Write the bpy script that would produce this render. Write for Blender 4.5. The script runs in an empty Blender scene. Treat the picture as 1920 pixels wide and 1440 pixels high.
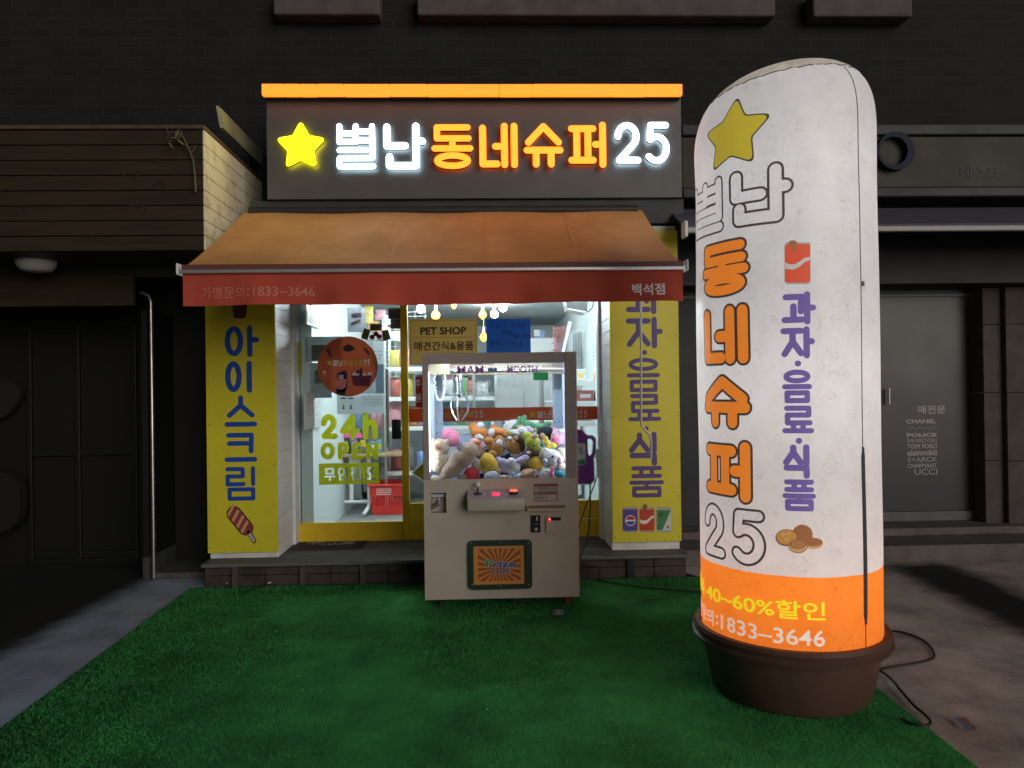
import bpy, bmesh, math, random
import numpy as np
from mathutils import Vector, Matrix
from mathutils.geometry import delaunay_2d_cdt
R = math.radians
rnd = random.Random(7)
SC = bpy.context.scene
COL = SC.collection

# ------------------------------------------------------------------ camera, world, sun, exposure
F_PX = 1387.0
YAW, PITCH, ROLL = R(1.91), R(0.29), R(-0.76)
CAM = Vector((0, 0, 1.5))
_fw = Vector((math.sin(YAW) * math.cos(PITCH), math.cos(YAW) * math.cos(PITCH), math.sin(PITCH)))
_rt = Vector((math.cos(YAW), -math.sin(YAW), 0))
_up = _rt.cross(_fw)
C_R = math.cos(ROLL) * _rt + math.sin(ROLL) * _up
C_U = -math.sin(ROLL) * _rt + math.cos(ROLL) * _up
cd = bpy.data.cameras.new('camera')
cam = bpy.data.objects.new('camera', cd)
COL.objects.link(cam)
cd.sensor_width = 36
cd.lens = F_PX / 1920 * 36
cd.clip_start, cd.clip_end = 0.05, 500
cam.matrix_world = Matrix(((C_R.x, C_U.x, -_fw.x, CAM.x), (C_R.y, C_U.y, -_fw.y, CAM.y),
                           (C_R.z, C_U.z, -_fw.z, CAM.z), (0, 0, 0, 1)))
SC.camera = cam

SUN_EL, SUN_AZ = R(12), R(148)        # azimuth clockwise from +Y
W = bpy.data.worlds.new('World')
SC.world = W
W.use_nodes = True
nt = W.node_tree
sky = nt.nodes.new('ShaderNodeTexSky')
sky.sky_type = 'NISHITA'
sky.sun_disc = False
sky.sun_elevation = SUN_EL
sky.sun_rotation = SUN_AZ
nt.links.new(sky.outputs[0], nt.nodes['Background'].inputs[0])
nt.nodes['Background'].inputs[1].default_value = 0.0045
sl = bpy.data.lights.new('fill_sun', 'SUN')  # soft fill added from behind the camera, no sun at night
sl.energy = 0.66
sl.angle = R(40)
sl.color = (1.0, 0.93, 0.86)
so = bpy.data.objects.new('fill_sun', sl)
COL.objects.link(so)
so.rotation_euler = Vector((math.sin(SUN_AZ) * math.cos(SUN_EL), math.cos(SUN_AZ) * math.cos(SUN_EL),
                            math.sin(SUN_EL))).to_track_quat('Z', 'Y').to_euler()
SC.view_settings.view_transform = 'Standard'
SC.view_settings.look = 'None'
SC.view_settings.exposure = 0.92
SC.view_settings.gamma = 1
SC.render.engine = 'CYCLES'
SC.cycles.use_denoising = True
SC.cycles.max_bounces = 8
SC.cycles.diffuse_bounces = 4
SC.cycles.transparent_max_bounces = 24
SC.cycles.sample_clamp_indirect = 4.0

# ------------------------------------------------------------------ helpers
def ray(px, py):
    return _fw + C_R * ((px - 960) / F_PX) + C_U * ((720 - py) / F_PX)
def at(px, py, Y):
    d = ray(px, py)
    return CAM + d * (Y / d.y)
def G(px, py, z=0.0):
    d = ray(px, py)
    return CAM + d * ((z - CAM.z) / d.z)
def atx(px, py, X):
    d = ray(px, py)
    return CAM + d * (X / d.x)
def rect(x0, y0, x1, y1, Y):          # picture rectangle on the wall plane at depth Y
    m = (y0 + y1) / 2
    n = (x0 + x1) / 2
    return at(x0, m, Y).x, at(n, y1, Y).z, at(x1, m, Y).x, at(n, y0, Y).z

MATS = {}
def mat(name, col, rough=0.6, metal=0.0, emit=None, es=0.0, noise=0.0, nscale=8.0, bump=0.0, bscale=60.0,
        col2=None, spec=0.5, sheen=0.0, stretch=None, ramp=(0.35, 0.7), coat=0.0, detail=6.0, trans=0.0):
    if name in MATS:
        return MATS[name]
    m = bpy.data.materials.new(name)
    m.use_nodes = True
    t = m.node_tree
    b = t.nodes['Principled BSDF']
    b.inputs['Base Color'].default_value = (*col, 1)
    b.inputs['Roughness'].default_value = rough
    b.inputs['Metallic'].default_value = metal
    b.inputs['Specular IOR Level'].default_value = spec
    if sheen:
        b.inputs['Sheen Weight'].default_value = sheen
    if coat:
        b.inputs['Coat Weight'].default_value = coat
    if emit:
        b.inputs['Emission Color'].default_value = (*emit, 1)
        b.inputs['Emission Strength'].default_value = es
    if noise or bump:
        tc = t.nodes.new('ShaderNodeTexCoord')
        src = tc.outputs['Object']
        if stretch:
            mp = t.nodes.new('ShaderNodeMapping')
            mp.inputs['Scale'].default_value = stretch
            t.links.new(src, mp.inputs[0])
            src = mp.outputs[0]
    if noise:
        n = t.nodes.new('ShaderNodeTexNoise')
        n.inputs['Scale'].default_value = nscale
        n.inputs['Detail'].default_value = detail
        n.inputs['Roughness'].default_value = 0.65
        t.links.new(src, n.inputs['Vector'])
        rp = t.nodes.new('ShaderNodeValToRGB')
        c2 = col2 or tuple(c * (1 - noise) for c in col)
        rp.color_ramp.elements[0].position = ramp[0]
        rp.color_ramp.elements[1].position = ramp[1]
        rp.color_ramp.elements[0].color = (*c2, 1)
        rp.color_ramp.elements[1].color = (*col, 1)
        t.links.new(n.outputs[0], rp.inputs[0])
        t.links.new(rp.outputs[0], b.inputs['Base Color'])
        mr = t.nodes.new('ShaderNodeMapRange')
        mr.inputs[3].default_value = min(1, rough + 0.12)
        mr.inputs[4].default_value = max(0.05, rough - 0.08)
        t.links.new(n.outputs[0], mr.inputs[0])
        t.links.new(mr.outputs[0], b.inputs['Roughness'])
    if bump:
        n2 = t.nodes.new('ShaderNodeTexNoise')
        n2.inputs['Scale'].default_value = bscale
        n2.inputs['Detail'].default_value = 4
        t.links.new(src, n2.inputs['Vector'])
        bp = t.nodes.new('ShaderNodeBump')
        bp.inputs['Strength'].default_value = bump
        bp.inputs['Distance'].default_value = 0.01
        t.links.new(n2.outputs[0], bp.inputs['Height'])
        t.links.new(bp.outputs[0], b.inputs['Normal'])
    if trans:                          # thin vinyl or paper: light from behind shows through
        out = t.nodes['Material Output']
        tl = t.nodes.new('ShaderNodeBsdfTranslucent')
        tl.inputs[0].default_value = (*col, 1)
        if noise: t.links.new(rp.outputs[0], tl.inputs[0])
        ms = t.nodes.new('ShaderNodeMixShader')
        ms.inputs[0].default_value = trans
        t.links.new(b.outputs[0], ms.inputs[1]); t.links.new(tl.outputs[0], ms.inputs[2])
        t.links.new(ms.outputs[0], out.inputs[0])
    MATS[name] = m
    return m

def glass_mat(name, refl=0.06, tint=(0.93, 0.97, 0.97), rough=0.02):
    if name in MATS:
        return MATS[name]
    m = bpy.data.materials.new(name)
    m.use_nodes = True
    t = m.node_tree
    t.nodes.clear()
    out = t.nodes.new('ShaderNodeOutputMaterial')
    tr = t.nodes.new('ShaderNodeBsdfTransparent')
    tr.inputs[0].default_value = (*tint, 1)
    gl = t.nodes.new('ShaderNodeBsdfGlossy')
    gl.inputs['Roughness'].default_value = rough
    fr = t.nodes.new('ShaderNodeFresnel')
    fr.inputs[0].default_value = 1.45
    ml = t.nodes.new('ShaderNodeMath')
    ml.operation = 'MULTIPLY'
    ml.inputs[1].default_value = refl / 0.04
    t.links.new(fr.outputs[0], ml.inputs[0])
    mx = t.nodes.new('ShaderNodeMixShader')
    t.links.new(ml.outputs[0], mx.inputs[0])
    t.links.new(tr.outputs[0], mx.inputs[1])
    t.links.new(gl.outputs[0], mx.inputs[2])
    t.links.new(mx.outputs[0], out.inputs[0])
    MATS[name] = m
    return m

ORG = {}
def tag(o, label=None, cat=None, group=None, kind=None):
    if label: o['label'] = label
    if cat: o['category'] = cat
    if group: o['group'] = group
    if kind: o['kind'] = kind
    return o
def thing(name, label, cat, loc, group=None):
    o = bpy.data.objects.new(name, None)
    o.empty_display_size = 0.1
    COL.objects.link(o)
    o.location = loc
    ORG[o] = Vector(loc)
    return tag(o, label, cat, group)

class MB:
    """collects world-space verts and faces"""
    def __init__(s):
        s.v = []; s.f = []; s.m = []
    def add(s, v, f, mi=0):
        n = len(s.v)
        s.v += [tuple(p) for p in v]
        s.f += [tuple(i + n for i in q) for q in f]
        s.m += [mi] * len(f)
        return s
    def box(s, x0, x1, y0, y1, z0, z1, mi=0, bev=0.0):
        if bev <= 0:
            v = [(x, y, z) for z in (z0, z1) for y in (y0, y1) for x in (x0, x1)]
            f = [(0, 2, 3, 1), (4, 5, 7, 6), (0, 1, 5, 4), (1, 3, 7, 5), (3, 2, 6, 7), (2, 0, 4, 6)]
            return s.add(v, f, mi)
        bm = bmesh.new()
        bmesh.ops.create_cube(bm, size=1)
        for q in bm.verts:
            q.co = Vector(((x0 + x1) / 2 + q.co.x * (x1 - x0), (y0 + y1) / 2 + q.co.y * (y1 - y0), (z0 + z1) / 2 + q.co.z * (z1 - z0)))
        bmesh.ops.bevel(bm, geom=bm.edges[:], offset=bev, segments=2, affect='EDGES', profile=0.5)
        bm.verts.index_update()
        s.add([q.co for q in bm.verts], [[q.index for q in f.verts] for f in bm.faces], mi)
        bm.free()
        return s
    def tube(s, pts, r, n=8, mi=0, cap=True):
        pts = [Vector(p) for p in pts]
        rs = r if isinstance(r, (list, tuple)) else [r] * len(pts)
        rings = []
        prev = None
        for i, p in enumerate(pts):
            d = (pts[min(i + 1, len(pts) - 1)] - pts[max(i - 1, 0)]).normalized()
            a = prev if prev else (Vector((0, 0, 1)) if abs(d.z) < 0.9 else Vector((1, 0, 0)))
            a = (a - d * a.dot(d)).normalized()
            prev = a
            b = d.cross(a)
            rings.append([p + (a * math.cos(2 * math.pi * k / n) + b * math.sin(2 * math.pi * k / n)) * rs[i] for k in range(n)])
        v = [q for g in rings for q in g]
        f = []
        for i in range(len(pts) - 1):
            for k in range(n):
                f.append((i * n + k, i * n + (k + 1) % n, (i + 1) * n + (k + 1) % n, (i + 1) * n + k))
        if cap:
            f.append(tuple(range(n))[::-1])
            f.append(tuple((len(pts) - 1) * n + k for k in range(n)))
        return s.add(v, f, mi)
    def lathe(s, c, prof, n=32, mi=0, axis='z'):
        c = Vector(c)
        v = []; f = []
        for (r, h) in prof:
            for k in range(n):
                a = 2 * math.pi * k / n
                p = (r * math.cos(a), r * math.sin(a), h)
                if axis == 'y': p = (r * math.cos(a), h, r * math.sin(a))
                v.append(c + Vector(p))
        for i in range(len(prof) - 1):
            for k in range(n):
                q = (i * n + k, i * n + (k + 1) % n, (i + 1) * n + (k + 1) % n, (i + 1) * n + k)
                f.append(q if axis == 'z' else q[::-1])
        if prof[0][0] > 1e-4: f.append(tuple(range(n))[::-1])
        if prof[-1][0] > 1e-4: f.append(tuple((len(prof) - 1) * n + k for k in range(n)))
        return s.add(v, f, mi)
    def ball(s, c, r, n=16, mi=0, rot=None):
        r = (r, r, r) if not isinstance(r, (tuple, list)) else r
        c = Vector(c)
        M = rot.to_matrix() if rot else Matrix.Identity(3)
        v = []; f = []
        m = n // 2
        for i in range(m + 1):
            th = math.pi * i / m
            for k in range(n):
                a = 2 * math.pi * k / n
                v.append(c + M @ Vector((r[0] * math.sin(th) * math.cos(a), r[1] * math.sin(th) * math.sin(a), r[2] * math.cos(th))))
        for i in range(m):
            for k in range(n):
                f.append(((i + 1) * n + k, (i + 1) * n + (k + 1) % n, i * n + (k + 1) % n, i * n + k))
        return s.add(v, f, mi)
    def prism(s, pts, y0, y1, mi=0):      # polygon in x,z extruded from y0 (front) to y1
        n = len(pts)
        v = [(x, y0, z) for x, z in pts] + [(x, y1, z) for x, z in pts]
        f = [tuple(range(n)), tuple(range(2 * n - 1, n - 1, -1))]
        f += [(i, i + n, (i + 1) % n + n, (i + 1) % n) for i in range(n)]
        return s.add(v, f, mi)
    def build(s, name, m, parent=None, smooth=False, label=None, cat=None, group=None, kind=None, recalc=True, uvless=True):
        me = bpy.data.meshes.new(name)
        o = bpy.data.objects.new(name, me)
        COL.objects.link(o)
        if parent is not None:
            org = ORG[parent]
            o.parent = parent
        else:
            a = np.array(s.v)
            org = Vector((float(a[:, 0].mean()), float(a[:, 1].mean()), float(a[:, 2].min())))
            o.location = org
        ORG[o] = Vector(org)
        me.from_pydata([(p[0] - org[0], p[1] - org[1], p[2] - org[2]) for p in s.v], [], s.f)
        ms = m if isinstance(m, (list, tuple)) else [m]
        for q in ms: me.materials.append(q)
        if len(ms) > 1:
            me.polygons.foreach_set('material_index', s.m)
        if recalc:
            bm = bmesh.new(); bm.from_mesh(me)
            bmesh.ops.recalc_face_normals(bm, faces=bm.faces[:])
            bm.to_mesh(me); bm.free()
        if smooth:
            me.polygons.foreach_set('use_smooth', [True] * len(me.polygons))
            if smooth != 'all':
                me.set_sharp_from_angle(angle=R(38))
        me.update()
        return tag(o, label, cat, group, kind)

# ---- flat shapes: strokes and fonts
def capsule(a, b, w, n=7):
    a, b = Vector(a), Vector(b)
    d = b - a
    ang = math.atan2(d.y, d.x) if d.length > 1e-9 else 0
    p = []
    for k in range(n + 1):
        t = ang - math.pi / 2 + math.pi * k / n
        p.append((b.x + w * math.cos(t), b.y + w * math.sin(t)))
    for k in range(n + 1):
        t = ang + math.pi / 2 + math.pi * k / n
        p.append((a.x + w * math.cos(t), a.y + w * math.sin(t)))
    return p
def union(polys, hole=None):
    """triangles of the union of CCW polygons; with hole, the first polygon minus the others"""
    v = []; f = []
    for p in polys:
        n = len(v)
        v += [Vector(q) for q in p]
        f.append(list(range(n, n + len(p))))
    ov, _, of, _, _, fo = delaunay_2d_cdt(v, [], f, 0, 1e-5)
    if hole:                           # first int(hole) polygons minus the rest
        keep = [t for t, q in zip(of, fo) if len(q) and max(q) < int(hole)]
    else:
        keep = [t for t, q in zip(of, fo) if len(q)]
    return [(q.x, q.y) for q in ov], [tuple(t) for t in keep]
def ell(cx, cy, rx, ry, n=22, a0=0, a1=360):
    return [(cx + rx * math.cos(R(a0 + (a1 - a0) * k / n)), cy + ry * math.sin(R(a0 + (a1 - a0) * k / n))) for k in range(n + 1)]
# strokes of each written character in a 100 x 100 box, y downwards
ST = {
 '4': [[(70,96),(70,6),(6,66),(6,70),(96,70)]],
 'h': [[(12,4),(12,96)], [(12,58)] + ell(50,58,36,24,10,180,360) + [(88,96)]],
 'O': [ell(50,50,42,44)],
 'P': [[(12,96),(12,6),(55,6)] + ell(58,32,30,26,10,-90,90) + [(12,58)]],
 'E': [[(88,6),(12,6),(12,95),(90,95)], [(12,50),(78,50)]],
 'N': [[(10,96),(10,6),(90,95),(90,5)]],
 '별': [[(8,6),(8,41),(50,41)], [(50,6),(50,41)], [(8,22),(50,22)], [(50,18),(92,18)], [(50,38),(92,38)], [(92,6),(92,77)],
        [(8,59),(92,59)], [(92,77),(8,77),(8,95),(94,95)]],
 '난': [[(8,8),(8,50),(53,50)], [(80,6),(80,95),(14,95),(14,75)], [(80,40),(96,40)]],
 '동': [[(88,8),(12,8),(12,33),(90,33)], [(50,33),(50,55)], [(6,56),(94,56)], ell(50,84,38,12)],
 '네': [[(8,10),(8,92),(46,92)], [(66,6),(66,94)], [(42,52),(66,52)], [(92,6),(92,94)]],
 '슈': [[(10,44),(50,8),(90,44)], [(6,62),(94,62)], [(30,62),(30,94)], [(70,62),(70,94)]],
 '퍼': [[(8,14),(66,14)], [(22,14),(22,86)], [(52,14),(52,86)], [(8,86),(66,86)], [(92,6),(92,96)], [(72,50),(92,50)]],
 '2': [[(10,32)] + ell(48,34,38,28,14,180,395) + [(14,94),(92,94)]],
 '5': [[(86,7),(22,7),(18,42)] + ell(46,65,42,30,16,-128,140)],
 '과': [[(10,12),(60,12),(58,62)], [(34,44),(34,88)], [(6,90),(62,90)], [(78,5),(78,97)], [(78,50),(97,50)]],
 '자': [[(5,10),(62,10)], [(34,10),(34,48)], [(34,48),(7,92)], [(34,48),(61,90)], [(80,5),(80,98)], [(80,48),(97,48)]],
 '·': [[(50,50),(50.5,50)]],
 '음': [ell(50,17,40,14), [(5,50),(95,50)], [(13,70),(87,70),(87,95),(13,95),(13,70)]],
 '료': [[(12,6),(86,6),(86,32),(14,32),(14,62),(90,62)], [(34,62),(34,91)], [(66,62),(66,91)], [(5,92),(95,92)]],
 '식': [[(36,4),(36,20)], [(36,20),(8,54)], [(36,20),(63,54)], [(86,3),(86,57)], [(10,72),(86,72),(86,98)]],
 '품': [[(10,5),(90,5)], [(34,5),(34,31)], [(66,5),(66,31)], [(10,31),(90,31)], [(4,53),(96,53)], [(50,53),(50,72)],
        [(12,72),(88,72),(88,96),(12,96),(12,72)]],
 '아': [ell(26,50,20,43), [(74,6),(74,96)], [(74,46),(94,46)]],
 '이': [ell(26,50,20,43), [(82,6),(82,96)]],
 '스': [[(50,4),(50,30)], [(50,30),(12,64)], [(50,30),(88,64)], [(4,95),(96,95)]],
 '크': [[(10,6),(86,6),(84,64)], [(12,36),(84,36)], [(4,95),(96,95)]],
 '림': [[(6,6),(56,6),(56,28),(6,28),(6,52),(58,52)], [(90,4),(90,52)], [(12,68),(90,68),(90,96),(12,96),(12,68)]],
 '무': [[(16,8),(84,8),(84,46),(16,46),(16,8)], [(4,68),(96,68)], [(50,68),(50,98)]],
 '인': [ell(32,32,25,26), [(86,4),(86,64)], [(20,70),(20,94),(88,94)]],
 '점': [[(6,8),(56,8)], [(31,8),(6,48)], [(31,22),(56,48)], [(62,28),(88,28)], [(88,4),(88,54)], [(18,66),(88,66),(88,95),(18,95),(18,66)]],
 '포': [[(10,8),(90,8)], [(32,8),(32,52)], [(68,8),(68,52)], [(10,52),(90,52)], [(50,54),(50,92)], [(4,93),(96,93)]],
}
def glyph_polys(ch, x0, z0, x1, z1, w):
    """capsules of a character fitted to a box (outer edges of strokes on the box)"""
    sx, sz = (x1 - x0 - 2 * w) / 92.0, (z1 - z0 - 2 * w) / 90.0
    out = []
    for st in ST[ch]:
        pts = [(x0 + w + (p[0] - 4) * sx, z1 - w - (p[1] - 5) * sz) for p in st]
        for a, b in zip(pts[:-1], pts[1:]):
            out.append(capsule(a, b, w))
    return out
def star_poly(cx, cz, r, rot=0, rin=0.52, rr=0.13):
    """rounded five-pointed star outline"""
    pts = []
    for k in range(10):
        rad = r if k % 2 == 0 else r * rin
        a = math.pi / 2 + math.pi * k / 5 + rot
        pts.append(Vector((cx + rad * math.cos(a), cz + rad * math.sin(a))))
    out = []
    n = 10
    for i in range(n):
        p, a, b = pts[i], pts[i - 1], pts[(i + 1) % n]
        t = (0.36 if i % 2 == 0 else 0.12)
        u, w = p + (a - p) * t, p + (b - p) * t
        for q in range(6):
            s = q / 5
            c = (1 - s) ** 2 * u + 2 * s * (1 - s) * p + s * s * w
            out.append((c.x, c.y))
    return out
TXT = {}
def text_vf(body, bold=0.0):
    k = (body, bold)
    if k in TXT: return TXT[k]
    cu = bpy.data.curves.new('text', 'FONT')
    cu.body = body
    cu.offset = bold
    cu.resolution_u = 4
    o = bpy.data.objects.new('text', cu)
    COL.objects.link(o)
    bpy.context.view_layer.update()
    dg = bpy.context.evaluated_depsgraph_get()
    me = bpy.data.meshes.new_from_object(o.evaluated_get(dg))
    v = [(q.co.x, q.co.y) for q in me.vertices]
    f = [tuple(p.vertices) for p in me.polygons]
    bpy.data.objects.remove(o); bpy.data.curves.remove(cu); bpy.data.meshes.remove(me)
    TXT[k] = (v, f)
    return TXT[k]
def fit(vf, x0, z0, x1, z1, keep=False):
    v, f = vf
    a = np.array(v)
    lo, hi = a.min(0), a.max(0)
    sx, sz = (x1 - x0) / (hi[0] - lo[0]), (z1 - z0) / (hi[1] - lo[1])
    if keep: sx = sz
    return [(x0 + (p[0] - lo[0]) * sx, z0 + (p[1] - lo[1]) * sz) for p in v], f
def relief(vf, Y, t=0.0015, mapf=None):
    """front face plus the side walls of a flat shape standing t proud of plane Y"""
    v, f = vf
    mb = MB()
    front = [(x, Y - t, z) for x, z in v]
    back = [(x, Y, z) for x, z in v]
    ff = []
    for q in f:
        s = 0
        for i in range(len(q)):
            a, b = v[q[i]], v[q[(i + 1) % len(q)]]
            s += a[0] * b[1] - a[1] * b[0]
        ff.append(tuple(q) if s > 0 else tuple(q)[::-1])
    n = len(v)
    cnt = {}
    for q in ff:
        for i in range(len(q)):
            e = (q[i], q[(i + 1) % len(q)])
            cnt[e] = 1
    sides = [(b, a, a + n, b + n) for (a, b) in cnt if (b, a) not in cnt]
    mb.add(front + back, ff + sides)
    return mb
def fontpart(name, body, box, Y, m, parent, bold=0.0, t=0.0015, keep=False, **kw):
    return relief(fit(text_vf(body, bold), *box, keep=keep), Y, t).build(name, m, parent, recalc=False, **kw)
def plate(name, box, Y, m, parent=None, t=0.002, **kw):
    return MB().box(box[0], box[2], Y - t, Y, box[1], box[3]).build(name, m, parent, **kw)
def wrap_poly(vf, cx, cy, rad, mapz=None, step=0.025):
    """cut a flat (angle*rad, z) shape into narrow strips and bend it round a vertical cylinder"""
    bm = bmesh.new()
    vs = [bm.verts.new((p[0], p[1], 0)) for p in vf[0]]
    for q in vf[1]:
        try: bm.faces.new([vs[i] for i in q])
        except ValueError: pass
    us = [p[0] for p in vf[0]]
    u = math.floor(min(us) / step) * step + step
    while u < max(us):
        bmesh.ops.bisect_plane(bm, geom=bm.verts[:] + bm.edges[:] + bm.faces[:], plane_co=(u, 0, 0), plane_no=(1, 0, 0), dist=1e-6)
        u += step
    zs_ = [p[1] for p in vf[0]]
    z = math.floor(min(zs_) / step) * step + step
    while z < max(zs_) and (max(zs_) > 2.1 or min(zs_) < 0.65):
        bmesh.ops.bisect_plane(bm, geom=bm.verts[:] + bm.edges[:] + bm.faces[:], plane_co=(0, z, 0), plane_no=(0, 1, 0), dist=1e-6)
        z += step
    bm.verts.index_update()
    v = [q.co.copy() for q in bm.verts]
    f = []
    for q in bm.faces:
        ids = [x.index for x in q.verts]
        f.append(ids if q.normal.z > 0 else ids[::-1])
    bm.free()
    return v, f

# ------------------------------------------------------------------ materials
white_paint = mat('white_paint', (0.72, 0.74, 0.74), 0.5, noise=0.25, nscale=9, bump=0.15, bscale=40)
plank_white = mat('plank_white', (0.86, 0.88, 0.90), 0.45, noise=0.18, nscale=5, bump=0.1, bscale=30)
room_white = mat('room_white', (0.52, 0.585, 0.59), 0.6, noise=0.05, nscale=3)
yellow_panel = mat('yellow_panel', (0.74, 0.66, 0.03), 0.42, noise=0.14, nscale=2.5, bump=0.04, bscale=25)
yellow_frame = mat('yellow_frame', (0.90, 0.60, 0.025), 0.35, noise=0.15, nscale=6)
dark_metal = mat('dark_metal', (0.03, 0.032, 0.035), 0.5)
steel = mat('steel', (0.62, 0.62, 0.62), 0.38, 0.45, noise=0.15, nscale=20)
alu = mat('alu', (0.7, 0.7, 0.71), 0.35, 0.8)
black_plastic = mat('black_plastic', (0.015, 0.016, 0.018), 0.4)
white_plastic = mat('white_plastic', (0.75, 0.76, 0.76), 0.4)
print_blue = mat('print_blue', (0.012, 0.075, 0.42), 0.45)
print_purple = mat('print_purple', (0.085, 0.05, 0.23), 0.45)
print_dark = mat('print_dark', (0.03, 0.03, 0.035), 0.5)
print_white = mat('print_white', (0.82, 0.82, 0.82), 0.5)
vinyl_white = mat('vinyl_white', (0.84, 0.84, 0.84), 0.5, trans=0.5)
vinyl_gold = mat('vinyl_gold', (0.78, 0.58, 0.06), 0.5, trans=0.5)
print_red = mat('print_red', (0.5, 0.03, 0.02), 0.45)
print_orange = mat('print_orange', (0.72, 0.2, 0.05), 0.5, noise=0.08, nscale=6)
print_lime = mat('print_lime', (0.78, 0.84, 0.03), 0.5, trans=0.65)
print_green = mat('print_green', (0.03, 0.22, 0.07), 0.5)
print_gold = mat('print_gold', (0.70, 0.45, 0.06), 0.5)
paper = mat('paper', (0.78, 0.82, 0.84), 0.7, noise=0.06, nscale=12, trans=0.5)
grey_paper = mat('grey_paper', (0.36, 0.40, 0.40), 0.7, noise=0.12, nscale=14, trans=0.5)
wood_tan = mat('wood_tan', (0.45, 0.30, 0.18), 0.6, noise=0.3, nscale=6, stretch=(1, 8, 8))
glass = glass_mat('glass', 0.05)
clear_glass = glass_mat('clear_glass', 0.035, (0.97, 0.98, 0.99))
dark_glass = glass_mat('dark_glass', 0.07, (0.55, 0.57, 0.62))
cable = mat('cable', (0.018, 0.017, 0.016), 0.55)

# ------------------------------------------------------------------ levels of the place
Y_DECK, Y_PANEL, Y_DOOR, Y_BRICK = 5.72, 5.85, 6.42, 6.55
Z_DECK = 0.19

def brick_mat():
    m = bpy.data.materials.new('brick')
    m.use_nodes = True
    t = m.node_tree
    b = t.nodes['Principled BSDF']
    tc = t.nodes.new('ShaderNodeTexCoord')
    mp = t.nodes.new('ShaderNodeMapping')
    mp.inputs['Rotation'].default_value = (R(90), 0, 0)
    t.links.new(tc.outputs['Object'], mp.inputs[0])
    bt = t.nodes.new('ShaderNodeTexBrick')
    bt.inputs['Color1'].default_value = (0.010, 0.0108, 0.0125, 1)
    bt.inputs['Color2'].default_value = (0.018, 0.0182, 0.020, 1)
    bt.inputs['Mortar'].default_value = (0.027, 0.027, 0.03, 1)
    bt.inputs['Scale'].default_value = 1.0
    bt.inputs['Mortar Size'].default_value = 0.006
    bt.inputs['Brick Width'].default_value = 0.22
    bt.inputs['Row Height'].default_value = 0.085
    wn = t.nodes.new('ShaderNodeTexNoise'); wn.inputs['Scale'].default_value = 6; wn.inputs['Detail'].default_value = 3
    t.links.new(tc.outputs['Object'], wn.inputs['Vector'])
    wa = t.nodes.new('ShaderNodeVectorMath'); wa.operation = 'MULTIPLY_ADD'; wa.inputs[1].default_value = (0.03, 0.02, 0.02)
    t.links.new(wn.outputs['Color'], wa.inputs[0]); t.links.new(mp.outputs[0], wa.inputs[2])
    t.links.new(wa.outputs[0], bt.inputs['Vector'])
    n = t.nodes.new('ShaderNodeTexNoise')
    n.inputs['Scale'].default_value = 1.6
    n.inputs['Detail'].default_value = 8
    t.links.new(tc.outputs['Object'], n.inputs['Vector'])
    mx = t.nodes.new('ShaderNodeMix')
    mx.data_type = 'RGBA'
    mx.blend_type = 'MULTIPLY'
    mx.inputs[0].default_value = 0.7
    t.links.new(bt.outputs[0], mx.inputs[6])
    t.links.new(n.outputs[0], mx.inputs[7])
    t.links.new(mx.outputs[2], b.inputs['Base Color'])
    b.inputs['Roughness'].default_value = 0.85
    bp = t.nodes.new('ShaderNodeBump')
    bp.inputs['Strength'].default_value = 0.6
    bp.inputs['Distance'].default_value = 0.008
    bp.invert = True
    t.links.new(bt.outputs['Fac'], bp.inputs['Height'])
    t.links.new(bp.outputs[0], b.inputs['Normal'])
    return m

# ------------------------------------------------------------------ ground
asphalt = mat('asphalt', (0.012, 0.0125, 0.0135), 0.85, noise=0.5, nscale=30, bump=0.5, bscale=120)
concrete = mat('concrete', (0.42, 0.48, 0.62), 0.85, noise=0.45, nscale=4, bump=0.7, bscale=110, ramp=(0.3, 0.62), detail=14)  # blue cast of the white sign letters put into the colour
concrete_warm = mat('concrete_warm', (0.60, 0.54, 0.50), 0.85, noise=0.62, nscale=2.2, bump=0.7, bscale=110, ramp=(0.32, 0.6), detail=14)  # same concrete with the column's warm light put into the colour
MB().add([(-60, -40, 0), (60, -40, 0), (60, 60, 0), (-60, 60, 0)], [(0, 1, 2, 3)]).build('ground', asphalt, kind='structure')
def sheet(name, pts, z, m, **kw):
    v = [(p[0], p[1], z) for p in pts]
    return MB().add(v, [tuple(range(len(v)))]).build(name, m, **kw)
TL0 = G(370, 1095); TL1 = G(0, 1370)
dl = (TL1 - TL0)
TLn = TL0 + dl * (TL0.y - 0.4) / (TL0.y - TL1.y)
TR0 = G(1640, 1290); TR1 = G(1830, 1440)
dr = (TR1 - TR0)
TRb = TR0 - dr * (Y_DECK + 0.02 - TR0.y) / (TR0.y - TR1.y) * -1 if False else TR0 + dr * ((TR0.y - (Y_DECK)) / (TR0.y - TR1.y))
TRn = TR0 + dr * ((TR0.y - 0.4) / (TR0.y - TR1.y))
TL0 = Vector((TL0.x, Y_DECK, 0))
dk0 = G(275, 1095); dk1 = G(0, 1240)
dkn = dk0 + (dk1 - dk0) * ((dk0.y - 0.4) / (dk0.y - dk1.y))
def wob(a, b, n, amp):
    out = []
    for k in range(n + 1):
        p = a + (b - a) * (k / n)
        out.append((p.x + rnd.uniform(-amp, amp), p.y))
    return out
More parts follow.
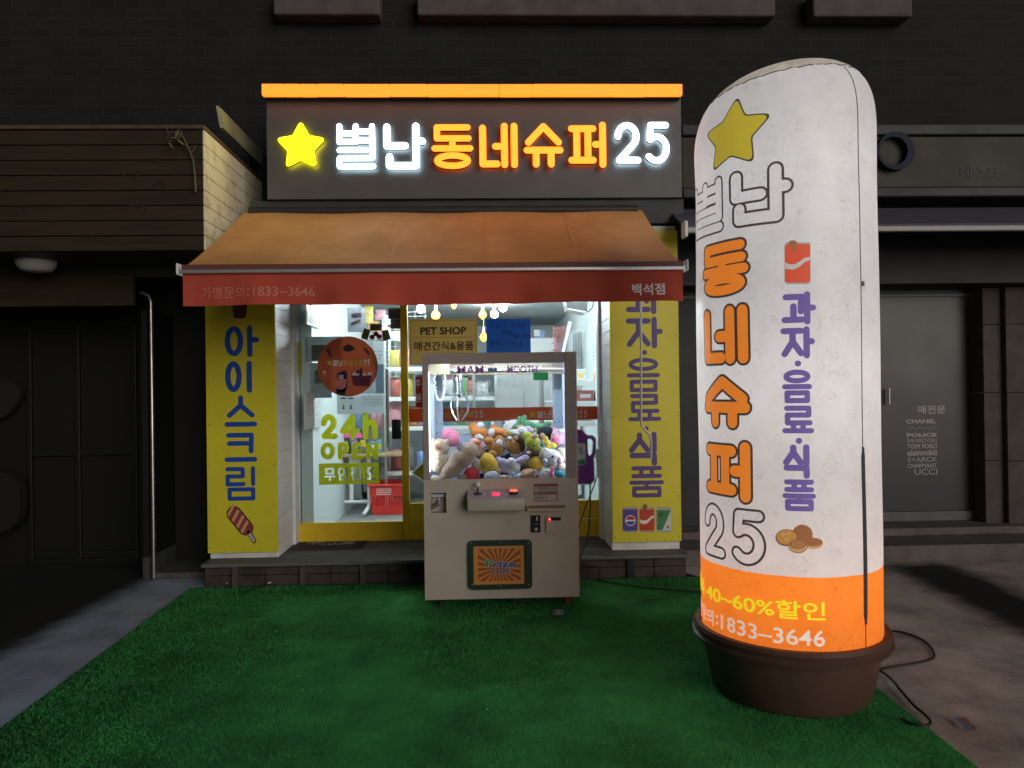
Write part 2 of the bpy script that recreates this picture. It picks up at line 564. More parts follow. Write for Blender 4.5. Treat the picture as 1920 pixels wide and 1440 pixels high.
def dark_strip(m, lines, col=(0.010, 0.0105, 0.0115)):
    """darkens the paving colour: the ground on the inner side of every line (point, point, inside point), ragged soft edge"""
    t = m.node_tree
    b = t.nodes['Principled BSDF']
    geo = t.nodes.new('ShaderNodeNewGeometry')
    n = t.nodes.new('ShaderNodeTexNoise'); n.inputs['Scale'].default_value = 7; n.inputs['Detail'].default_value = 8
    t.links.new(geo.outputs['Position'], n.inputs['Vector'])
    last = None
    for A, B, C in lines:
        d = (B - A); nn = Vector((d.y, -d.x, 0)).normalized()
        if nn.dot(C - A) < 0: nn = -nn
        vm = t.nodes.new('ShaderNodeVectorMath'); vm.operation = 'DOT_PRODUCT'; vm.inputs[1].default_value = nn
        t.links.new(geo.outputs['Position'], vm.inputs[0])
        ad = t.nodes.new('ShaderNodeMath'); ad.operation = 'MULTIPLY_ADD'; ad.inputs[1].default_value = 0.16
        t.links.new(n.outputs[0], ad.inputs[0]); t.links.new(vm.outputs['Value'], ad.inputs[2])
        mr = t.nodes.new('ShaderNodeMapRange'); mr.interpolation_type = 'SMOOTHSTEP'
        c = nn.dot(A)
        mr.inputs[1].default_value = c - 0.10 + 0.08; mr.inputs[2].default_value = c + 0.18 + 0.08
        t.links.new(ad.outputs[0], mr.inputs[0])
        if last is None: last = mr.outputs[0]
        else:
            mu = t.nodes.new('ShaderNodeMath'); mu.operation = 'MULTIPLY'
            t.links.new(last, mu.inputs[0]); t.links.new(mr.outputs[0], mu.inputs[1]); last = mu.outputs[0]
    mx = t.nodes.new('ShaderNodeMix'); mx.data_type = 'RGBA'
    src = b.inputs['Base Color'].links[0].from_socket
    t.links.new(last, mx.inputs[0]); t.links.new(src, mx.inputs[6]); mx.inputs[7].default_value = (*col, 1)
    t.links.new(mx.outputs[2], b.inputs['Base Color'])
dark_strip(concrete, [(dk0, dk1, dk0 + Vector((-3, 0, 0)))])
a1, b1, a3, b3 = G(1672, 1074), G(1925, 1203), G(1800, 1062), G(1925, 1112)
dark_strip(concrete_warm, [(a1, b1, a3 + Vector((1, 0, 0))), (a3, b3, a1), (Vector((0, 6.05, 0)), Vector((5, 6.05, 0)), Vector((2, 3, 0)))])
sheet('pavement', [(-9, 6.6), (-9, 0.3), (TLn.x + 0.2, TLn.y), (TL0.x + 0.25, 6.0), (TL0.x + 0.2, 6.6)], 0.004, concrete, kind='structure')
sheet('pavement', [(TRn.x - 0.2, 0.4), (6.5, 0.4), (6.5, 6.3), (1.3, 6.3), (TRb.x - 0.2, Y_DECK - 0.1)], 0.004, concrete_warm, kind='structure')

# artificial turf: a backing sheet and its pile
turf_poly = [(TLn.x, TLn.y), (TRn.x, TRn.y), (TRb.x, TRb.y), (TL0.x, TL0.y)]
turf_m = mat('turf', (0.075, 0.40, 0.11), 0.9, noise=0.55, nscale=2.6, detail=12, ramp=(0.28, 0.72), bump=0.6, bscale=260, spec=0.15)
N = 320000
rs = np.random.RandomState(3)
yy = np.concatenate([0.9 + (Y_DECK - 0.93) * rs.rand(N) ** 0.9])
tt = (TL0.y - yy) / (TL0.y - TLn.y)
xl = TL0.x + (TLn.x - TL0.x) * tt
xr = TRb.x + (TRn.x - TRb.x) * tt
xx = xl + (xr - xl) * rs.rand(N)
ang = rs.rand(N) * 6.283
hh = 0.005 + 0.010 * rs.rand(N)
wd = 0.0011 + 0.0009 * rs.rand(N)
lean = rs.randn(N, 2) * 0.008 + np.array([0.003, -0.002])
V = np.zeros((N, 3, 3))
V[:, 0] = np.stack([xx - np.cos(ang) * wd, yy - np.sin(ang) * wd, np.full(N, 0.009)], 1)
V[:, 1] = np.stack([xx + np.cos(ang) * wd, yy + np.sin(ang) * wd, np.full(N, 0.009)], 1)
V[:, 2] = np.stack([xx + lean[:, 0], yy + lean[:, 1], 0.010 + hh], 1)
me = bpy.data.meshes.new('turf')
base = np.array([(x, y, 0.010) for x, y in turf_poly] + [(x, y, 0.0) for x, y in turf_poly])
allv = np.concatenate([base, V.reshape(-1, 3)])
faces_base = [(0, 1, 2, 3), (0, 4, 5, 1), (1, 5, 6, 2), (2, 6, 7, 3), (3, 7, 4, 0)]
nl = 20 + 3 * N
me.vertices.add(len(allv)); me.vertices.foreach_set('co', allv.ravel())
me.loops.add(nl)
me.loops.foreach_set('vertex_index', np.concatenate([np.array(faces_base).ravel(), np.arange(3 * N) + 8]))
me.polygons.add(5 + N)
me.polygons.foreach_set('loop_start', np.concatenate([np.arange(5) * 4, 20 + 3 * np.arange(N)]))
me.materials.append(turf_m)
blade_m = mat('turf_blade', (0.10, 0.52, 0.15), 0.7, noise=0.6, nscale=2.6, detail=14, ramp=(0.28, 0.72), spec=0.2)
me.materials.append(blade_m)
me.polygons.foreach_set('material_index', np.concatenate([np.zeros(5), np.ones(N)]).astype(np.int32))
me.update(); me.validate()
o = bpy.data.objects.new('turf', me)
COL.objects.link(o)
tag(o, 'green artificial grass carpet laid in front of the shop step', 'artificial grass', kind='stuff')

# ------------------------------------------------------------------ upper building and shop shell
bld = thing('brick_building', 'dark brick upper storey above the shop fronts with pale stone sills', 'building', (0, Y_BRICK, 0))
MB().box(-9, 9, Y_BRICK, Y_BRICK + 0.3, 2.62, 9).build('wall', brick_mat(), bld)
stone = mat('stone', (0.125, 0.115, 0.117), 0.8, noise=0.35, nscale=5, bump=0.3, bscale=50)
zt = at(900, 30, 6.4).z
for a, b, yb in ((512, 712, 30), (782, 1455, 31), (1525, 1712, 30)):
    x0, x1 = at(a, 30, 6.38).x, at(b, 30, 6.38).x
    MB().box(x0, x1, 6.38, Y_BRICK - 0.002, zt, zt + 0.22, bev=0.02).build('window_sill', stone, bld)

room = thing('shop_room', 'bright white walled room of the small shop behind the glass front', 'room', (0, 8.5, Z_DECK))
XL, XR, YB, ZC = -1.52, 1.12, 12.2, 2.52
MB().box(XL - 0.1, XL, Y_DOOR + 0.06, YB, Z_DECK, ZC).build('left_wall', room_white, room)
MB().box(XR, XR + 0.1, Y_DOOR + 0.06, YB, Z_DECK, ZC).build('right_wall', room_white, room)
MB().box(XL - 0.1, XR + 0.1, YB, YB + 0.1, Z_DECK, ZC).build('back_wall', room_white, room)
MB().box(XL - 0.1, XR + 0.1, Y_DOOR - 0.02, YB + 0.1, ZC, ZC + 0.1).build('ceiling', room_white, room)
floor_m = mat('shop_floor', (0.24, 0.25, 0.25), 0.45, noise=0.3, nscale=4)
MB().box(XL - 0.1, XR + 0.1, Y_DOOR + 0.05, YB + 0.1, 0.05, Z_DECK + 0.004).build('shop_floor', floor_m, kind='structure')

# deck step in front of the door
deckw = mat('deck_wood', (0.17, 0.172, 0.178), 0.6, noise=0.55, nscale=7, stretch=(1.2, 14, 14), bump=0.4, bscale=30)
deckf = mat('deck_front', (0.075, 0.06, 0.052), 0.8, noise=0.6, nscale=6, bump=0.4, bscale=40)
DX0, DX1 = at(378, 1040, Y_DECK).x, at(1292, 1030, Y_DECK).x
step = thing('entrance_step', 'low weathered timber step running below the shop door', 'step', (0, 6.05, 0))
mb = MB()
yb = Y_DECK - 0.02
k = 0
while yb < Y_DOOR + 0.08:
    mb.box(DX0, DX1, yb, yb + 0.112, Z_DECK - 0.028, Z_DECK + rnd.uniform(-0.002, 0.002), bev=0.004)
    yb += 0.118
mb.build('deck_boards', deckw, step)
mb = MB()
x = DX0 + 0.01
for i, w in enumerate((0.46, 0.5, 0.44, 0.9, 0.55, 0.62, 0.5)):
    x1 = min(x + w, DX1 - 0.01)
    mb.box(x, x1 - 0.006, Y_DECK + 0.03, Y_DECK + 0.06, 0.002, 0.085, bev=0.003)
    mb.box(x, x1 - 0.006, Y_DECK + 0.034, Y_DECK + 0.064, 0.089, Z_DECK - 0.03, bev=0.003)
    x = x1
mb.build('riser', deckf, step)
for px in (440, 567, 680):
    xa = at(px, 1070, Y_DECK).x
    MB().box(xa - 0.022, xa + 0.022, Y_DECK - 0.004, Y_DECK + 0.029, 0.0, Z_DECK - 0.029, bev=0.003).build('post', mat('post_wood', (0.09, 0.075, 0.06), 0.75, noise=0.4, nscale=9), step)
xa = at(1184, 1060, Y_DECK).x
MB().box(xa - 0.03, xa + 0.03, Y_DECK + 0.01, Y_DECK + 0.029, 0.0, Z_DECK - 0.03).build('post', black_plastic, step)

# side columns with yellow faces; white plank returns
def column(pxl, pxr, x_in, pxb0, pxb1, sgn, label):
    """box between the panel face and the door plane"""
    c = at((pxl + pxr) / 2, 800, Y_PANEL)
    t = thing('shop_column', label, 'column', (c.x, Y_PANEL + 0.1, Z_DECK), 'columns beside the shop door')
    x0, x1 = at(pxl, 800, Y_PANEL).x, at(pxr, 800, Y_PANEL).x
    ztop = 2.78
    MB().box(x0 + 0.01, x1 - 0.01, Y_PANEL + 0.03, Y_DOOR + 0.12, Z_DECK + 0.003, ztop).build('core', white_paint, t)
    xs = x1 - 0.012 if sgn > 0 else x0 + 0.012
    mb = MB()
    z = Z_DECK + 0.006
    while z < ztop - 0.1:
        h = 0.103
        ya, yb2 = Y_PANEL + 0.028, Y_DOOR - 0.11
        if sgn > 0: mb.box(xs, xs + 0.012, ya, yb2, z, z + h - 0.004, bev=0.0015)
        else: mb.box(xs - 0.012, xs, ya, yb2, z, z + h - 0.004, bev=0.0015)
        z += h
    mb.build('cladding', plank_white, t)
    mb = MB()
    if sgn > 0: mb.box(xs, xs + 0.035, Y_DOOR - 0.106, Y_DOOR + 0.1, Z_DECK + 0.004, ztop, bev=0.004)
    else: mb.box(xs - 0.035, xs, Y_DOOR - 0.106, Y_DOOR + 0.1, Z_DECK + 0.004, ztop, bev=0.004)
    mb.build('corner_trim', plank_white, t)
    return x0, x1
lx0, lx1 = column(387, 518, 0, 553, 0, 1, 'white clapboard column behind the blue lettered yellow board')
rx0, rx1 = column(1146, 1275, 0, 0, 0, -1, 'white clapboard column behind the purple lettered yellow board')

def panel_board(x0, x1, pyb, label):
    c = (x0 + x1) / 2
    zb = at(453 if c < 0 else 1210, pyb, Y_PANEL).z
    t = thing('sign_panel', label, 'sign board', (c, Y_PANEL, zb), 'yellow boards beside the shop door')
    MB().box(x0, x1, Y_PANEL, Y_PANEL + 0.026, zb, 2.74, bev=0.002).build('board', yellow_panel, t)
    spots = []
    for q in (x0 + 0.02, x1 - 0.02):
        z = zb + 0.04
        while z < 2.1:
            spots.append((q, z)); z += 0.32
    spots += [(x0 + (x1 - x0) * k, zb + 0.02) for k in (0.25, 0.5, 0.75)]
    for q, z in spots:
        MB().lathe((q, Y_PANEL + 0.0005, z), [(0.005, 0), (0.004, -0.0025), (0.0, -0.003)], 8, axis='y').build('screw', dark_metal, t)
    return t, zb
tL, zLb = panel_board(lx0, lx1, 1036, 'tall yellow board with blue ice cream lettering and striped ice lolly')
tR, zRb = panel_board(rx0, rx1, 1016, 'tall yellow board with purple snack lettering and three drink cans')
def gpart(ch, pb, Y, w, m, parent, name='letter', t=0.0015):
    x0, z0, x1, z1 = rect(*pb, Y)
    return relief(union(glyph_polys(ch, x0, z0, x1, z1, w)), Y, t).build(name, m, parent, recalc=False)
wl = 0.021
for ch, pb in (('아', (420, 610, 487, 669)), ('이', (421, 676, 480, 736)), ('스', (421, 742, 482, 800)), ('크', (421, 811, 482, 866)), ('림', (422, 875, 482, 938))):
    gpart(ch, pb, Y_PANEL, {'림': 0.0162, '크': 0.0185, '스': 0.019}.get(ch, wl), print_blue, tL)
wr = 0.0215
for ch, pb in (('과', (1172, 528, 1242, 588)), ('자', (1173, 594, 1242, 652)), ('·', (1203, 655, 1214, 667)), ('음', (1175, 672, 1238, 735)), ('료', (1177, 738, 1240, 791)),
               ('·', (1206, 799, 1217, 809)), ('식', (1177, 811, 1237, 872)), ('품', (1180, 874, 1245, 932))):
    gpart(ch, pb, Y_PANEL, 0.0165 if ch in '음료품' else (0.02 if ch == '·' else wr), print_purple, tR)
# ice lolly print
def quad_px(mb, pts, Y, t):
    p = [at(a, b, Y) for a, b in pts]
    mb.prism([(q.x, q.z) for q in p], Y - t, Y - 0.0001)
lol = mat('lolly_outline', (0.05, 0.02, 0.02), 0.5)
def cap_px(a, b, r, Y):
    A, B = at(*a, Y), at(*b, Y)
    rr = r * Y / F_PX
    return capsule((A.x, A.z), (B.x, B.z), rr, 10)
A1, B1 = (439, 963), (461, 990)
relief(union([cap_px(A1, B1, 14, Y_PANEL), cap_px((466, 997), (476, 1014), 4.6, Y_PANEL)]), Y_PANEL, 0.001).build('lolly_outline', lol, tL, recalc=False)
relief(union([cap_px(A1, B1, 12, Y_PANEL)]), Y_PANEL - 0.001, 0.0008).build('lolly_ice', mat('lolly_red', (0.30, 0.04, 0.05), 0.5), tL, recalc=False)
mb = MB()
for k, (sa, sb) in enumerate(((-4, 1), (9, 15), (23, 29), (36, 42))):
    dx, dy = 0.63, 0.776
    nx, ny = 0.776, -0.63
    quad = []
    sk = 3.0
    for s, u in ((sa, -11), (sb, -11), (sb - 9, 11), (sa - 9, 11)):
        quad.append((437 + dx * s + nx * u, 961 + dy * s + ny * u))
    quad_px(mb, quad, Y_PANEL - 0.0018, 0.0008)
mb.build('lolly_stripe', mat('lolly_cream', (0.62, 0.36, 0.16), 0.5), tL)
relief(union([cap_px((466, 998), (475.5, 1013.5), 3.0, Y_PANEL)]), Y_PANEL - 0.001, 0.0008).build('lolly_stick', mat('stick', (0.45, 0.45, 0.47), 0.5), tL, recalc=False)
mb = MB(); quad_px(mb, [(434, 560), (465, 560), (461, 594), (456, 597), (442, 597), (438, 594)], Y_PANEL, 0.0012)
mb.build('cone_print', mat('cone', (0.18, 0.055, 0.03), 0.6, noise=0.4, nscale=40), tL)
# can prints
def can_print(cx, body, parent, deco, Y=Y_PANEL):
    a = 14.5
    mb = MB(); quad_px(mb, [(cx - a + 2, 951), (cx + a - 2, 951), (cx + a, 956), (cx + a, 993), (cx + a - 3, 998), (cx - a + 3, 998), (cx - a, 993), (cx - a, 956)], Y, 0.001)
    o = mb.build('can_print', mat('can_grey', (0.35, 0.36, 0.36), 0.45), parent)
    mb = MB(); quad_px(mb, [(cx - a + 0.6, 955), (cx + a - 0.6, 955), (cx + a - 0.6, 993), (cx + a - 2, 995), (cx - a + 2, 995), (cx - a + 0.6, 993)], Y - 0.001, 0.0006)
    mb.build('can_body', body, o)
    deco(cx, o, Y - 0.0016)
def deco_blue(cx, o, Y):
    c = at(cx + 0.5, 976, Y); r = 10 * Y / F_PX
    relief(union([ell(c.x, c.z, r, r)[:-1]]), Y, 0.0005).build('emblem_ring', print_white, o, recalc=False)
    r2 = r * 0.84
    up = [(p[0], p[1] + 0.0035) for p in ell(c.x, c.z, r2, r2 * 0.9, 14, 5, 175)]
    relief(union([up]), Y - 0.0005, 0.0005).build('emblem', print_red, o, recalc=False)
    dn = [(p[0], p[1] - 0.0035) for p in ell(c.x, c.z, r2, r2 * 0.9, 14, 185, 355)]
    relief(union([dn]), Y - 0.0005, 0.0005).build('emblem', print_blue, o, recalc=False)
def deco_red(cx, o, Y):
    mb = MB()
    top = [(cx - 13, 974), (cx - 7, 976), (cx, 975), (cx + 7, 969), (cx + 13, 966)]
    bot = [(cx + 13, 970), (cx + 7, 974), (cx + 1, 981), (cx - 6, 983), (cx - 12, 981)]
    quad_px(mb, top + bot, Y, 0.0005)
    mb.build('wave', print_white, o)
    mb = MB(); quad_px(mb, [(cx - 8, 948), (cx - 4, 945), (cx + 1, 948), (cx - 1, 957), (cx - 3, 962), (cx - 6, 958)], Y, 0.0005)
    mb.build('drip', mat('drip', (0.3, 0.06, 0.02), 0.5), o)
def deco_green(cx, o, Y):
    mb = MB(); quad_px(mb, [(cx - 13.5, 956), (cx + 13, 956), (cx - 3, 994), (cx - 13.5, 994)], Y, 0.0005)
    mb.build('stripe', print_green, o)
    c = at(cx - 6, 965, Y); c2 = at(cx + 7, 988, Y)
    relief(union([star_poly(c.x, c.z, 0.024)]), Y - 0.0005, 0.0005).build('star', mat('dkgreen', (0.015, 0.1, 0.04), 0.5), o, recalc=False)
    relief(union([star_poly(c2.x, c2.z, 0.014)]), Y, 0.0005).build('star', print_green, o, recalc=False)
can_print(1181.5, mat('can_purple', (0.10, 0.06, 0.30), 0.45), tR, deco_blue)
can_print(1213, mat('can_red', (0.55, 0.045, 0.02), 0.45), tR, deco_red)
can_print(1245, mat('can_white', (0.6, 0.62, 0.6), 0.45), tR, deco_green)
# crank handle of the awning hanging in front of the panel
ck = MB()
p = [(1202, 545), (1202, 640), (1202, 740), (1202, 790), (1204, 800), (1212, 809), (1219, 816), (1221, 826), (1221, 860)]
ck.tube([at(a, b, 5.5) for a, b in p], 0.0085, 8)
ck.build('crank_rod', steel, smooth=True, label='thin bent steel crank rod hanging in front of the purple lettering', cat='crank rod')

# ------------------------------------------------------------------ shop sign
signm = mat('sign_board', (0.12, 0.118, 0.12), 0.45, noise=0.2, nscale=3, bump=0.05, bscale=8)
def lamp(name, col, k):
    return mat(name, (0.08, 0.08, 0.08), 0.5, emit=col, es=k, spec=0.2)
lit_orange = lamp('lit_orange', (1.0, 0.14, 0.006), 2.4)
lit_white = lamp('lit_white', (0.62, 0.86, 1.0), 5.5)
lit_star = lamp('lit_star', (1.0, 0.88, 0.0), 4)
lit_bar = lamp('lit_bar', (1.0, 0.17, 0.008), 1.4)
sx0, sz0, sx1, sz1 = rect(500, 178, 1278, 372, 5.82)
sign = thing('shop_sign', 'wide dark sign board with glowing star, white and orange lettering', 'shop sign', ((sx0 + sx1) / 2, 5.82, sz0))
MB().box(sx0, sx1, 5.82, 5.93, sz0, sz1 + 0.05, bev=0.004).build('board', signm, sign)
MB().box(sx0 + 0.02, sx1 - 0.02, 5.932, Y_BRICK - 0.003, sz0 + 0.05, sz1 - 0.02).build('box_frame', dark_metal, sign)
Y_L = 5.79
LT = 0.028
c = at(566, 277, Y_L)
rm = 0.205
side_m = mat('letter_side', (0.12, 0.12, 0.12), 0.5)
def letter3d(vf, m, name):
    mb = relief(vf, Y_L, LT)
    mb.m = [0 if k < len(vf[1]) else 1 for k in range(len(mb.f))]     # lit face, dark return
    return mb.build(name, [m, side_m], sign, recalc=False)
letter3d(union([star_poly(c.x, c.z, rm)]), lit_star, 'star')
SW = 0.0265
for ch, pb, m in (('별', (630, 233, 707, 319), lit_white), ('난', (717, 232, 799, 319), lit_white), ('동', (808, 233, 889, 318), lit_orange), ('네', (896, 232, 973, 318), lit_orange),
                  ('슈', (980, 231, 1057, 317), lit_orange), ('퍼', (1062, 230, 1138, 316), lit_orange), ('2', (1149, 231, 1202, 309), lit_white), ('5', (1205, 230, 1257, 309), lit_white)):
    x0, z0, x1, z1 = rect(*pb, Y_L)
    w = SW * (0.80 if ch in '별' else (0.92 if ch in '동25' else 1))
    letter3d(union(glyph_polys(ch, x0, z0, x1, z1, w)), m, 'digit' if ch in '25' else 'letter')
bx0, bz0, bx1, bz1 = rect(490, 157, 1280, 178, 5.70)
bar = thing('light_bar', 'long glowing amber light bar along the top of the shop sign', 'light bar', ((bx0 + bx1) / 2, 5.7, bz0))
mb = MB()
cuts = [0, 0.052, 0.088, 0.13, 0.192, 0.30, 0.389, 0.56, 0.64, 0.83, 0.91, 1.0]
for a, b in zip(cuts[:-1], cuts[1:]):
    mb.box(bx0 + (bx1 - bx0) * a + 0.002, bx0 + (bx1 - bx0) * b - 0.002, 5.70, 5.75, bz0 + rnd.uniform(0, 0.003), bz1 - rnd.uniform(0, 0.002), bev=0.004)
mb.build('diffuser', lit_bar, bar)
MB().box(bx0, bx1, 5.751, 5.819, bz0, bz1, bev=0.003).build('housing', dark_metal, bar)

# fascia between sign and awning
MB().box(sx0 - 0.15, sx1 + 0.02, 5.86, 6.5, 2.80, sz0 - 0.004).build('fascia', mat('fascia', (0.05, 0.052, 0.056), 0.6, noise=0.3, nscale=5), label='dark metal fascia strip between the glowing sign and the awning', cat='fascia')

# ------------------------------------------------------------------ awning
AB0, AB1 = at(462, 398, 5.80), at(1206, 395, 5.80)
YF = 4.66
AF0, AF1 = at(347, 500, YF), at(1277, 496, YF)
aw = thing('awning', 'orange fabric awning with red lettered valance over the shop door', 'awning', (0, 5.8, AB0.z))
cloth = mat('awning_cloth', (0.80, 0.41, 0.15), 0.75, noise=0.3, nscale=2.2, detail=10, bump=0.12, bscale=300, spec=0.2)
valm = mat('valance', (0.52, 0.085, 0.05), 0.75, noise=0.12, nscale=4, bump=0.15, bscale=6, spec=0.2)
ax0, ax1 = AF0.x, AF1.x
mb = MB()
nx, ny = 140, 20
v = []; f = []
for j in range(ny + 1):
    for i in range(nx + 1):
        s, u = i / nx, j / ny
        x = ax0 + (ax1 - ax0) * s
        y = 5.80 + (YF - 5.80) * u
        z = AB0.z + (AF0.z - AB0.z) * u - 0.045 * math.sin(math.pi * u) * (0.6 + 0.4 * math.sin(s * 3.1)) + 0.006 * math.sin(s * 22 + u * 3) + 0.006 * math.sin(s * 61 + 3 * math.sin(u * 4 + s * 9)) * (1 - u) * u * 3
        v.append((x, y, z))
for j in range(ny):
    for i in range(nx):
        a = j * (nx + 1) + i
        f.append((a, a + 1, a + nx + 2, a + nx + 1))
n0 = len(v)
v += [(p[0], p[1], p[2] - 0.004) for p in v]
f += [tuple(q + n0 for q in t)[::-1] for t in f]
mb.add(v, f)
mb.build('canopy', cloth, aw, smooth='all', recalc=False)
for k in range(1, 5):
    s = k / 5
    pts_ = []
    for j in range(ny + 1):
        u = j / ny
        pts_.append((ax0 + (ax1 - ax0) * s, 5.80 + (YF - 5.80) * u, AB0.z + (AF0.z - AB0.z) * u - 0.045 * math.sin(math.pi * u) * (0.6 + 0.4 * math.sin(s * 3.1)) + 0.006 * math.sin(s * 22 + u * 3) + 0.006 * math.sin(s * 61 + 3 * math.sin(u * 4 + s * 9)) * (1 - u) * u * 3 + 0.0015))
    v_ = [(p[0] + d, p[1], p[2]) for p in pts_ for d in (-0.012, 0.012)]
    MB().add(v_, [(2 * j, 2 * j + 1, 2 * j + 3, 2 * j + 2) for j in range(ny)]).build('seam', mat('awning_seam', (0.66, 0.32, 0.11), 0.8), aw, recalc=False)
zf = AF0.z
MB().box(ax0 - 0.005, ax1 + 0.005, YF - 0.045, YF, zf - 0.035, zf + 0.006, bev=0.006).build('front_bar', mat('bar_dark', (0.16, 0.05, 0.045), 0.5), aw)
MB().box(ax0 - 0.02, ax1 + 0.015, YF - 0.062, YF - 0.046, zf - 0.052, zf - 0.028, bev=0.005).build('rail', alu, aw)
for xx_ in (ax0 - 0.03, ax1 + 0.016):
    MB().box(xx_, xx_ + 0.014, YF - 0.07, YF + 0.02, zf - 0.06, zf + 0.012, bev=0.006).build('end_cap', white_plastic, aw)
# valance, gently waving
zv0, zv1 = at(800, 570, YF - 0.03).z, zf - 0.04
mb = MB()
v = []; f = []
nx, nz = 60, 6
def vy(s, u):
    return YF - 0.035 + 0.02 * u * math.sin(s * 31) + 0.009 * u * math.sin(s * 77)
for j in range(nz + 1):
    for i in range(nx + 1):
        s, u = i / nx, j / nz
        v.append((ax0 + (ax1 - ax0) * s, vy(s, u), zv1 + (zv0 - zv1) * u + (0.005 * math.sin(s * 9) * u)))
for j in range(nz):
    for i in range(nx):
        a = j * (nx + 1) + i
        f.append((a, a + 1, a + nx + 2, a + nx + 1))
n0 = len(v)
v += [(p[0], p[1] + 0.003, p[2]) for p in v]
f += [tuple(q + n0 for q in t)[::-1] for t in f]
mb.add(v, f)
val = mb.build('valance', valm, aw, smooth='all', recalc=False)
Y_V = YF - 0.047
def val_text(body, pb, m, bold):
    b = rect(*pb, Y_V)
    mbx = relief(fit(text_vf(body, bold), *b), Y_V, 0.001)
    mbx.v = [(p[0], vy((p[0] - ax0) / (ax1 - ax0), min(1, max(0, (zv1 - p[2]) / (zv1 - zv0)))) - (0.002 if i < len(mbx.v) // 2 else 0.001), p[2]) for i, p in enumerate(mbx.v)]
    mbx.build('lettering', m, val, recalc=False)
faded = mat('faded_print', (0.55, 0.20, 0.18), 0.7)
val_text('가맹문의', (375, 537, 457, 559), faded, 0.004)
val_text(':', (463, 540, 467, 556), faded, 0.01)
val_text('1833', (475, 537, 520, 555), faded, 0.006)
val_text('—', (523, 546, 537, 548.5), faded, 0.006)
val_text('3646', (540, 537, 588, 555), faded, 0.006)
val_text('백석점', (1186, 531, 1246, 553), print_white, 0.022)
# folding arms and wall roller below / behind the cloth
for s in (0.18, 0.82):
    xa = ax0 + (ax1 - ax0) * s
    xm = xa + (0.45 if s < 0.5 else -0.45)
    MB().tube([(xa, 5.78, AB0.z - 0.16), (xm, 5.25, (AB0.z + zf) / 2 - 0.16), (xa + (0.02 if s < .5 else -0.02), YF + 0.03, zf - 0.06)], 0.018, 8).build('folding_arm', alu, aw)
MB().tube([(ax0 + 0.04, 5.80, AB0.z + 0.005), (ax1 - 0.04, 5.80, AB0.z + 0.005)], 0.035, 14).build('roller', dark_metal, aw, smooth=True)

# ------------------------------------------------------------------ glazed door and window
dx0 = at(545, 800, Y_DOOR).x
xm0, xm1 = at(753, 800, Y_DOOR).x, at(766, 800, Y_DOOR).x
dx1 = at(1132, 800, Y_DOOR).x
zs = at(650, 980, Y_DOOR).z
zb = Z_DECK + 0.004
zw = at(950, 941, Y_DOOR).z
ZT = 2.46
door = thing('sliding_door', 'yellow framed glass sliding door at the shop entrance', 'door', ((dx0 + xm0) / 2, Y_DOOR, zb))
mb = MB()
mb.box(dx0, dx0 + 0.045, Y_DOOR, Y_DOOR + 0.05, zb, ZT, bev=0.004)
mb.box(dx0 + 0.046, xm0 - 0.001, Y_DOOR + 0.002, Y_DOOR + 0.05, zb, zs, bev=0.004)
mb.box(dx0 + 0.046, xm0 - 0.001, Y_DOOR + 0.002, Y_DOOR + 0.05, ZT - 0.06, ZT, bev=0.004)
mb.build('frame', yellow_frame, door)
mb = MB(); mb.box(dx0 + 0.046, xm0 - 0.001, Y_DOOR + 0.018, Y_DOOR + 0.024, zs + 0.001, ZT - 0.061)
mb.build('pane', glass, door)
win = thing('shop_window', 'yellow framed shop window beside the sliding door, behind the claw machine', 'window', ((xm1 + dx1) / 2, Y_DOOR, zb))
mb = MB()
mb.box(xm0, xm1, Y_DOOR - 0.012, Y_DOOR + 0.05, zb + 0.002, ZT, bev=0.004)
mb.box(dx1 - 0.03, dx1, Y_DOOR - 0.002, Y_DOOR + 0.05, zb + 0.002, ZT, bev=0.004)
zmid = (zb + zw) / 2
mb.box(xm1 + 0.001, dx1 - 0.031, Y_DOOR, Y_DOOR + 0.05, zb + 0.002, zmid - 0.003, bev=0.004)
mb.box(xm1 + 0.001, dx1 - 0.031, Y_DOOR, Y_DOOR + 0.05, zmid + 0.003, zw, bev=0.004)
mb.box(xm1 + 0.001, dx1 - 0.031, Y_DOOR + 0.002, Y_DOOR + 0.05, ZT - 0.06, ZT, bev=0.004)
mb.build('frame', yellow_frame, win)
MB().box(xm1 + 0.001, dx1 - 0.031, Y_DOOR + 0.018, Y_DOOR + 0.024, zw + 0.001, ZT - 0.061).build('pane', glass, win)
a_, b_ = at(725, 692, Y_DOOR - .045), at(725, 838, Y_DOOR - .045)
hb = MB()
hb.tube([(a_.x, Y_DOOR - .03, a_.z), (a_.x, Y_DOOR - .03, b_.z)], 0.013, 12)
for z in (a_.z - .03, b_.z + .03): hb.tube([(a_.x, Y_DOOR - .03, z), (a_.x, Y_DOOR + .017, z)], 0.007, 8)
hb.build('handle', steel, door, smooth=True)
b = rect(735, 786, 753, 823, Y_DOOR)
MB().box(b[0], b[2] - 0.004, Y_DOOR - 0.028, Y_DOOR + 0.001, b[1], b[3], bev=0.012).build('lock', black_plastic, door, smooth=True)
MB().box(dx0 - 0.2, dx1 + 0.2, Y_DOOR + 0.002, Y_DOOR + 0.12, ZT + 0.002, 2.80).build('lintel', white_paint, label='plain white lintel panel above the glass front, under the awning', cat='lintel')
Y_G = Y_DOOR + 0.0175          # outer face of the glass

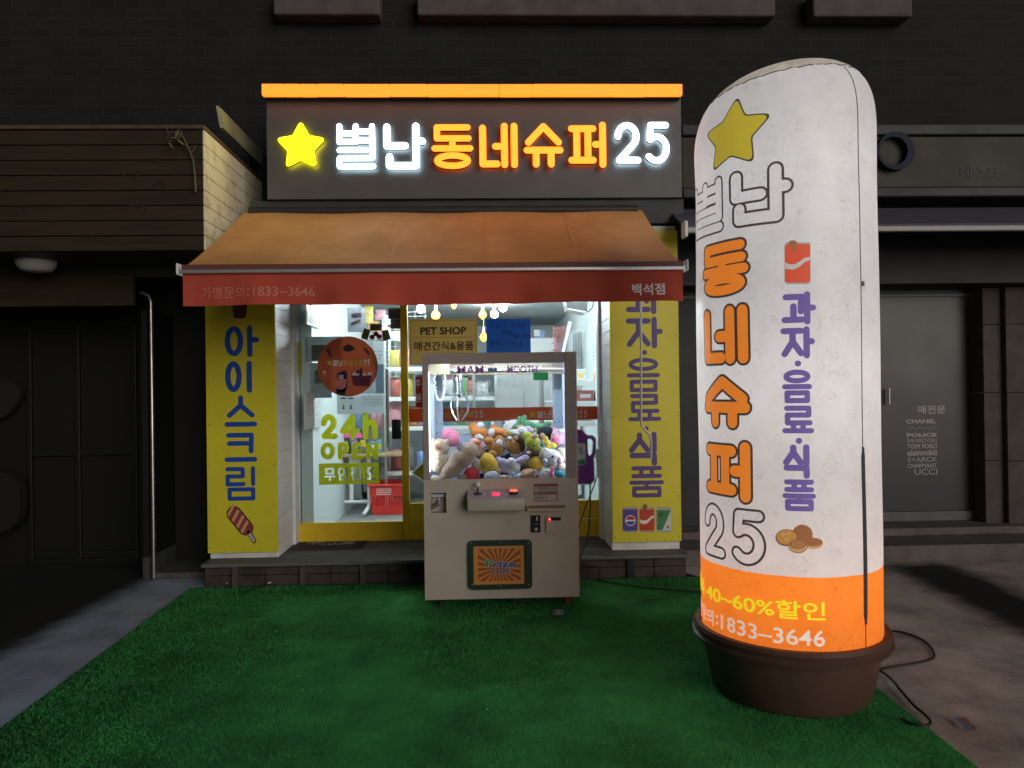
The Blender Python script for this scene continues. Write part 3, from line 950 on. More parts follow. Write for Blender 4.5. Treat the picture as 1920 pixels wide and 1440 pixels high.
# door mat
m0, m1, m2, m3 = G(538, 1029, Z_DECK + .01), G(677, 1029, Z_DECK + .01), G(694, 1009, Z_DECK + .01), G(560, 1009, Z_DECK + .01)
my0, my1 = (m0.y + m1.y) / 2, (m2.y + m3.y) / 2
mx0, mx1 = (m0.x + m3.x) / 2, (m1.x + m2.x) / 2
dm = thing('door_mat', 'dark grey door mat with white WELCOME lettering on the step', 'door mat', ((mx0 + mx1) / 2, (my0 + my1) / 2, Z_DECK))
MB().box(mx0, mx1, my0, my1, Z_DECK + 0.002, Z_DECK + 0.010, bev=0.003).build('pile', mat('mat_grey', (0.035, 0.037, 0.04), 0.95, noise=0.4, nscale=60, bump=0.6, bscale=300), dm)
mb = MB()
mb.box(mx0 - 0.018, mx1 + 0.018, my0 - 0.018, my1 + 0.018, Z_DECK + 0.0025, Z_DECK + 0.006, bev=0.0015)
mb.build('rubber_edge', mat('rubber', (0.07, 0.072, 0.075), 0.7), dm)
vf = fit(text_vf('WELCOME', 0.02), mx0 + 0.12, my0 + 0.15, mx1 - 0.09, my1 - 0.15)
MB().add([(x, y, Z_DECK + 0.0115) for x, y in vf[0]], vf[1]).build('lettering', mat('worn_white', (0.5, 0.5, 0.5), 0.9, noise=0.9, nscale=9, ramp=(0.42, 0.56)), dm)

# ---- things stuck on the glass
def logo(pb, Y, parent, wm, om, sm, w, t=0.0008):
    """small star and name line; boxes as fractions of the row"""
    x0, z0, x1, z1 = pb
    W_, H = x1 - x0, z1 - z0
    relief(union([star_poly(x0 + 0.05 * W_, z0 + H * 0.52, H * 0.55)]), Y, t).build('star', sm, parent, recalc=False)
    cells = [('별', .13, .235, wm), ('난', .245, .36, wm), ('동', .37, .475, om), ('네', .49, .59, om), ('슈', .60, .71, om), ('퍼', .72, .825, om), ('2', .84, .905, wm), ('5', .92, .985, wm)]
    for nm, mm in (('lettering', wm), ('lettering', om)):
        polys_v = []; polys_f = []
        for ch, a, b, m in cells:
            if m is not mm: continue
            v_, f_ = union(glyph_polys(ch, x0 + a * W_, z0, x0 + b * W_, z1, w))
            n_ = len(polys_v)
            polys_v += v_; polys_f += [tuple(i + n_ for i in q) for q in f_]
        relief((polys_v, polys_f), Y, t).build(nm, mm, parent, recalc=False)
c = at(652, 687, Y_G); rr = 56.0 * Y_G / F_PX
rs_ = thing('round_sticker', 'round orange sticker with shopping basket picture on the door glass', 'sticker', (c.x, Y_G, c.z - rr))
relief(union([ell(c.x, c.z, rr, rr, 48)[:-1]]), Y_G, 0.0008).build('disc', mat('sticker_orange', (0.62, 0.13, 0.05), 0.5, noise=0.15, nscale=3, trans=0.15), rs_, recalc=False)
YS = Y_G - 0.0009
logo(rect(614, 674, 695, 686, YS), YS, rs_, print_white, print_gold, print_gold, 0.0042, 0.0004)
mb = MB()
quad_px(mb, [(658, 704), (697, 704), (693, 724), (663, 724)], YS, 0.0004)
mb.build('basket_picture', mat('basket_purple', (0.20, 0.02, 0.10), 0.5), rs_)
mb = MB()
for k in range(6):
    quad_px(mb, [(664 + k * 5, 707), (665.5 + k * 5, 707), (665.5 + k * 4.7, 721), (664 + k * 4.7, 721)], YS - 0.0004, 0.0003)
mb.build('basket_slots', print_dark, rs_)
mb = MB()
for q in ([(661, 699), (672, 697), (673, 704), (660, 704)], [(677, 704), (679, 700), (686, 700), (688, 704)], [(689, 699), (697, 697), (698, 703), (690, 704)]):
    quad_px(mb, q, YS, 0.0004)
mb.build('groceries', print_white, rs_)
mb = MB()
quad_px(mb, [(675, 690), (679, 690), (680, 704), (674, 704)], YS - .0004, 0.0003)
quad_px(mb, [(668, 694), (673, 693), (674, 700), (668, 701)], YS - .0004, 0.0003)
quad_px(mb, [(632, 700), (645, 694), (651, 698), (651, 728), (646, 736), (634, 736)], YS, 0.0004)
mb.build('phone', mat('navy', (0.02, 0.015, 0.10), 0.5), rs_)
mb = MB(); quad_px(mb, [(629, 713), (640, 711), (650, 711), (648, 726), (640, 731), (631, 728)], YS - 0.0005, 0.0004)
mb.build('hand', mat('pink_hand', (0.62, 0.22, 0.25), 0.5), rs_)
mb = MB(); quad_px(mb, [(635, 703), (644, 703), (644, 711), (635, 711)], YS - 0.001, 0.0003)
quad_px(mb, [(607, 694), (612, 697), (609, 704), (605, 698)], YS, 0.0004)
mb.build('note', mat('note', (0.6, 0.45, 0.45), 0.5), rs_)
for q in ([(630, 728), (647, 728), (648, 740), (640, 742), (630, 738)], [(643, 651), (652, 645), (660, 648), (667, 654), (655, 660), (645, 658)],
          [(611, 655), (618, 653), (621, 664), (623, 672), (617, 668)], [(681, 653), (686, 652), (694, 663), (691, 667)]):
    mb = MB(); quad_px(mb, q, YS, 0.0004)
    mb.build('snack_picture', mat('snack_dark', (0.055, 0.04, 0.045), 0.5), rs_)

oh = thing('opening_hours_sticker', 'lime green 24h OPEN lettering sticker on the door glass', 'sticker', (c.x, Y_G, at(654, 862, Y_G).z))
for ch, pb, w in (('2', (600, 776, 634, 824), 0.026), ('4', (637, 776, 674, 824), 0.025), ('h', (678, 773, 710, 824), 0.0255),
                  ('O', (600, 829, 629, 862), 0.0205), ('P', (632, 829, 656, 862), 0.0205), ('E', (659, 829, 682, 862), 0.0185), ('N', (685, 829, 711, 862), 0.0205)):
    x0, z0, x1, z1 = rect(*pb, Y_G)
    relief(union(glyph_polys(ch, x0, z0, x1, z1, w)), Y_G, 0.0008).build('digit' if ch in '24' else 'letter', print_lime, oh, recalc=False)
x0, z0, x1, z1 = rect(598, 868, 711, 908, Y_G)
gl = [[(x0, z0), (x1, z0), (x1, z1), (x0, z1)]]
for i, ch in enumerate('무인점포'):
    a, _, b2, _ = rect(608 + i * 25, 877, 629 + i * 25, 900, Y_G)
    gl += glyph_polys(ch, a, z0 + 0.033, b2, z1 - 0.038, 0.0075)
relief(union(gl, hole=True), Y_G, 0.0008).build('staffless_sticker', print_lime, recalc=False, label='lime green rectangle sticker with cut out Korean lettering below OPEN', cat='sticker')

def poster(name, pb, Y, m, label, cat='poster', group=None, t=0.002):
    b = rect(*pb, Y)
    tt_ = thing(name, label, cat, ((b[0] + b[2]) / 2, Y, b[1]), group)
    MB().box(b[0], b[2], Y - t, Y, b[1], b[3]).build('sheet', m, tt_)
    return tt_, b
ps, b = poster('pet_shop_poster', (767, 598, 895, 684), Y_G - 0.001, mat('poster_tan', (0.68, 0.53, 0.24), 0.6, noise=0.1, nscale=5, trans=0.5), 'tan PET SHOP poster with Korean pet treats line in the window')
YP = Y_G - 0.003
fontpart('lettering', 'PET SHOP', rect(788, 613, 874, 627.5, YP), YP, print_dark, ps, bold=0.035, t=0.0006)
fontpart('lettering', '애견간식&용품', rect(776, 640, 888, 657, YP), YP, print_dark, ps, bold=0.024, t=0.0006)
mb = MB(); quad_px(mb, [(776, 632), (887, 632), (887, 633), (776, 633)], YP, 0.0005)
for q in ([(770, 601), (893, 601), (893, 602), (770, 602)], [(770, 602), (771, 602), (771, 682), (770, 682)], [(892, 602), (893, 602), (893, 660), (892, 660)]):
    quad_px(mb, q, YP, 0.0005)
mb.build('rule', mat('poster_line', (0.35, 0.2, 0.05), 0.6), ps)
bs, b = poster('sale_notice', (912, 598, 995, 662), Y_G - 0.001, mat('blue_paper', (0.03, 0.20, 0.52), 0.6, noise=0.1, nscale=6, trans=0.5), 'blue sheet with handwritten BIG SALE notice in the window', 'notice')
pen = mat('pen_ink', (0.01, 0.03, 0.12), 0.6)
fontpart('writing', '두 바 이  초코렛', rect(918, 605, 984, 615, YP), YP, pen, bs, t=0.0004)
fontpart('writing', '30g', rect(939, 618, 961, 629, YP), YP, pen, bs, t=0.0004)
fontpart('writing', '₩1900', rect(962, 626, 993, 635, YP), YP, pen, bs, t=0.0004)
fontpart('writing', 'BIG SALE', rect(921, 638, 981, 648, YP), YP, pen, bs, t=0.0004)
# window band
b = rect(766, 764, 1126, 789, Y_G)
band = thing('window_band', 'orange band with repeated shop name stuck across the window', 'window sticker', ((b[0] + b[2]) / 2, Y_G, b[1]))
MB().box(xm1 + 0.002, dx1 - 0.033, Y_G - 0.0008, Y_G, b[1], b[3]).build('strip', mat('band_orange', (0.66, 0.18, 0.06), 0.5, noise=0.1, nscale=4, trans=0.5), band)
YB_ = Y_G - 0.0009
for (a, b2) in ((790, 908), (993, 1103)):
    logo(rect(a, 770, b2, 783.5, YB_), YB_, band, vinyl_white, vinyl_gold, print_lime, 0.0048, 0.0005)
# white window writing
ww = thing('window_lettering', 'white Korean staffless shop lettering on the window glass above the orange band', 'lettering', (0, Y_G, 1.3))
fontpart('lettering', '소중한  물건들을', rect(880, 712, 985, 727, Y_G), Y_G, vinyl_white, ww, bold=0.012, t=0.0006)
fontpart('lettering', '24시간  무인점포입니다', rect(850, 734, 990, 748, Y_G), Y_G, vinyl_white, ww, bold=0.012, t=0.0006)
# vertical red notice by the mullion
rn, b = poster('caution_sticker', (779, 706, 800, 764), Y_G, mat('notice_red', (0.42, 0.05, 0.02), 0.5, trans=0.5), 'narrow red vertical notice with white lettering beside the yellow mullion', 'sticker', t=0.0008)
fontpart('lettering', '주', rect(779.5, 712, 789, 727, Y_G - .0009), Y_G - .0009, print_white, rn, bold=0.02, t=0.0005)
fontpart('lettering', '원', rect(779.5, 738, 789, 754, Y_G - .0009), Y_G - .0009, print_white, rn, bold=0.02, t=0.0005)
# juice jug sticker
def px_poly(pts, Y):
    return [(at(a, b_, Y).x, at(a, b_, Y).z) for a, b_ in pts][::-1]
jug = [(1058, 806), (1091, 806), (1095, 812), (1101, 817), (1111, 818), (1116, 824), (1116, 850), (1112, 858), (1114, 900), (1108, 907), (1058, 907)]
jj = thing('juice_sticker', 'purple grape juice jug sticker on the window behind the machine', 'sticker', (at(1090, 907, Y_G).x, Y_G, at(1090, 907, Y_G).z))
hole = px_poly([(1102, 824), (1107, 823), (1111, 828), (1110, 848), (1106, 854), (1103, 850)], Y_G)
def grow(pts, k):
    cx_ = sum(p[0] for p in pts) / len(pts); cz_ = sum(p[1] for p in pts) / len(pts)
    out = []
    n = len(pts)
    for i in range(n):
        a, p, c_ = Vector(pts[i - 1]), Vector(pts[i]), Vector(pts[(i + 1) % n])
        d1, d2 = (p - a).normalized(), (c_ - p).normalized()
        nn = Vector((d1.y + d2.y, -(d1.x + d2.x)))
        if nn.length < 1e-6: nn = Vector((d1.y, -d1.x))
        nn.normalize()
        out.append((p.x + nn.x * k, p.y + nn.y * k))
    return out
jp = px_poly(jug, Y_G)
relief(union([grow(jp, 0.011), hole], hole=True), Y_G, 0.0006).build('outline', vinyl_white, jj, recalc=False)
relief(union([jp, grow(hole, 0.008)], hole=True), Y_G - 0.0006, 0.0005).build('jug', mat('juice_purple', (0.17, 0.065, 0.42), 0.45, noise=0.5, nscale=14, col2=(0.32, 0.05, 0.24), trans=0.5), jj, recalc=False)
mb = MB(); quad_px(mb, [(1060, 831), (1096, 831), (1098, 834), (1098, 869), (1095, 872), (1060, 872)], Y_G - 0.0012, 0.0005)
mb.build('label_panel', vinyl_white, jj)
mb = MB(); quad_px(mb, [(1060, 854), (1087, 863), (1097, 860), (1097, 871), (1060, 871)], Y_G - 0.0018, 0.0004)
mb.build('label_leaf', print_green, jj)
fontpart('lettering', 'GRAPE', rect(1069, 839, 1092, 845, Y_G - .0018), Y_G - .0018, print_dark, jj, bold=0.01, t=0.0004)
fontpart('lettering', 'JUICE', rect(1066, 846, 1093, 853, Y_G - .0018), Y_G - .0018, print_dark, jj, bold=0.012, t=0.0004)
yd = thing('diamond_sticker', 'yellow diamond sticker with white border low on the window', 'sticker', (at(792, 904, Y_G).x, Y_G, at(792, 904, Y_G).z))
relief(union([px_poly([(771, 887), (796, 862), (812, 880), (796, 906)], Y_G)]), Y_G, 0.0006).build('border', vinyl_white, yd, recalc=False)
relief(union([px_poly([(774, 886.5), (796, 866), (809, 880), (796, 902)], Y_G)]), Y_G - 0.0006, 0.0004).build('face', mat('diamond_y', (0.35, 0.33, 0.03), 0.5, trans=0.5), yd, recalc=False)
# switch box, white socket
b = rect(1120, 869, 1134, 896, Y_DOOR - 0.06)
MB().box(b[0], b[2] + 0.02, Y_DOOR - 0.07, Y_DOOR - 0.003, b[1], b[3], bev=0.004).build('socket_box', white_plastic, label='small white socket box on the right window jamb', cat='socket box')
b = rect(1117, 843, 1123, 868, Y_DOOR - 0.02)
MB().box(b[0], b[2], Y_DOOR - 0.04, Y_DOOR - 0.003, b[1] + 0.002, b[3], bev=0.004).build('sensor_strip', white_plastic, label='slim white door sensor just above the socket box', cat='sensor')

# ------------------------------------------------------------------ papers behind the door glass
Y_I = Y_DOOR + 0.032
def scribble(parent, pb, Y, rows, m, seed, t=0.0004):
    """rows of short dashes standing for small print"""
    r2 = random.Random(seed)
    mb = MB()
    x0, y0, x1, y1 = pb
    for k in range(rows):
        yk = y0 + (y1 - y0) * (k + 0.3) / rows
        x = x0
        while x < x1 - 2:
            w = r2.uniform(2, 6)
            quad_px(mb, [(x, yk), (min(x + w, x1), yk), (min(x + w, x1), yk + (y1 - y0) / rows * 0.32), (x, yk + (y1 - y0) / rows * 0.32)], Y, t)
            x += w + r2.uniform(1, 2.5)
    mb.build('small_print', m, parent)
soft_grey = mat('soft_grey', (0.42, 0.45, 0.47), 0.7, trans=0.5)
p1, _ = poster('notice', (572, 631, 641, 678), Y_I, grey_paper, 'grey landscape notice with dark picture left of round sticker', 'notice')
mb = MB(); quad_px(mb, [(584, 647), (638, 647), (638, 675), (584, 675)], Y_I - 0.003, 0.0005); mb.build('picture', mat('grey_pic', (0.22, 0.26, 0.26), 0.7, noise=0.5, nscale=18), p1)
scribble(p1, (575, 634, 638, 640), Y_I - .003, 1, soft_grey, 1)
p2, _ = poster('notice', (582, 680, 622, 746), Y_I, grey_paper, 'grey upright notice below the landscape notice on the door', 'notice')
mb = MB(); quad_px(mb, [(590, 694), (606, 692), (606, 718), (590, 720)], Y_I - 0.003, 0.0005); mb.build('picture', MATS['grey_pic'], p2)
p3, _ = poster('notice', (632, 738, 720, 776), Y_I, paper, 'white sheet with two small drawn faces under the round sticker', 'notice')
faces_m = mat('face_ink', (0.10, 0.11, 0.12), 0.7)
for fx in (644, 658):
    cc = at(fx, 751, Y_I); rf = 5.2 * Y_I / F_PX
    relief(union([ell(cc.x, cc.z + rf * 0.5, rf * 1.15, rf * 0.6, 14, 0, 180)]), Y_I - .003, .0004).build('drawn_hair', faces_m, p3, recalc=False)
    mb = MB(); quad_px(mb, [(fx - 3, 760), (fx + 3, 760), (fx + 1, 763), (fx + 3, 767), (fx - 3, 767), (fx - 1, 763)], Y_I - .003, .0004)
    mb.build('drawn_bow', faces_m, p3)
    relief(union([cap_px((fx - 3, 753), (fx - 2, 753), .5, Y_I), cap_px((fx + 2, 753), (fx + 3, 753), .5, Y_I), cap_px((fx - 1.5, 757), (fx + 1.5, 757), .4, Y_I)]), Y_I - .003, .0004).build('drawn_face', faces_m, p3, recalc=False)
scribble(p3, (680, 742, 717, 762), Y_I - .003, 4, soft_grey, 2)
p4, _ = poster('notice', (699, 640, 720, 682), Y_I, paper, 'white paper strip peeking out right of the round sticker', 'notice')
scribble(p4, (702, 656, 716, 676), Y_I - .003, 3, soft_grey, 3)
poster('notice', (704, 682.5, 720, 737), Y_I, mat('blue_grey_paper', (0.33, 0.40, 0.47), 0.6, trans=0.5), 'blue grey paper strip below the white strip on door', 'notice')
poster('notice_card', (728, 577, 752, 598), Y_I, mat('black_card', (0.02, 0.035, 0.035), 0.6), 'black square card in the top corner of the door glass', 'card')
poster('notice_card', (732, 598.5, 752, 616), Y_I, mat('brown_card', (0.14, 0.12, 0.12), 0.6, noise=0.3, nscale=12), 'brown card directly under the black card on door', 'card')
poster('yellow_strip', (557, 642, 566, 707), Y_I, mat('strip_yellow', (0.62, 0.55, 0.03), 0.6, trans=0.5), 'narrow yellow strip with small print near the left door jamb', 'sticker')
# white pillow packet taped on the glass
b = rect(650, 577, 685, 622, Y_I)
mb = MB()
v = []; f = []
for s in (-1, 1):
    for j in range(9):
        for i in range(9):
            u, w = i / 8, j / 8
            puff = 0.022 * (math.sin(math.pi * u) * math.sin(math.pi * w)) ** 0.6
            pin = 0.05 * math.sin(math.pi * w) * (u - 0.5)
            v.append((b[0] + (b[2] - b[0]) * (u - pin * 0.6), Y_I + 0.03 + s * puff, b[1] + (b[3] - b[1]) * w))
for k in range(2):
    for j in range(8):
        for i in range(8):
            a = k * 81 + j * 9 + i
            q = (a, a + 1, a + 10, a + 9)
            f.append(q if k == 0 else q[::-1])
pk = MB().add(v, f).build('snack_packet', mat('packet_white', (0.62, 0.63, 0.68), 0.35, noise=0.1, nscale=6, trans=0.5), smooth=True, recalc=False,
    label='large white crinkled packet with pastel print hanging inside door', cat='packet')
mb = MB()
quad_px(mb, [(659, 588), (677, 586), (679, 595), (660, 597)], Y_I + 0.004, 0.0008); mb.build('print', mat('pastel_pink', (0.62, 0.40, 0.50), 0.5), pk)
mb = MB(); quad_px(mb, [(657, 606), (675, 599), (677, 605), (659, 611)], Y_I + 0.004, 0.0008); mb.build('print', mat('pastel_y', (0.66, 0.55, 0.40), 0.5), pk)
# green and red paper decoration
dk_ = thing('paper_decoration', 'paper decoration of green blocks and dark red rounds on the door glass', 'decoration', (at(705, 640, Y_I).x, Y_I, at(705, 640, Y_I).z))
gdec = mat('dec_green', (0.10, 0.13, 0.03), 0.6, noise=0.3, nscale=30)
for q in ([(694, 607), (716, 607), (716, 620), (694, 620)], [(683, 615), (695, 619), (689, 638), (677, 634)], [(716, 620), (728, 618), (733, 636), (719, 640)]):
    mb = MB(); quad_px(mb, q, Y_I, 0.004); mb.build('green_block', gdec, dk_)
mb = MB()
for (a, b2) in ((698, 632), (711, 631), (705, 626)):
    cc = at(a, b2, Y_I)
    mb.ball((cc.x, Y_I - 0.004, cc.z), (0.024, 0.008, 0.022), 12)
mb.build('red_round', mat('dec_red', (0.16, 0.015, 0.012), 0.6), dk_, smooth=True)

# ------------------------------------------------------------------ shop interior
def wallrect(pxa, pya, pxb, pyb, X):     # y-range and z-range on a side wall plane
    a, b2 = atx(pxa, pya, X), atx(pxb, pyb, X)
    return min(a.y, b2.y), max(a.y, b2.y), min(a.z, b2.z), max(a.z, b2.z)
y0, y1 = atx(571, 600, XL).y, atx(595, 600, XL).y
za, zb2 = atx(583, 612, XL).z, atx(583, 576, XL).z
fr = thing('wall_frame', 'silver edged frame hanging high on the left shop wall', 'picture frame', (XL, (y0 + y1) / 2, za))
MB().box(XL + 0.001, XL + 0.02, y0, y1, za, zb2, bev=0.004).build('frame', alu, fr)
MB().box(XL + 0.021, XL + 0.023, y0 + 0.02, y1 - 0.02, za + 0.02, zb2 - 0.02).build('picture', mat('pic_grey', (0.38, 0.43, 0.42), 0.3), fr)
y0, y1 = atx(569, 770, XL).y, atx(598, 770, XL).y
za, zb2 = atx(583, 803, XL).z, atx(583, 738, XL).z
cv = thing('wall_print', 'pale print with faint pink marks low on the left shop wall', 'picture', (XL, (y0 + y1) / 2, za))
MB().box(XL + 0.001, XL + 0.025, y0, y1, za, zb2).build('canvas', paper, cv)
mb = MB()
for k in range(14):
    yk = rnd.uniform(y0 + .05, y1 - .1); zk = rnd.uniform(za + .1, zb2 - .05)
    mb.box(XL + 0.0255, XL + 0.0262, yk, yk + rnd.uniform(.03, .09), zk, zk + rnd.uniform(.005, .02))
mb.build('marks', mat('pink_marks', (0.6, 0.42, 0.45), 0.7), cv)

bulb_m = mat('bulb_lit', (0.8, 0.8, 0.8), 0.4, emit=(0.93, 0.97, 1.0), es=90)
amber_m = mat('amber_lit', (0.8, 0.5, 0.1), 0.4, emit=(1.0, 0.36, 0.02), es=3.0)
labels = ('white globe bulb nearest the yellow mullion', 'white globe bulb high above the blue notice', 'white globe bulb slightly lower beside the amber lantern')
for (px, py, Y, rr_), lb in zip(((789, 579, 8.2, 8), (943, 576, 8.2, 8), (927, 589, 9.0, 7)), labels):
    p = at(px, py, Y); r_ = rr_ * Y / F_PX
    t = thing('light_bulb', lb, 'light bulb', p, 'white bulbs on the shop ceiling')
    MB().ball(p, r_, 16).build('globe', bulb_m, t, smooth='all')
    MB().lathe((p.x, p.y, p.z), [(0.02, r_ * 0.9), (0.022, r_ + 0.05), (0.008, r_ + 0.06), (0.008, ZC - p.z)], 12).build('socket', white_plastic, t)
labels = ('amber glass lantern left of PET SHOP top', 'amber ribbed lantern between poster and blue notice', 'amber tip lantern peeking under the valance', 'amber lantern half hidden lower by the blue notice edge')
for (px, py, Y, rr_), lb in zip(((817, 591, 8.6, 8), (905, 590, 8.6, 7), (851, 573, 8.6, 5), (907, 632, 9.6, 7)), labels):
    p = at(px, py, Y); r_ = rr_ * Y / F_PX
    t = thing('pendant_lantern', lb, 'lantern', p, 'amber lanterns hanging in the shop')
    prof = [(0.012, -r_ * 1.25)]
    for k in range(1, 10):
        s = k / 10
        prof.append((r_ * (math.sin(math.pi * s) ** 0.7) * (1 + 0.08 * (k % 2)), -r_ * 1.25 + 2.5 * r_ * s))
    prof.append((0.012, r_ * 1.25))
    MB().lathe(p, prof, 14).build('shade', amber_m, t, smooth='all')
    MB().lathe(p, [(0.018, r_ * 1.25), (0.018, r_ * 1.25 + 0.07), (0.004, r_ * 1.25 + 0.075), (0.004, ZC - p.z)], 8).build('cord', white_plastic, t)
tube_m = mat('tube_lit', (0.8, 0.8, 0.8), 0.4, emit=(0.86, 0.97, 1.0), es=78)  # unseen tubes added to light the room and the ground outside
for X_, Y_, lb in ((-0.8, 6.8, 'added unseen tube lamp over the red basket'), (0.45, 6.8, 'added unseen tube lamp over the shop window'), (-0.2, 8.15, 'added unseen tube lamp deep in the shop')):
    t = thing('added_tube_lamp', lb, 'added lamp', (X_, Y_, ZC - 0.05), 'unseen tube lamps added to light the shop')
    MB().box(X_ - 0.62, X_ + 0.62, Y_ - 0.07, Y_ + 0.07, ZC - 0.03, ZC - 0.001, bev=0.005).build('base', white_plastic, t)
    MB().tube([(X_ - 0.58, Y_, ZC - 0.055), (X_ + 0.58, Y_, ZC - 0.055)], 0.02, 10).build('tube', tube_m, t, smooth=True)

pal = [('pink', (0.70, 0.28, 0.36)), ('yellow', (0.68, 0.55, 0.05)), ('white', (0.72, 0.72, 0.72)), ('red', (0.52, 0.04, 0.03)), ('blue', (0.06, 0.18, 0.45)),
       ('green', (0.12, 0.35, 0.10)), ('orange', (0.70, 0.28, 0.05)), ('teal', (0.06, 0.32, 0.36)), ('black', (0.03, 0.03, 0.04)), ('violet', (0.28, 0.12, 0.42))]
pm = {n: mat('pack_' + n, c, 0.3, noise=0.35, nscale=22, col2=tuple(min(1, q * 0.5 + 0.15) for q in c)) for n, c in pal}
r3 = random.Random(21)
def pillow_bag(x, y, z, w, h, d, name, col, label, group, yaw=0, hang=False):
    v = []; f = []
    n = 6
    cy, sy = math.cos(yaw), math.sin(yaw)
    for s in (-1, 1):
        for j in range(n + 1):
            for i in range(n + 1):
                u, q = i / n, j / n
                puff = d / 2 * (max(0, math.sin(math.pi * u)) * max(0, math.sin(math.pi * q))) ** 0.55
                lx = (u - 0.5) * w * (1 - 0.08 * math.sin(math.pi * q)); ly = s * puff + 0.001 * s
                v.append((x + lx * cy - ly * sy, y + lx * sy + ly * cy, z + q * h + 0.004 * math.sin(u * 20)))
    m1 = (n + 1) ** 2
    for k in range(2):
        for j in range(n):
            for i in range(n):
                a = k * m1 + j * (n + 1) + i
                q = (a, a + 1, a + n + 2, a + n + 1)
                f.append(q if k == 0 else q[::-1])
    return MB().add(v, f).build(name, pm[col], smooth=True, recalc=False, label=label, cat='snack bag', group=group)
shelf_m = mat('shelf_grey', (0.14, 0.15, 0.165), 0.45)
def shelf_unit(X0, X1, Y0, Y1, zs, ztop, label, m=shelf_m):
    t = thing('shelf_rack', label, 'shelf', ((X0 + X1) / 2, (Y0 + Y1) / 2, Z_DECK))
    for X_ in (X0, X1):
        for Y_ in (Y0, Y1):
            MB().box(X_ - 0.014, X_ + 0.014, Y_ - 0.014, Y_ + 0.014, Z_DECK + 0.005, ztop).build('upright', alu, t)
    for z in zs:
        MB().box(X0 + 0.015, X1 - 0.015, Y0, Y1, z - 0.022, z, bev=0.003).build('shelf', m, t)
        MB().box(X0 + 0.015, X1 - 0.015, Y0 - 0.018, Y0 - 0.001, z - 0.045, z - 0.002).build('price_rail', white_plastic, t)
    return t
def fill(X0, X1, Y0, zs, hmax, where, step=0.15, seed=1):
    r4 = random.Random(seed)
    for zi, z in enumerate(zs):
        x = X0 + 0.09
        while x < X1 - 0.06:
            n = r4.choice(pal)[0]
            w = r4.uniform(0.11, 0.16)
            pillow_bag(x, Y0 + 0.1 + r4.uniform(0, 0.04), z + 0.002, w, min(hmax, r4.uniform(0.17, 0.27)), 0.07, 'snack_bag', n, f'{n} snack bag standing on {ORD[zi]} {where}', f'snack bags on the {where}', yaw=r4.uniform(-.25, .25))
            x += w + r4.uniform(0.0, 0.03)
ORD = ('the lowest shelf of', 'the second shelf of', 'the third shelf of', 'the fourth shelf of', 'the top shelf of')
# rack behind the mullion on the left half
sX0, sX1 = at(722, 700, 8.0).x, at(722, 700, 8.0).x + 0.95
zs1 = (0.62, 1.10, 1.42, 1.74)
shelf_unit(sX0, sX1, 8.0, 8.4, zs1, 2.2, 'grey metal snack rack behind the yellow mullion')
fill(sX0, sX1, 8.0, zs1, 0.26, 'grey snack rack', seed=4)
# wall grid of hanging bags behind the door
gx0, gx1 = at(676, 600, 8.9).x, at(752, 600, 8.9).x
grid = thing('wire_grid', 'white wire display grid with hanging packets seen through the door', 'display grid', (gx0, 8.98, 1.6))
mb = MB()
for k in range(16):
    z = 1.65 + k * 0.052
    mb.box(gx0 - 0.2, gx1 + 0.3, 8.97, 8.976, z, z + 0.005)
for k in range(9):
    x = gx0 - 0.2 + k * 0.12
    mb.box(x, x + 0.005, 8.977, 8.983, 1.62, 2.45)
mb.build('wires', white_plastic, grid)
for i, (px, py, n) in enumerate(((690, 584, 'yellow'), (690, 597, 'yellow'), (714, 590, 'pink'), (725, 600, 'white'), (700, 612, 'orange'), (718, 618, 'pink'), (740, 630, 'white'))):
    p = at(px, py, 8.9)
    pillow_bag(p.x, 8.9, p.z - 0.06, 0.13, 0.12, 0.05, 'hanging_packet', n, f'{n} packet hanging on the white wire grid', 'packets on the wire grid')
# grey back cabinet
cX0, cX1 = XL + 0.02, at(765, 800, 8.9).x
cab = thing('grey_cabinet', 'tall grey panelled cabinet at the back left of the shop', 'cabinet', ((cX0 + cX1) / 2, 9.0, Z_DECK))
gcm = mat('cab_grey', (0.22, 0.23, 0.245), 0.5, noise=0.2, nscale=6, stretch=(8, 1, 1))
xk = cX0
for w in (0.2, 0.26, 0.26, 0.22):
    MB().box(xk + 0.002, min(xk + w, cX1 + .2) - 0.002, 8.88, 9.2, Z_DECK + 0.09, 1.62, bev=0.003).build('door', gcm, cab)
    xk += w
MB().box(cX0, cX1, 8.92, 9.2, Z_DECK + 0.005, Z_DECK + 0.088).build('plinth', black_plastic, cab)
fontpart('lettering', '동네슈퍼', rect(712, 867, 746, 875, 8.87), 8.879, mat('brown_letters', (0.12, 0.06, 0.05), 0.5), cab, bold=0.03, t=0.002)
# small folding table with tube legs, goods on it
tY = 7.8
tx0, tx1 = at(622, 850, tY).x, at(690, 850, tY).x
tz = at(650, 852, tY).z
tab = thing('display_table', 'small table on white tube legs behind OPEN lettering', 'table', ((tx0 + tx1) / 2, tY + 0.2, Z_DECK))
MB().box(tx0 - 0.06, tx1 + 0.35, tY - 0.02, tY + 0.4, tz - 0.03, tz, bev=0.004).build('tabletop', wood_tan, tab)
tube_w = mat('tube_white', (0.78, 0.79, 0.79), 0.35)
for xk in (tx0, tx1):
    MB().tube([(xk, tY + 0.05, tz - 0.031), (xk, tY + 0.05, Z_DECK + 0.12), (xk, tY - 0.02, Z_DECK + 0.08), (xk - 0.03, tY - 0.16, Z_DECK + 0.028)], 0.02, 10).build('leg', tube_w, tab, smooth=True)
mb = MB(); mb.tube([(tx0, tY + 0.05, Z_DECK + 0.13), (tx1, tY + 0.05, Z_DECK + 0.13)], 0.018, 8)
mb.build('stretcher', tube_w, tab, smooth=True)
xm = (tx0 + tx1) / 2
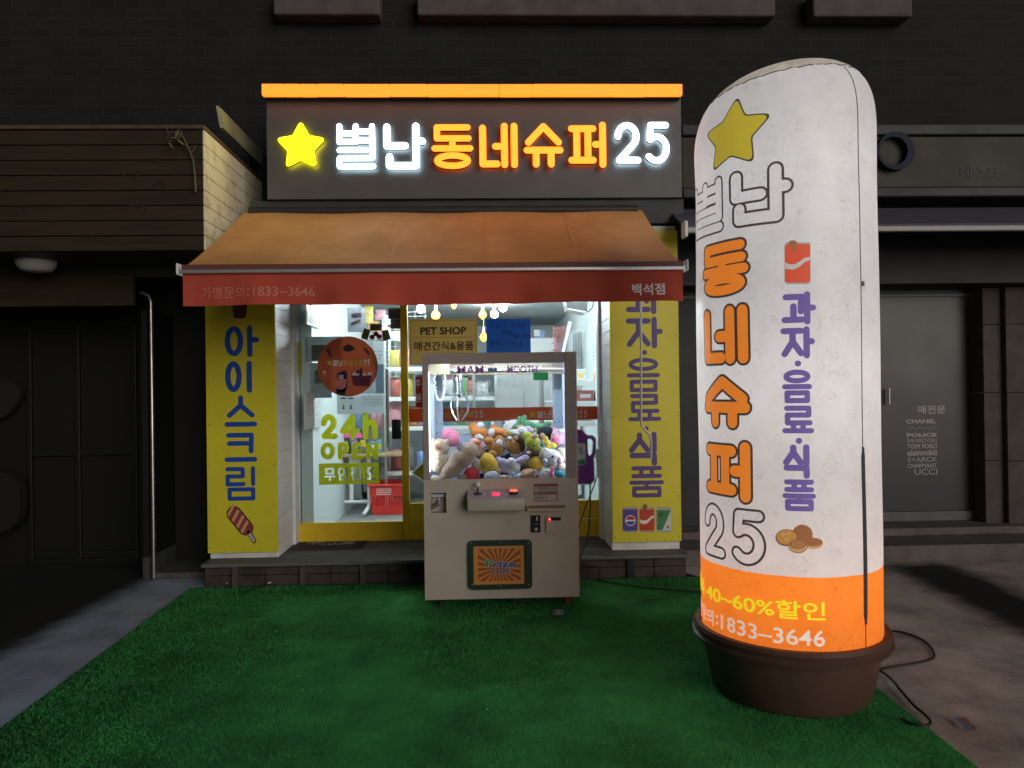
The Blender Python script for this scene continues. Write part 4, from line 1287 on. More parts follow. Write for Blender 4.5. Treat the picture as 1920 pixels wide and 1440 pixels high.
MB().tube([(xm, tY + 0.06, tz - 0.031), (xm, tY + 0.06, Z_DECK + 0.13)], 0.022, 8).build('leg', tube_w, tab, smooth=True)
for k, (px, w, h, n) in enumerate(((611, 16, 20, 'red'), (626, 10, 26, 'red'), (648, 15, 34, 'black'), (666, 13, 30, 'violet'), (682, 13, 36, 'black'), (701, 12, 22, 'blue'), (712, 9, 24, 'teal'))):
    p = at(px, 850, tY + 0.12)
    ww_, hh_ = w * tY / F_PX, h * tY / F_PX
    bx = thing('goods_box', ('red goods box at the far left on the table', 'taller red goods box second on the table', 'black goods box behind letter P', 'violet goods box between two black boxes',
          'tall black goods box behind letter E', 'blue goods box right on the table', 'teal goods box at the right end of the table')[k], 'goods box', (p.x, tY + .12, tz + .001), 'goods on the small table')
    MB().box(p.x - ww_ / 2, p.x + ww_ / 2, tY + 0.08, tY + 0.2, tz + 0.001, tz + hh_, bev=0.004).build('carton', pm[n], bx)
    MB().box(p.x - ww_ * .35, p.x + ww_ * .35, tY + 0.077, tY + 0.0795, tz + hh_ * .35, tz + hh_ * .7).build('label_print', print_white if k % 2 else print_gold, bx)
for px, lb in ((651, 'bright pink price card behind figure four'), (672, 'bright pink price card behind letter h')):
    p = at(px, 816, tY + 0.06)
    MB().box(p.x - 0.035, p.x + 0.035, tY + 0.06, tY + 0.064, p.z - 0.025, p.z + 0.02).build('price_card', mat('hot_pink', (0.85, 0.12, 0.35), 0.6), label=lb, cat='price card', group='pink price cards')
for k, (px, n) in enumerate(((672, 'blue'), (690, 'black'), (702, 'pink'), (713, 'pink'), (652, 'teal'))):
    p = at(px, 805, 8.3)
    pillow_bag(p.x, 8.3, p.z, 0.09, 0.2, 0.05, 'hanging_packet', n, (f'{n} packet hanging behind the 24h lettering'), 'packets behind the 24h lettering')
# red shopping basket
YBK = 7.75
bk0, bk1 = at(698, 935, YBK).x, at(757, 935, YBK).x
bz0_, bz1_ = Z_DECK + 0.006, at(720, 909, YBK).z
bsk = thing('shopping_basket', 'red plastic shopping basket on the shop floor', 'basket', ((bk0 + bk1) / 2, YBK + .12, bz0_))
redp = mat('basket_red', (0.62, 0.03, 0.03), 0.35)
bw, bd = (bk1 - bk0), 0.34
mb = MB()
v = []; f = []
def bring(z, s):
    return [(bk0 - s, YBK - s, z), (bk1 + s, YBK - s, z), (bk1 + s, YBK + bd + s, z), (bk0 - s, YBK + bd + s, z)]
def bwall(z0, s0, z1, s1):
    a, b2 = bring(z0, s0), bring(z1, s1)
    mb.add(a + b2, [(i, (i + 1) % 4, (i + 1) % 4 + 4, i + 4) for i in range(4)])
H_ = bz1_ - bz0_
bwall(bz0_, 0, bz0_ + H_ * 0.3, 0.008)
bwall(bz0_ + H_ * 0.62, 0.016, bz1_, 0.03)
a = bring(bz0_, 0)
mb.add(a, [(0, 1, 2, 3)])
for side in range(4):
    for k in range(14):
        u0 = (k + 0.1) / 14; u1 = (k + 0.55) / 14
        lo, hi = bring(bz0_ + H_ * 0.3, 0.008), bring(bz0_ + H_ * 0.62, 0.016)
        A_, B_ = Vector(lo[side]), Vector(lo[(side + 1) % 4]); C_, D_ = Vector(hi[side]), Vector(hi[(side + 1) % 4])
        mb.add([A_.lerp(B_, u0), A_.lerp(B_, u1), C_.lerp(D_, u1), C_.lerp(D_, u0)], [(0, 1, 2, 3)])
so_ = mb.build('body', redp, bsk)
md = so_.modifiers.new('thick', 'SOLIDIFY'); md.thickness = 0.004
mb = MB(); mb.tube([Vector(q) for q in bring(bz1_, 0.034)] + [Vector(bring(bz1_, 0.034)[0])], 0.012, 8)
mb.build('rim', redp, bsk, smooth=True)
mb = MB()
r9 = random.Random(4)
for k in range(4):
    x = bk0 + 0.05
    while x < bk0 + 0.19:
        w = r9.uniform(0.008, 0.02)
        z = bz0_ + H_ * (0.86 - 0.06 * k)
        mb.add([(x, YBK - 0.030, z), (x + w, YBK - 0.030, z), (x + w, YBK - 0.030, z + 0.008), (x, YBK - 0.030, z + 0.008)], [(0, 1, 2, 3)])
        x += w + 0.007
mb.build('worn_print', print_white, bsk)

# right part of the shop
fz = thing('chest_freezer', 'white chest freezer along the right shop wall', 'freezer', (0.55, 9.2, Z_DECK))
MB().box(0.2, 1.08, 8.6, 10.4, Z_DECK + 0.04, 1.12, bev=0.02).build('body', white_plastic, fz)
MB().box(0.22, 1.06, 8.62, 10.38, 1.121, 1.15, bev=0.006).build('lid', dark_glass, fz)
MB().box(0.24, 1.05, 8.64, 10.36, Z_DECK + 0.004, Z_DECK + 0.039).build('plinth', black_plastic, fz)
fr_ = thing('upright_fridge', 'tall white refrigerator at the back of the shop with blue box on top', 'refrigerator', (0.3, 10.9, Z_DECK))
x0, x1 = at(999, 640, 10.6).x, at(1042, 640, 10.6).x
zt_ = at(1015, 633, 10.6).z
MB().box(x0 - 0.55, x1, 10.6, 11.3, Z_DECK + 0.005, zt_, bev=0.015).build('body', white_plastic, fr_)
MB().box((x0 + x1) / 2 - 0.32, (x0 + x1) / 2 - 0.3, 10.565, 10.599, 1.0, 1.5, bev=0.004).build('handle', alu, fr_)
bx = thing('tissue_box', 'blue and white box on top of the refrigerator', 'box', (at(1010, 633, 10.55).x, 10.8, zt_))
MB().box(at(1001, 625, 10.7).x, at(1021, 625, 10.7).x, 10.7, 10.9, zt_ + 0.002, zt_ + 0.12, bev=0.003).build('carton', mat('tissue_blue', (0.20, 0.34, 0.62), 0.4), bx)
MB().box(at(1001, 625, 10.7).x, at(1012, 625, 10.7).x, 10.697, 10.699, zt_ + 0.03, zt_ + 0.122).build('label_print', print_white, bx)
wr_ = thing('wire_rack', 'red and white wire rack leaning with shop odds above machine top', 'rack', (at(1048, 650, 8.4).x, 8.5, 1.7))
mb = MB()
for k in range(7):
    a, b2 = at(1038 + k * 3.5, 612, 8.4), at(1040 + k * 3.2, 662, 8.4)
    mb.tube([a, b2], 0.006, 6)
for k in range(4):
    mb.tube([at(1034, 618 + k * 13, 8.4), at(1062, 612 + k * 13, 8.4)], 0.006, 6)
mb.build('wires', mat('rack_red', (0.30, 0.10, 0.10), 0.5), wr_)
mb = MB()
mb.prism([(at(a, b2, 8.35).x, at(a, b2, 8.35).z) for a, b2 in ((1052, 664), (1057, 664), (1072, 604), (1066, 602))], 8.33, 8.36)
mb.build('flat_panel', white_plastic, wr_)
mb = MB(); mb.box(at(1041, 650, 8.5).x, at(1056, 650, 8.5).x, 8.45, 8.6, at(1045, 668, 8.5).z, at(1045, 640, 8.5).z, bev=0.01)
mb.build('blue_tub', mat('tub_blue', (0.10, 0.20, 0.34), 0.4), wr_)
lk = thing('grey_locker', 'narrow grey locker against the right shop wall', 'locker', (at(1078, 640, 8.9).x, 8.9, Z_DECK))
MB().box(at(1073, 640, 8.7).x, XR - 0.005, 8.7, 9.2, Z_DECK + 0.004, at(1078, 622, 8.7).z, bev=0.006).build('body', mat('locker_grey', (0.40, 0.44, 0.46), 0.5), lk)
for k in range(3):
    MB().box(at(1073, 640, 8.7).x + 0.01 + k * 0.03, at(1073, 640, 8.7).x + 0.016 + k * 0.03, 8.694, 8.699, 1.2, at(1078, 626, 8.7).z).build('slot', shelf_m, lk)
y0, y1 = atx(1086, 640, XR).y, atx(1091, 640, XR).y
MB().box(XR - 0.004, XR - 0.001, min(y0, y1), max(y0, y1), atx(1088, 668, XR).z, atx(1088, 622, XR).z).build('yellow_strip', MATS['strip_yellow'], label='yellow upright strip on the right shop wall', cat='sticker')
y0, y1 = atx(1113, 650, XR).y, atx(1125, 650, XR).y
cal = thing('wall_calendar', 'pale blue calendar sheet on the right shop wall near the window', 'calendar', (XR, (y0 + y1) / 2, 1.7))
MB().box(XR - 0.008, XR - 0.001, min(y0, y1), max(y0, y1), atx(1119, 678, XR).z, atx(1119, 622, XR).z).build('sheet', mat('cal_blue', (0.48, 0.58, 0.72), 0.6), cal)
mb = MB()
zc0, zc1 = atx(1119, 674, XR).z, atx(1119, 640, XR).z
for k in range(5):
    mb.box(XR - 0.0095, XR - 0.0085, min(y0, y1) + 0.03, max(y0, y1) - 0.03, zc0 + (zc1 - zc0) * k / 5, zc0 + (zc1 - zc0) * k / 5 + 0.008)
mb.build('rule', print_blue, cal)
hd = thing('wall_speaker', 'black box with cable hanging high beside the window under the awning', 'speaker', (at(1078, 575, 7.2).x, 7.2, at(1078, 575, 7.2).z))
p_ = [(at(a, b2, 7.1).x, at(a, b2, 7.1).z) for a, b2 in ((1056, 556), (1100, 553), (1098, 585), (1090, 585), (1062, 580))]
MB().prism(p_[::-1], 7.0, 7.25).build('case', mat('case_black', (0.03, 0.032, 0.035), 0.35, noise=0.4, nscale=14), hd)
p_ = [(at(a, b2, 7.1).x, at(a, b2, 7.1).z) for a, b2 in ((1062, 580), (1091, 585), (1097, 586), (1096, 588), (1090, 588), (1061, 582))]
MB().prism(p_[::-1], 6.99, 7.26).build('lower_trim', alu, hd)
MB().tube([at(1095, 586, 7.05), at(1104, 584, 7.05), at(1110, 578, 7.05), at(1116, 560, 7.05)], 0.006, 6).build('lead', cable, hd, smooth=True)
# shelf right of the machine
zsx0, zsx1 = at(1076, 720, 7.0).x, XR - 0.03
z3 = [at(1100, q, 7.0).z for q in (790, 752, 714)]
shelf_unit(zsx0 - 0.3, zsx1, 7.0, 7.35, [z3[0], z3[1], z3[2]], z3[2] + 0.01, 'white metal shelf behind the window right of the machine', white_plastic)
for k, (pa, pb, zi, h, n, lb) in enumerate(((1080, 1112, 1, 20, 'red', 'red box on the middle of the white shelf'), (1078, 1098, 2, 22, 'white', 'white tub on top of white shelf'), (1114, 1121, 2, 19, 'orange', 'orange bottle on top of white shelf'),
        (1078, 1108, 0, 14, 'white', 'white drawer box low on the white shelf'), (1113, 1121, 1, 17, 'black', 'black bottle beside the red box on white shelf'))):
    xa, xb = at(pa, 700, 7.1).x, at(pb, 700, 7.1).x
    hh_ = h * 7.1 / F_PX
    t = thing('shelf_item', lb, 'item', ((xa + xb) / 2, 7.15, z3[zi] + .001), 'goods on the white shelf')
    if n in ('orange', 'black'):
        r_ = (xb - xa) / 2
        MB().lathe(((xa + xb) / 2, 7.15, z3[zi] + 0.001), [(r_, 0), (r_, hh_ * .6), (r_ * .4, hh_ * .8), (r_ * .4, hh_)], 14).build('bottle', pm[n], t, smooth=True)
        MB().lathe(((xa + xb) / 2, 7.15, z3[zi] + 0.001 + hh_), [(r_ * .45, 0), (r_ * .45, .02)], 10).build('cap', white_plastic, t)
    else:
        MB().box(xa, xb, 7.06, 7.25, z3[zi] + 0.001, z3[zi] + hh_, bev=0.008).build('carton', pm[n], t)
        MB().box(xa + .03, xb - .03, 7.057, 7.0595, z3[zi] + hh_ * .3, z3[zi] + hh_ * .65).build('label_print', print_gold if n == 'white' else print_white, t)
# goods gondola seen through the machine glass
shelf_unit(-0.55, 0.1, 8.9, 9.3, (0.6, 1.0, 1.4, 1.75), 2.0, 'dark goods rack seen through the back of the claw machine')
fill(-0.55, 0.1, 8.9, (0.6, 1.0, 1.4, 1.75), 0.26, 'dark goods rack', seed=9)

# ------------------------------------------------------------------ claw machine
YM = 5.0
mx0, mx1 = at(794, 890, YM).x, at(1081, 890, YM).x
mzb, mzt = at(940, 1122, YM).z, at(935, 661, YM).z
zg0, zg1 = at(935, 898, YM).z, at(935, 681, YM).z
gx0, gx1 = at(804, 790, YM).x, at(1060, 790, YM).x
YMB = 5.68
cm = thing('claw_machine', 'beige claw crane machine full of plush toys on the turf', 'claw machine', ((mx0 + mx1) / 2, 5.35, 0))
beige = mat('machine_beige', (0.55, 0.49, 0.43), 0.42, noise=0.16, nscale=2.5, detail=10, bump=0.05, bscale=180)
beige_shaded = mat('machine_beige_shaded', (0.34, 0.295, 0.285), 0.4, noise=0.08, nscale=5, bump=0.05, bscale=180)  # same beige paint, the awning's shade put into the darker colour
inner = mat('machine_inner', (0.50, 0.60, 0.72), 0.4, noise=0.05, nscale=4)
zmid_ = zg0
mb = MB()
fx0, fx1 = at(808, 942, YM).x, at(837, 942, YM).x        # lock recess
fz0, fz1 = at(822, 962, YM).z, at(822, 924, YM).z
# front skin with an opening for the lock recess
for q in ((mx0, fx0, mzb, zmid_), (fx1, mx1, mzb, zmid_), (fx0, fx1, mzb, fz0), (fx0, fx1, fz1, zmid_)):
    mb.box(q[0], q[1], YM, YM + 0.025, q[2], q[3])
mb.box(mx0, mx0 + 0.02, YM + 0.025, YMB, mzb, zmid_)
mb.box(mx1 - 0.02, mx1, YM + 0.025, YMB, mzb, zmid_)
mb.box(mx0 + 0.02, mx1 - 0.02, YMB - 0.02, YMB, mzb, zmid_ + 0.24)
mb.box(mx0 + 0.02, mx1 - 0.02, YM + 0.025, YMB - 0.02, mzb, mzb + 0.02)
mb.build('cabinet', beige, cm)
MB().box(mx1 + 0.001, mx1 + 0.012, YM + 0.012, YMB, mzb, mzt, bev=0.004).build('edge_trim', mat('trim_beige', (0.5, 0.42, 0.36), 0.4), cm)
mb = MB()
mb.box(mx0, gx0, YM, YM + 0.04, zmid_ + 0.001, mzt, bev=0.003)
mb.box(gx1, mx1, YM, YM + 0.04, zmid_ + 0.001, mzt, bev=0.003)
mb.box(gx0 + 0.001, gx1 - 0.001, YM, YM + 0.04, zg1, mzt, bev=0.003)
mb.build('front_frame', beige_shaded, cm)
mb = MB(); mb.box(mx0, mx1, YM + 0.041, YMB, mzt - 0.03, mzt, bev=0.003)
mb.build('roof', beige_shaded, cm)
mb = MB()
for s, xa in ((1, mx0), (-1, mx1)):
    xx0, xx1 = (xa, xa + 0.02) if s > 0 else (xa - 0.02, xa)
    mb.box(xx0, xx1, YM + 0.041, YMB, zmid_ + 0.001, mzt - 0.031)
    # folded corner panels at the back
    x2 = xa + s * 0.021
    mb.box(min(x2, x2 + s * 0.075), max(x2, x2 + s * 0.075), YMB - 0.06, YMB - 0.001, zmid_ + 0.241, mzt - 0.031)
    mb.box(min(x2, x2 + s * 0.035), max(x2, x2 + s * 0.035), YM + 0.30, YM + 0.36, zmid_ + 0.001, mzt - 0.031)
mb.box(mx0 + 0.1, mx1 - 0.1, YMB - 0.05, YMB - 0.021, zmid_ + 0.2, zmid_ + 0.26)
mb.box(mx0 + 0.021, mx1 - 0.021, YM + 0.041, YMB - 0.021, zmid_ - 0.12, zmid_ - 0.10)
mb.box(mx0 + 0.021, mx1 - 0.021, YMB - 0.0615, YMB - 0.0505, zmid_ - 0.09, zmid_ + 0.235)
mb.build('inner_panels', inner, cm)
mb = MB()
for xa in (mx0 + 0.05, mx0 + 0.085, mx1 - 0.05, mx1 - 0.085):
    for z in (zmid_ + 0.35, zmid_ + 0.6, zmid_ + 0.28):
        mb.lathe((xa, YMB - 0.0605, z), [(0.005, 0), (0.004, -0.003), (0, -0.0035)], 8, axis='y')
mb.build('screws', dark_metal, cm)
MB().box(mx0 + 0.097, mx1 - 0.097, YMB - 0.03, YMB - 0.024, zmid_ + 0.262, mzt - 0.032).build('back_pane', clear_glass, cm)
MB().box(gx0 + 0.001, gx1 - 0.001, YM + 0.018, YM + 0.023, zg0 + 0.001, zg1 - 0.001).build('front_pane', clear_glass, cm)
led = mat('led_lit', (0.8, 0.8, 0.8), 0.4, emit=(0.78, 0.89, 1.0), es=27.0)
MB().box(gx0 + 0.05, gx1 - 0.05, YM + 0.05, YM + 0.075, zg1 + 0.005, zg1 + 0.02).build('light_tube', led, cm)
for xa in (mx0 + 0.028, mx1 - 0.040):
    MB().box(xa, xa + 0.012, YM + 0.05, YM + 0.065, zg0 + 0.05, zg1 - 0.05).build('light_tube', mat('led_side_lit', (0.8, 0.8, 0.8), 0.4, emit=(0.78, 0.89, 1.0), es=12.0), cm)
# gantry
gant = MATS.get('gantry') or mat('gantry', (0.36, 0.30, 0.19), 0.4, 0.3, noise=0.2, nscale=3, stretch=(0.4, 1, 30))
mb = MB()
zgt, zgb = at(935, 683, 5.3).z, at(935, 702, 5.3).z
for k in range(5):
    z = zgb + (zgt - zgb) * k / 5
    mb.box(mx0 + 0.03, mx1 - 0.03, 5.30 + 0.004 * (k % 2), 5.34, z, z + (zgt - zgb) / 5 - 0.003, bev=0.002)
gb = mb.build('gantry_beam', gant, cm)
MB().tube([(mx0 + 0.03, 5.26, (zgt + zgb) / 2), (mx1 - 0.03, 5.26, (zgt + zgb) / 2)], 0.009, 10).build('rail', steel, gb, smooth=True)
xa, xb = at(806, 692, 5.25).x, at(844, 692, 5.25).x
MB().box(mx0 + 0.028, xb, 5.2, 5.255, at(820, 703, 5.25).z, at(820, 682, 5.25).z, bev=0.004).build('carriage', gant, cm)
xc = at(860, 700, 5.28).x
cl = MB()
z1c, z0c = at(860, 702, 5.28).z, at(860, 746, 5.28).z
cl.lathe((xc, 5.28, 0), [(0.028, z1c), (0.03, z1c - 0.02), (0.034, z1c - 0.021), (0.034, z1c - 0.045), (0.02, z1c - 0.05), (0.018, z0c + 0.05), (0.024, z0c + 0.045), (0.024, z0c + 0.02), (0.012, z0c)], 16)
claw = cl.build('claw', mat('chrome', (0.75, 0.78, 0.82), 0.15, 1.0), cm, smooth=True)
for a in (0.4, 2.5, 4.6):
    dx, dy = math.cos(a), math.sin(a)
    zb_ = at(860, 788, 5.28).z
    pts = [(xc + dx * 0.02, 5.28 + dy * 0.02, z0c + 0.03), (xc + dx * 0.055, 5.28 + dy * 0.055, z0c + 0.01), (xc + dx * 0.075, 5.28 + dy * 0.075, z0c - 0.05), (xc + dx * 0.06, 5.28 + dy * 0.06, z0c - 0.11), (xc + dx * 0.02, 5.28 + dy * 0.02, zb_)]
    MB().tube(pts, 0.006, 8).build('prong', MATS['chrome'], claw, smooth=True)
pts = []
for k in range(90):
    t_ = k / 89
    a = t_ * math.pi
    bx_ = at(815, 705, 5.2).x; ex = at(834, 705, 5.2).x
    x = bx_ + (ex - bx_) * (1 - math.cos(a)) / 2
    z = at(820, 700, 5.2).z - 0.19 * math.sin(a) ** 0.6
    amp = 0.007
    pts.append((x + amp * math.cos(k * 1.3), 5.2 + amp * math.sin(k * 1.3), z))
MB().tube(pts, 0.004, 6).build('coil_lead', white_plastic, cm, smooth=True)
YF_ = YM + 0.0175
pur = mat('header_purple', (0.62, 0.12, 0.95), 0.4, trans=0.5)
for body, pb in (('MAM', (858, 687, 906, 700)), ('MOOTH', (952, 686, 1007, 699))):
    fontpart('header_lettering', body, rect(pb[0] - 1, pb[1] - 1, pb[2] + 1, pb[3] + 1, YF_), YF_, print_white, cm, bold=0.02, t=0.0006)
    fontpart('header_lettering', body, rect(*pb, YF_ - .0008), YF_ - .0008, pur, cm, bold=0.0, t=0.0006)
mb = MB()
for a, r_ in ((917, 3), (922, 4), (929, 3.5)):
    cc = at(a, 693, YF_)
    mb.ball((cc.x, YF_ - 0.001, cc.z), (r_ * YM / F_PX, 0.001, r_ * YM / F_PX), 12)
mb.build('header_emblem', mat('header_blue', (0.10, 0.22, 0.60), 0.4), cm, smooth=True)
b = rect(1000, 698, 1028, 713, YF_)
MB().box(b[0], b[2], YF_ - 0.001, YF_, b[1], b[3]).build('certificate_tag', mat('tag_green', (0.05, 0.75, 0.25), 0.5), cm)
# control box
cx0, cx1 = at(876, 940, YM - .1).x, at(984, 940, YM - .1).x
cz0, cz1 = at(930, 958, YM - .1).z, at(930, 934, YM - .1).z
cp = MB()
cp.box(cx0, cx1, YM - 0.12, YM - 0.001, cz0, cz1, bev=0.012)
cpo = cp.build('control_panel', mat('panel_beige', (0.46, 0.43, 0.38), 0.4), cm, smooth=True)
v = [(cx0, YM - 0.122, cz1 + 0.001), (cx1, YM - 0.122, cz1 + 0.001), (cx1, YM - 0.001, cz1 + 0.045), (cx0, YM - 0.001, cz1 + 0.045)]
v += [(p[0], p[1], cz1 - 0.004 if p[1] < YM - .05 else cz1 - 0.004) for p in v]
topm = mat('control_top', (0.55, 0.52, 0.55), 0.3, noise=0.5, nscale=45, col2=(0.42, 0.30, 0.36))
MB().add(v, [(0, 1, 2, 3), (7, 6, 5, 4), (0, 4, 5, 1), (1, 5, 6, 2), (2, 6, 7, 3), (3, 7, 4, 0)]).build('control_top', topm, cpo)
xj = at(896, 915, YM - .06).x
zj = cz1 + 0.024
MB().lathe((xj, YM - 0.06, zj), [(0.028, 0), (0.026, 0.006), (0.006, 0.008), (0.005, 0.05)], 14).build('joystick_stem', dark_metal, cpo, smooth=True)
MB().ball((xj, YM - 0.06, zj + 0.062), 0.019, 14).build('joystick_ball', mat('ball_clear', (0.75, 0.75, 0.8), 0.12, coat=0.5), cpo, smooth='all')
xd0, xd1 = at(923, 923, YM - .06).x, at(937, 923, YM - .06).x
red_lit = mat('red_lit', (0.3, 0.02, 0.02), 0.4, emit=(1.0, 0.015, 0.06), es=1.6)
yA, yB_ = YM - 0.085, YM - 0.05
def ztop_(y): return cz1 + 0.001 + 0.044 * (y - (YM - 0.122)) / 0.121
MB().add([(xd0, yA, ztop_(yA) + .002), (xd1, yA, ztop_(yA) + .002), (xd1, yB_, ztop_(yB_) + .002), (xd0, yB_, ztop_(yB_) + .002)], [(0, 1, 2, 3)]).build('display', red_lit, cpo)
xbt = at(963, 922, YM - .06).x
MB().lathe((xbt, YM - 0.065, zj - 0.002), [(0.030, 0), (0.030, 0.016)], 20).build('button_ring', black_plastic, cpo, smooth=True)
MB().lathe((xbt, YM - 0.065, zj + 0.0145), [(0.028, 0), (0.026, 0.010), (0.0, 0.015)], 20).build('button', mat('button_lit', (0.6, 0.15, 0.08), 0.3, emit=(1, 0.14, 0.06), es=0.7), cpo, smooth=True)
# lock recess, padlock
mb = MB()
mb.box(fx0, fx1, YM + 0.075, YM + 0.08, fz0, fz1)
mb.box(fx0 - 0.004, fx0, YM + 0.0255, YM + 0.0795, fz0, fz1); mb.box(fx1, fx1 + 0.004, YM + 0.0255, YM + 0.0795, fz0, fz1)
mb.box(fx0, fx1, YM + 0.0255, YM + 0.0745, fz0 - 0.004, fz0); mb.box(fx0, fx1, YM + 0.0255, YM + 0.0745, fz1, fz1 + 0.004)
mb.build('lock_recess', mat('recess_beige', (0.45, 0.40, 0.34), 0.5), cm)
mb = MB()
mb.tube([at(812, 932, YM + .05), at(834, 931, YM + .05)], 0.004, 8)
mb.tube([at(823, 931, YM + .05), at(823, 943, YM + .05)], 0.006, 8)
mb.build('latch_bar', steel, cm, smooth=True)
mb = MB(); a_, b_ = at(809, 952, YM + .0), at(822, 944, YM + .02)
mb.tube([a_, b_], 0.013, 10)
pl = mb.build('padlock', mat('lock_brown', (0.08, 0.055, 0.05), 0.35), cm, smooth=True)
MB().tube([at(816, 944, YM + .03), at(812, 938, YM + .03), at(818, 934, YM + .04), at(824, 940, YM + .03)], 0.003, 6).build('shackle', steel, pl, smooth=True)
# instruction plate
b = rect(1001, 907, 1046, 940, YM)
MB().box(b[0], b[2], YM - 0.0015, YM, b[1], b[3]).build('instruction_plate', mat('plate_red', (0.22, 0.05, 0.05), 0.5), cm)
mb = MB()
for q in ((1002.5, 912, 1044.5, 923), (1002.5, 927, 1023, 938.5), (1024.5, 927, 1044.5, 938.5)):
    b = rect(*q, YM - 0.0016); mb.box(b[0], b[2], YM - 0.0022, YM - 0.0016, b[1], b[3])
ip = mb.build('instruction_field', mat('plate_pale', (0.46, 0.40, 0.38), 0.5), cm)
r5 = random.Random(5)
mb = MB()
for (qx, qy, qx1, rows) in ((1005, 913, 1042, 4), (1004, 929, 1021, 3)):
    for k in range(rows):
        x = qx + r5.uniform(0, 4)
        while x < qx1 - 2:
            w = r5.uniform(1.5, 4)
            quad_px(mb, [(x, qy + k * 2.6), (x + w, qy + k * 2.6), (x + w, qy + 1.3 + k * 2.6), (x, qy + 1.3 + k * 2.6)], YM - 0.0023, 0.0003)
            x += w + 1.0
mb.build('small_print', print_dark, ip)
b = rect(988, 948, 1062, 958, YM - .03)
lg = MB().box(b[0], b[2], YM - 0.035, YM - 0.001, b[1], b[3], bev=0.003).build('coin_ledge', MATS['trim_beige'], cm)
b2_ = rect(990, 947.5, 1060, 953, YM - .036)
MB().box(b2_[0], b2_[2], YM - 0.037, YM - 0.0355, b2_[1], b2_[3] - 0.002).build('ledge_strip', mat('ledge_red', (0.24, 0.10, 0.09), 0.5), lg)
b = rect(995, 966, 1013.5, 998, YM)
cs = MB().box(b[0], b[2], YM - 0.008, YM - 0.0005, b[1], b[3], bev=0.002).build('coin_slot', mat('slot_black', (0.02, 0.02, 0.022), 0.25), cm)
mb = MB()
cc = at(1006.5, 973, YM - .008)
mb.box(cc.x - 0.004, cc.x + 0.004, YM - 0.012, YM - 0.0085, cc.z - 0.014, cc.z + 0.014, bev=0.0015)
cc = at(1003, 983, YM - .008)
for k in range(3): mb.ball((cc.x + k * 0.009, YM - 0.0085, cc.z), 0.003, 8)
mb.lathe((at(1005, 992, YM).x, YM - 0.0082, at(1005, 992, YM).z), [(0.012, 0), (0.010, -0.004), (0, -0.004)], 12, axis='y')
mb.build('slot_fittings', steel, cs, smooth=True)
b = rect(1023, 966, 1054.5, 998.5, YM)
ba = MB().box(b[0], b[2], YM - 0.014, YM - 0.0005, b[1], b[3], bev=0.003).build('bill_acceptor', MATS['trim_beige'], cm)
b = rect(1027, 969.5, 1051.5, 976, YM - .014)
MB().box(b[0], b[2], YM - 0.016, YM - 0.0143, b[1], b[3]).build('bill_slot', MATS['slot_black'], ba)
cc = at(1030.5, 973.5, YM - .016)
MB().ball((cc.x, YM - 0.0165, cc.z), 0.007, 10).build('indicator', mat('indicator_lit', (0.5, 0.02, 0.02), 0.3, emit=(1, 0.03, 0.03), es=6), ba, smooth='all')
mb = MB()
for rr_, n_ in ((0, 1), (3.0, 6), (6.2, 11)):
    for k in range(n_):
        a = 2 * math.pi * k / n_
        cc = at(951 + rr_ * math.cos(a), 980 + rr_ * math.sin(a), YM)
        mb.lathe((cc.x, YM - 0.0003, cc.z), [(0.0022, 0), (0.0, -0.0004)], 8, axis='y')
mb.build('speaker_holes', dark_metal, cm)
# prize flap
b = rect(878, 1012, 997.5, 1103.5, YM)
pr = MB()
xi0, zi0, xi1, zi1 = rect(888, 1022, 984.5, 1095, YM)
dg_ = mat('prize_green', (0.018, 0.045, 0.028), 0.35)
def rrect(x0, z0, x1, z1, r, n=6):
    o_ = []
    for (cx_, cz_, a0) in ((x1 - r, z1 - r, 0), (x0 + r, z1 - r, 90), (x0 + r, z0 + r, 180), (x1 - r, z0 + r, 270)):
        for k in range(n + 1):
            a = R(a0 + 90 * k / n)
            o_.append((cx_ + r * math.cos(a), cz_ + r * math.sin(a)))
    return o_
relief(union([rrect(b[0], b[1], b[2], b[3], 0.03), rrect(xi0, zi0, xi1, zi1, 0.006)], hole=True), YM, 0.022).build('prize_frame', dg_, cm, recalc=False)
flap = MB().box(xi0, xi1, YM - 0.006, YM - 0.0005, zi0, zi1).build('prize_flap', mat('flap_orange', (0.62, 0.26, 0.06), 0.4), cm)
mb = MB()
cxr, czr = (xi0 + xi1) / 2 + 0.0, (zi0 + zi1) / 2 - 0.02
ix0, iz0, ix1, iz1 = xi0 + 0.03, zi0 + 0.022, xi1 - 0.03, zi1 - 0.022
def edge_pt(a):
    dx, dz = math.cos(a), math.sin(a)
    ts = []
    if dx > 1e-6: ts.append((ix1 - cxr) / dx)
    if dx < -1e-6: ts.append((ix0 - cxr) / dx)
    if dz > 1e-6: ts.append((iz1 - czr) / dz)
    if dz < -1e-6: ts.append((iz0 - czr) / dz)
    t_ = min(ts)
    return cxr + dx * t_, czr + dz * t_
NR = 22
for k in range(NR):
    a0 = 2 * math.pi * (k + 0.02) / NR; a1 = 2 * math.pi * (k + 0.5) / NR
    p0, p1 = edge_pt(a0), edge_pt(a1)
    mb.prism([(cxr, czr), p0, p1], YM - 0.0070, YM - 0.0062)
mb.build('sunburst', mat('flap_dark', (0.33, 0.075, 0.022), 0.4), flap)
mb = MB()
for (q0, q1, q2, q3) in ((ix0 - .012, ix1 + .012, iz0 - .010, iz0 - .007), (ix0 - .012, ix1 + .012, iz1 + .007, iz1 + .010), (ix0 - .012, ix0 - .009, iz0 - .006, iz1 + .006), (ix1 + .009, ix1 + .012, iz0 - .006, iz1 + .006)):
    mb.box(q0, q1, YM - 0.0070, YM - 0.0062, q2, q3)
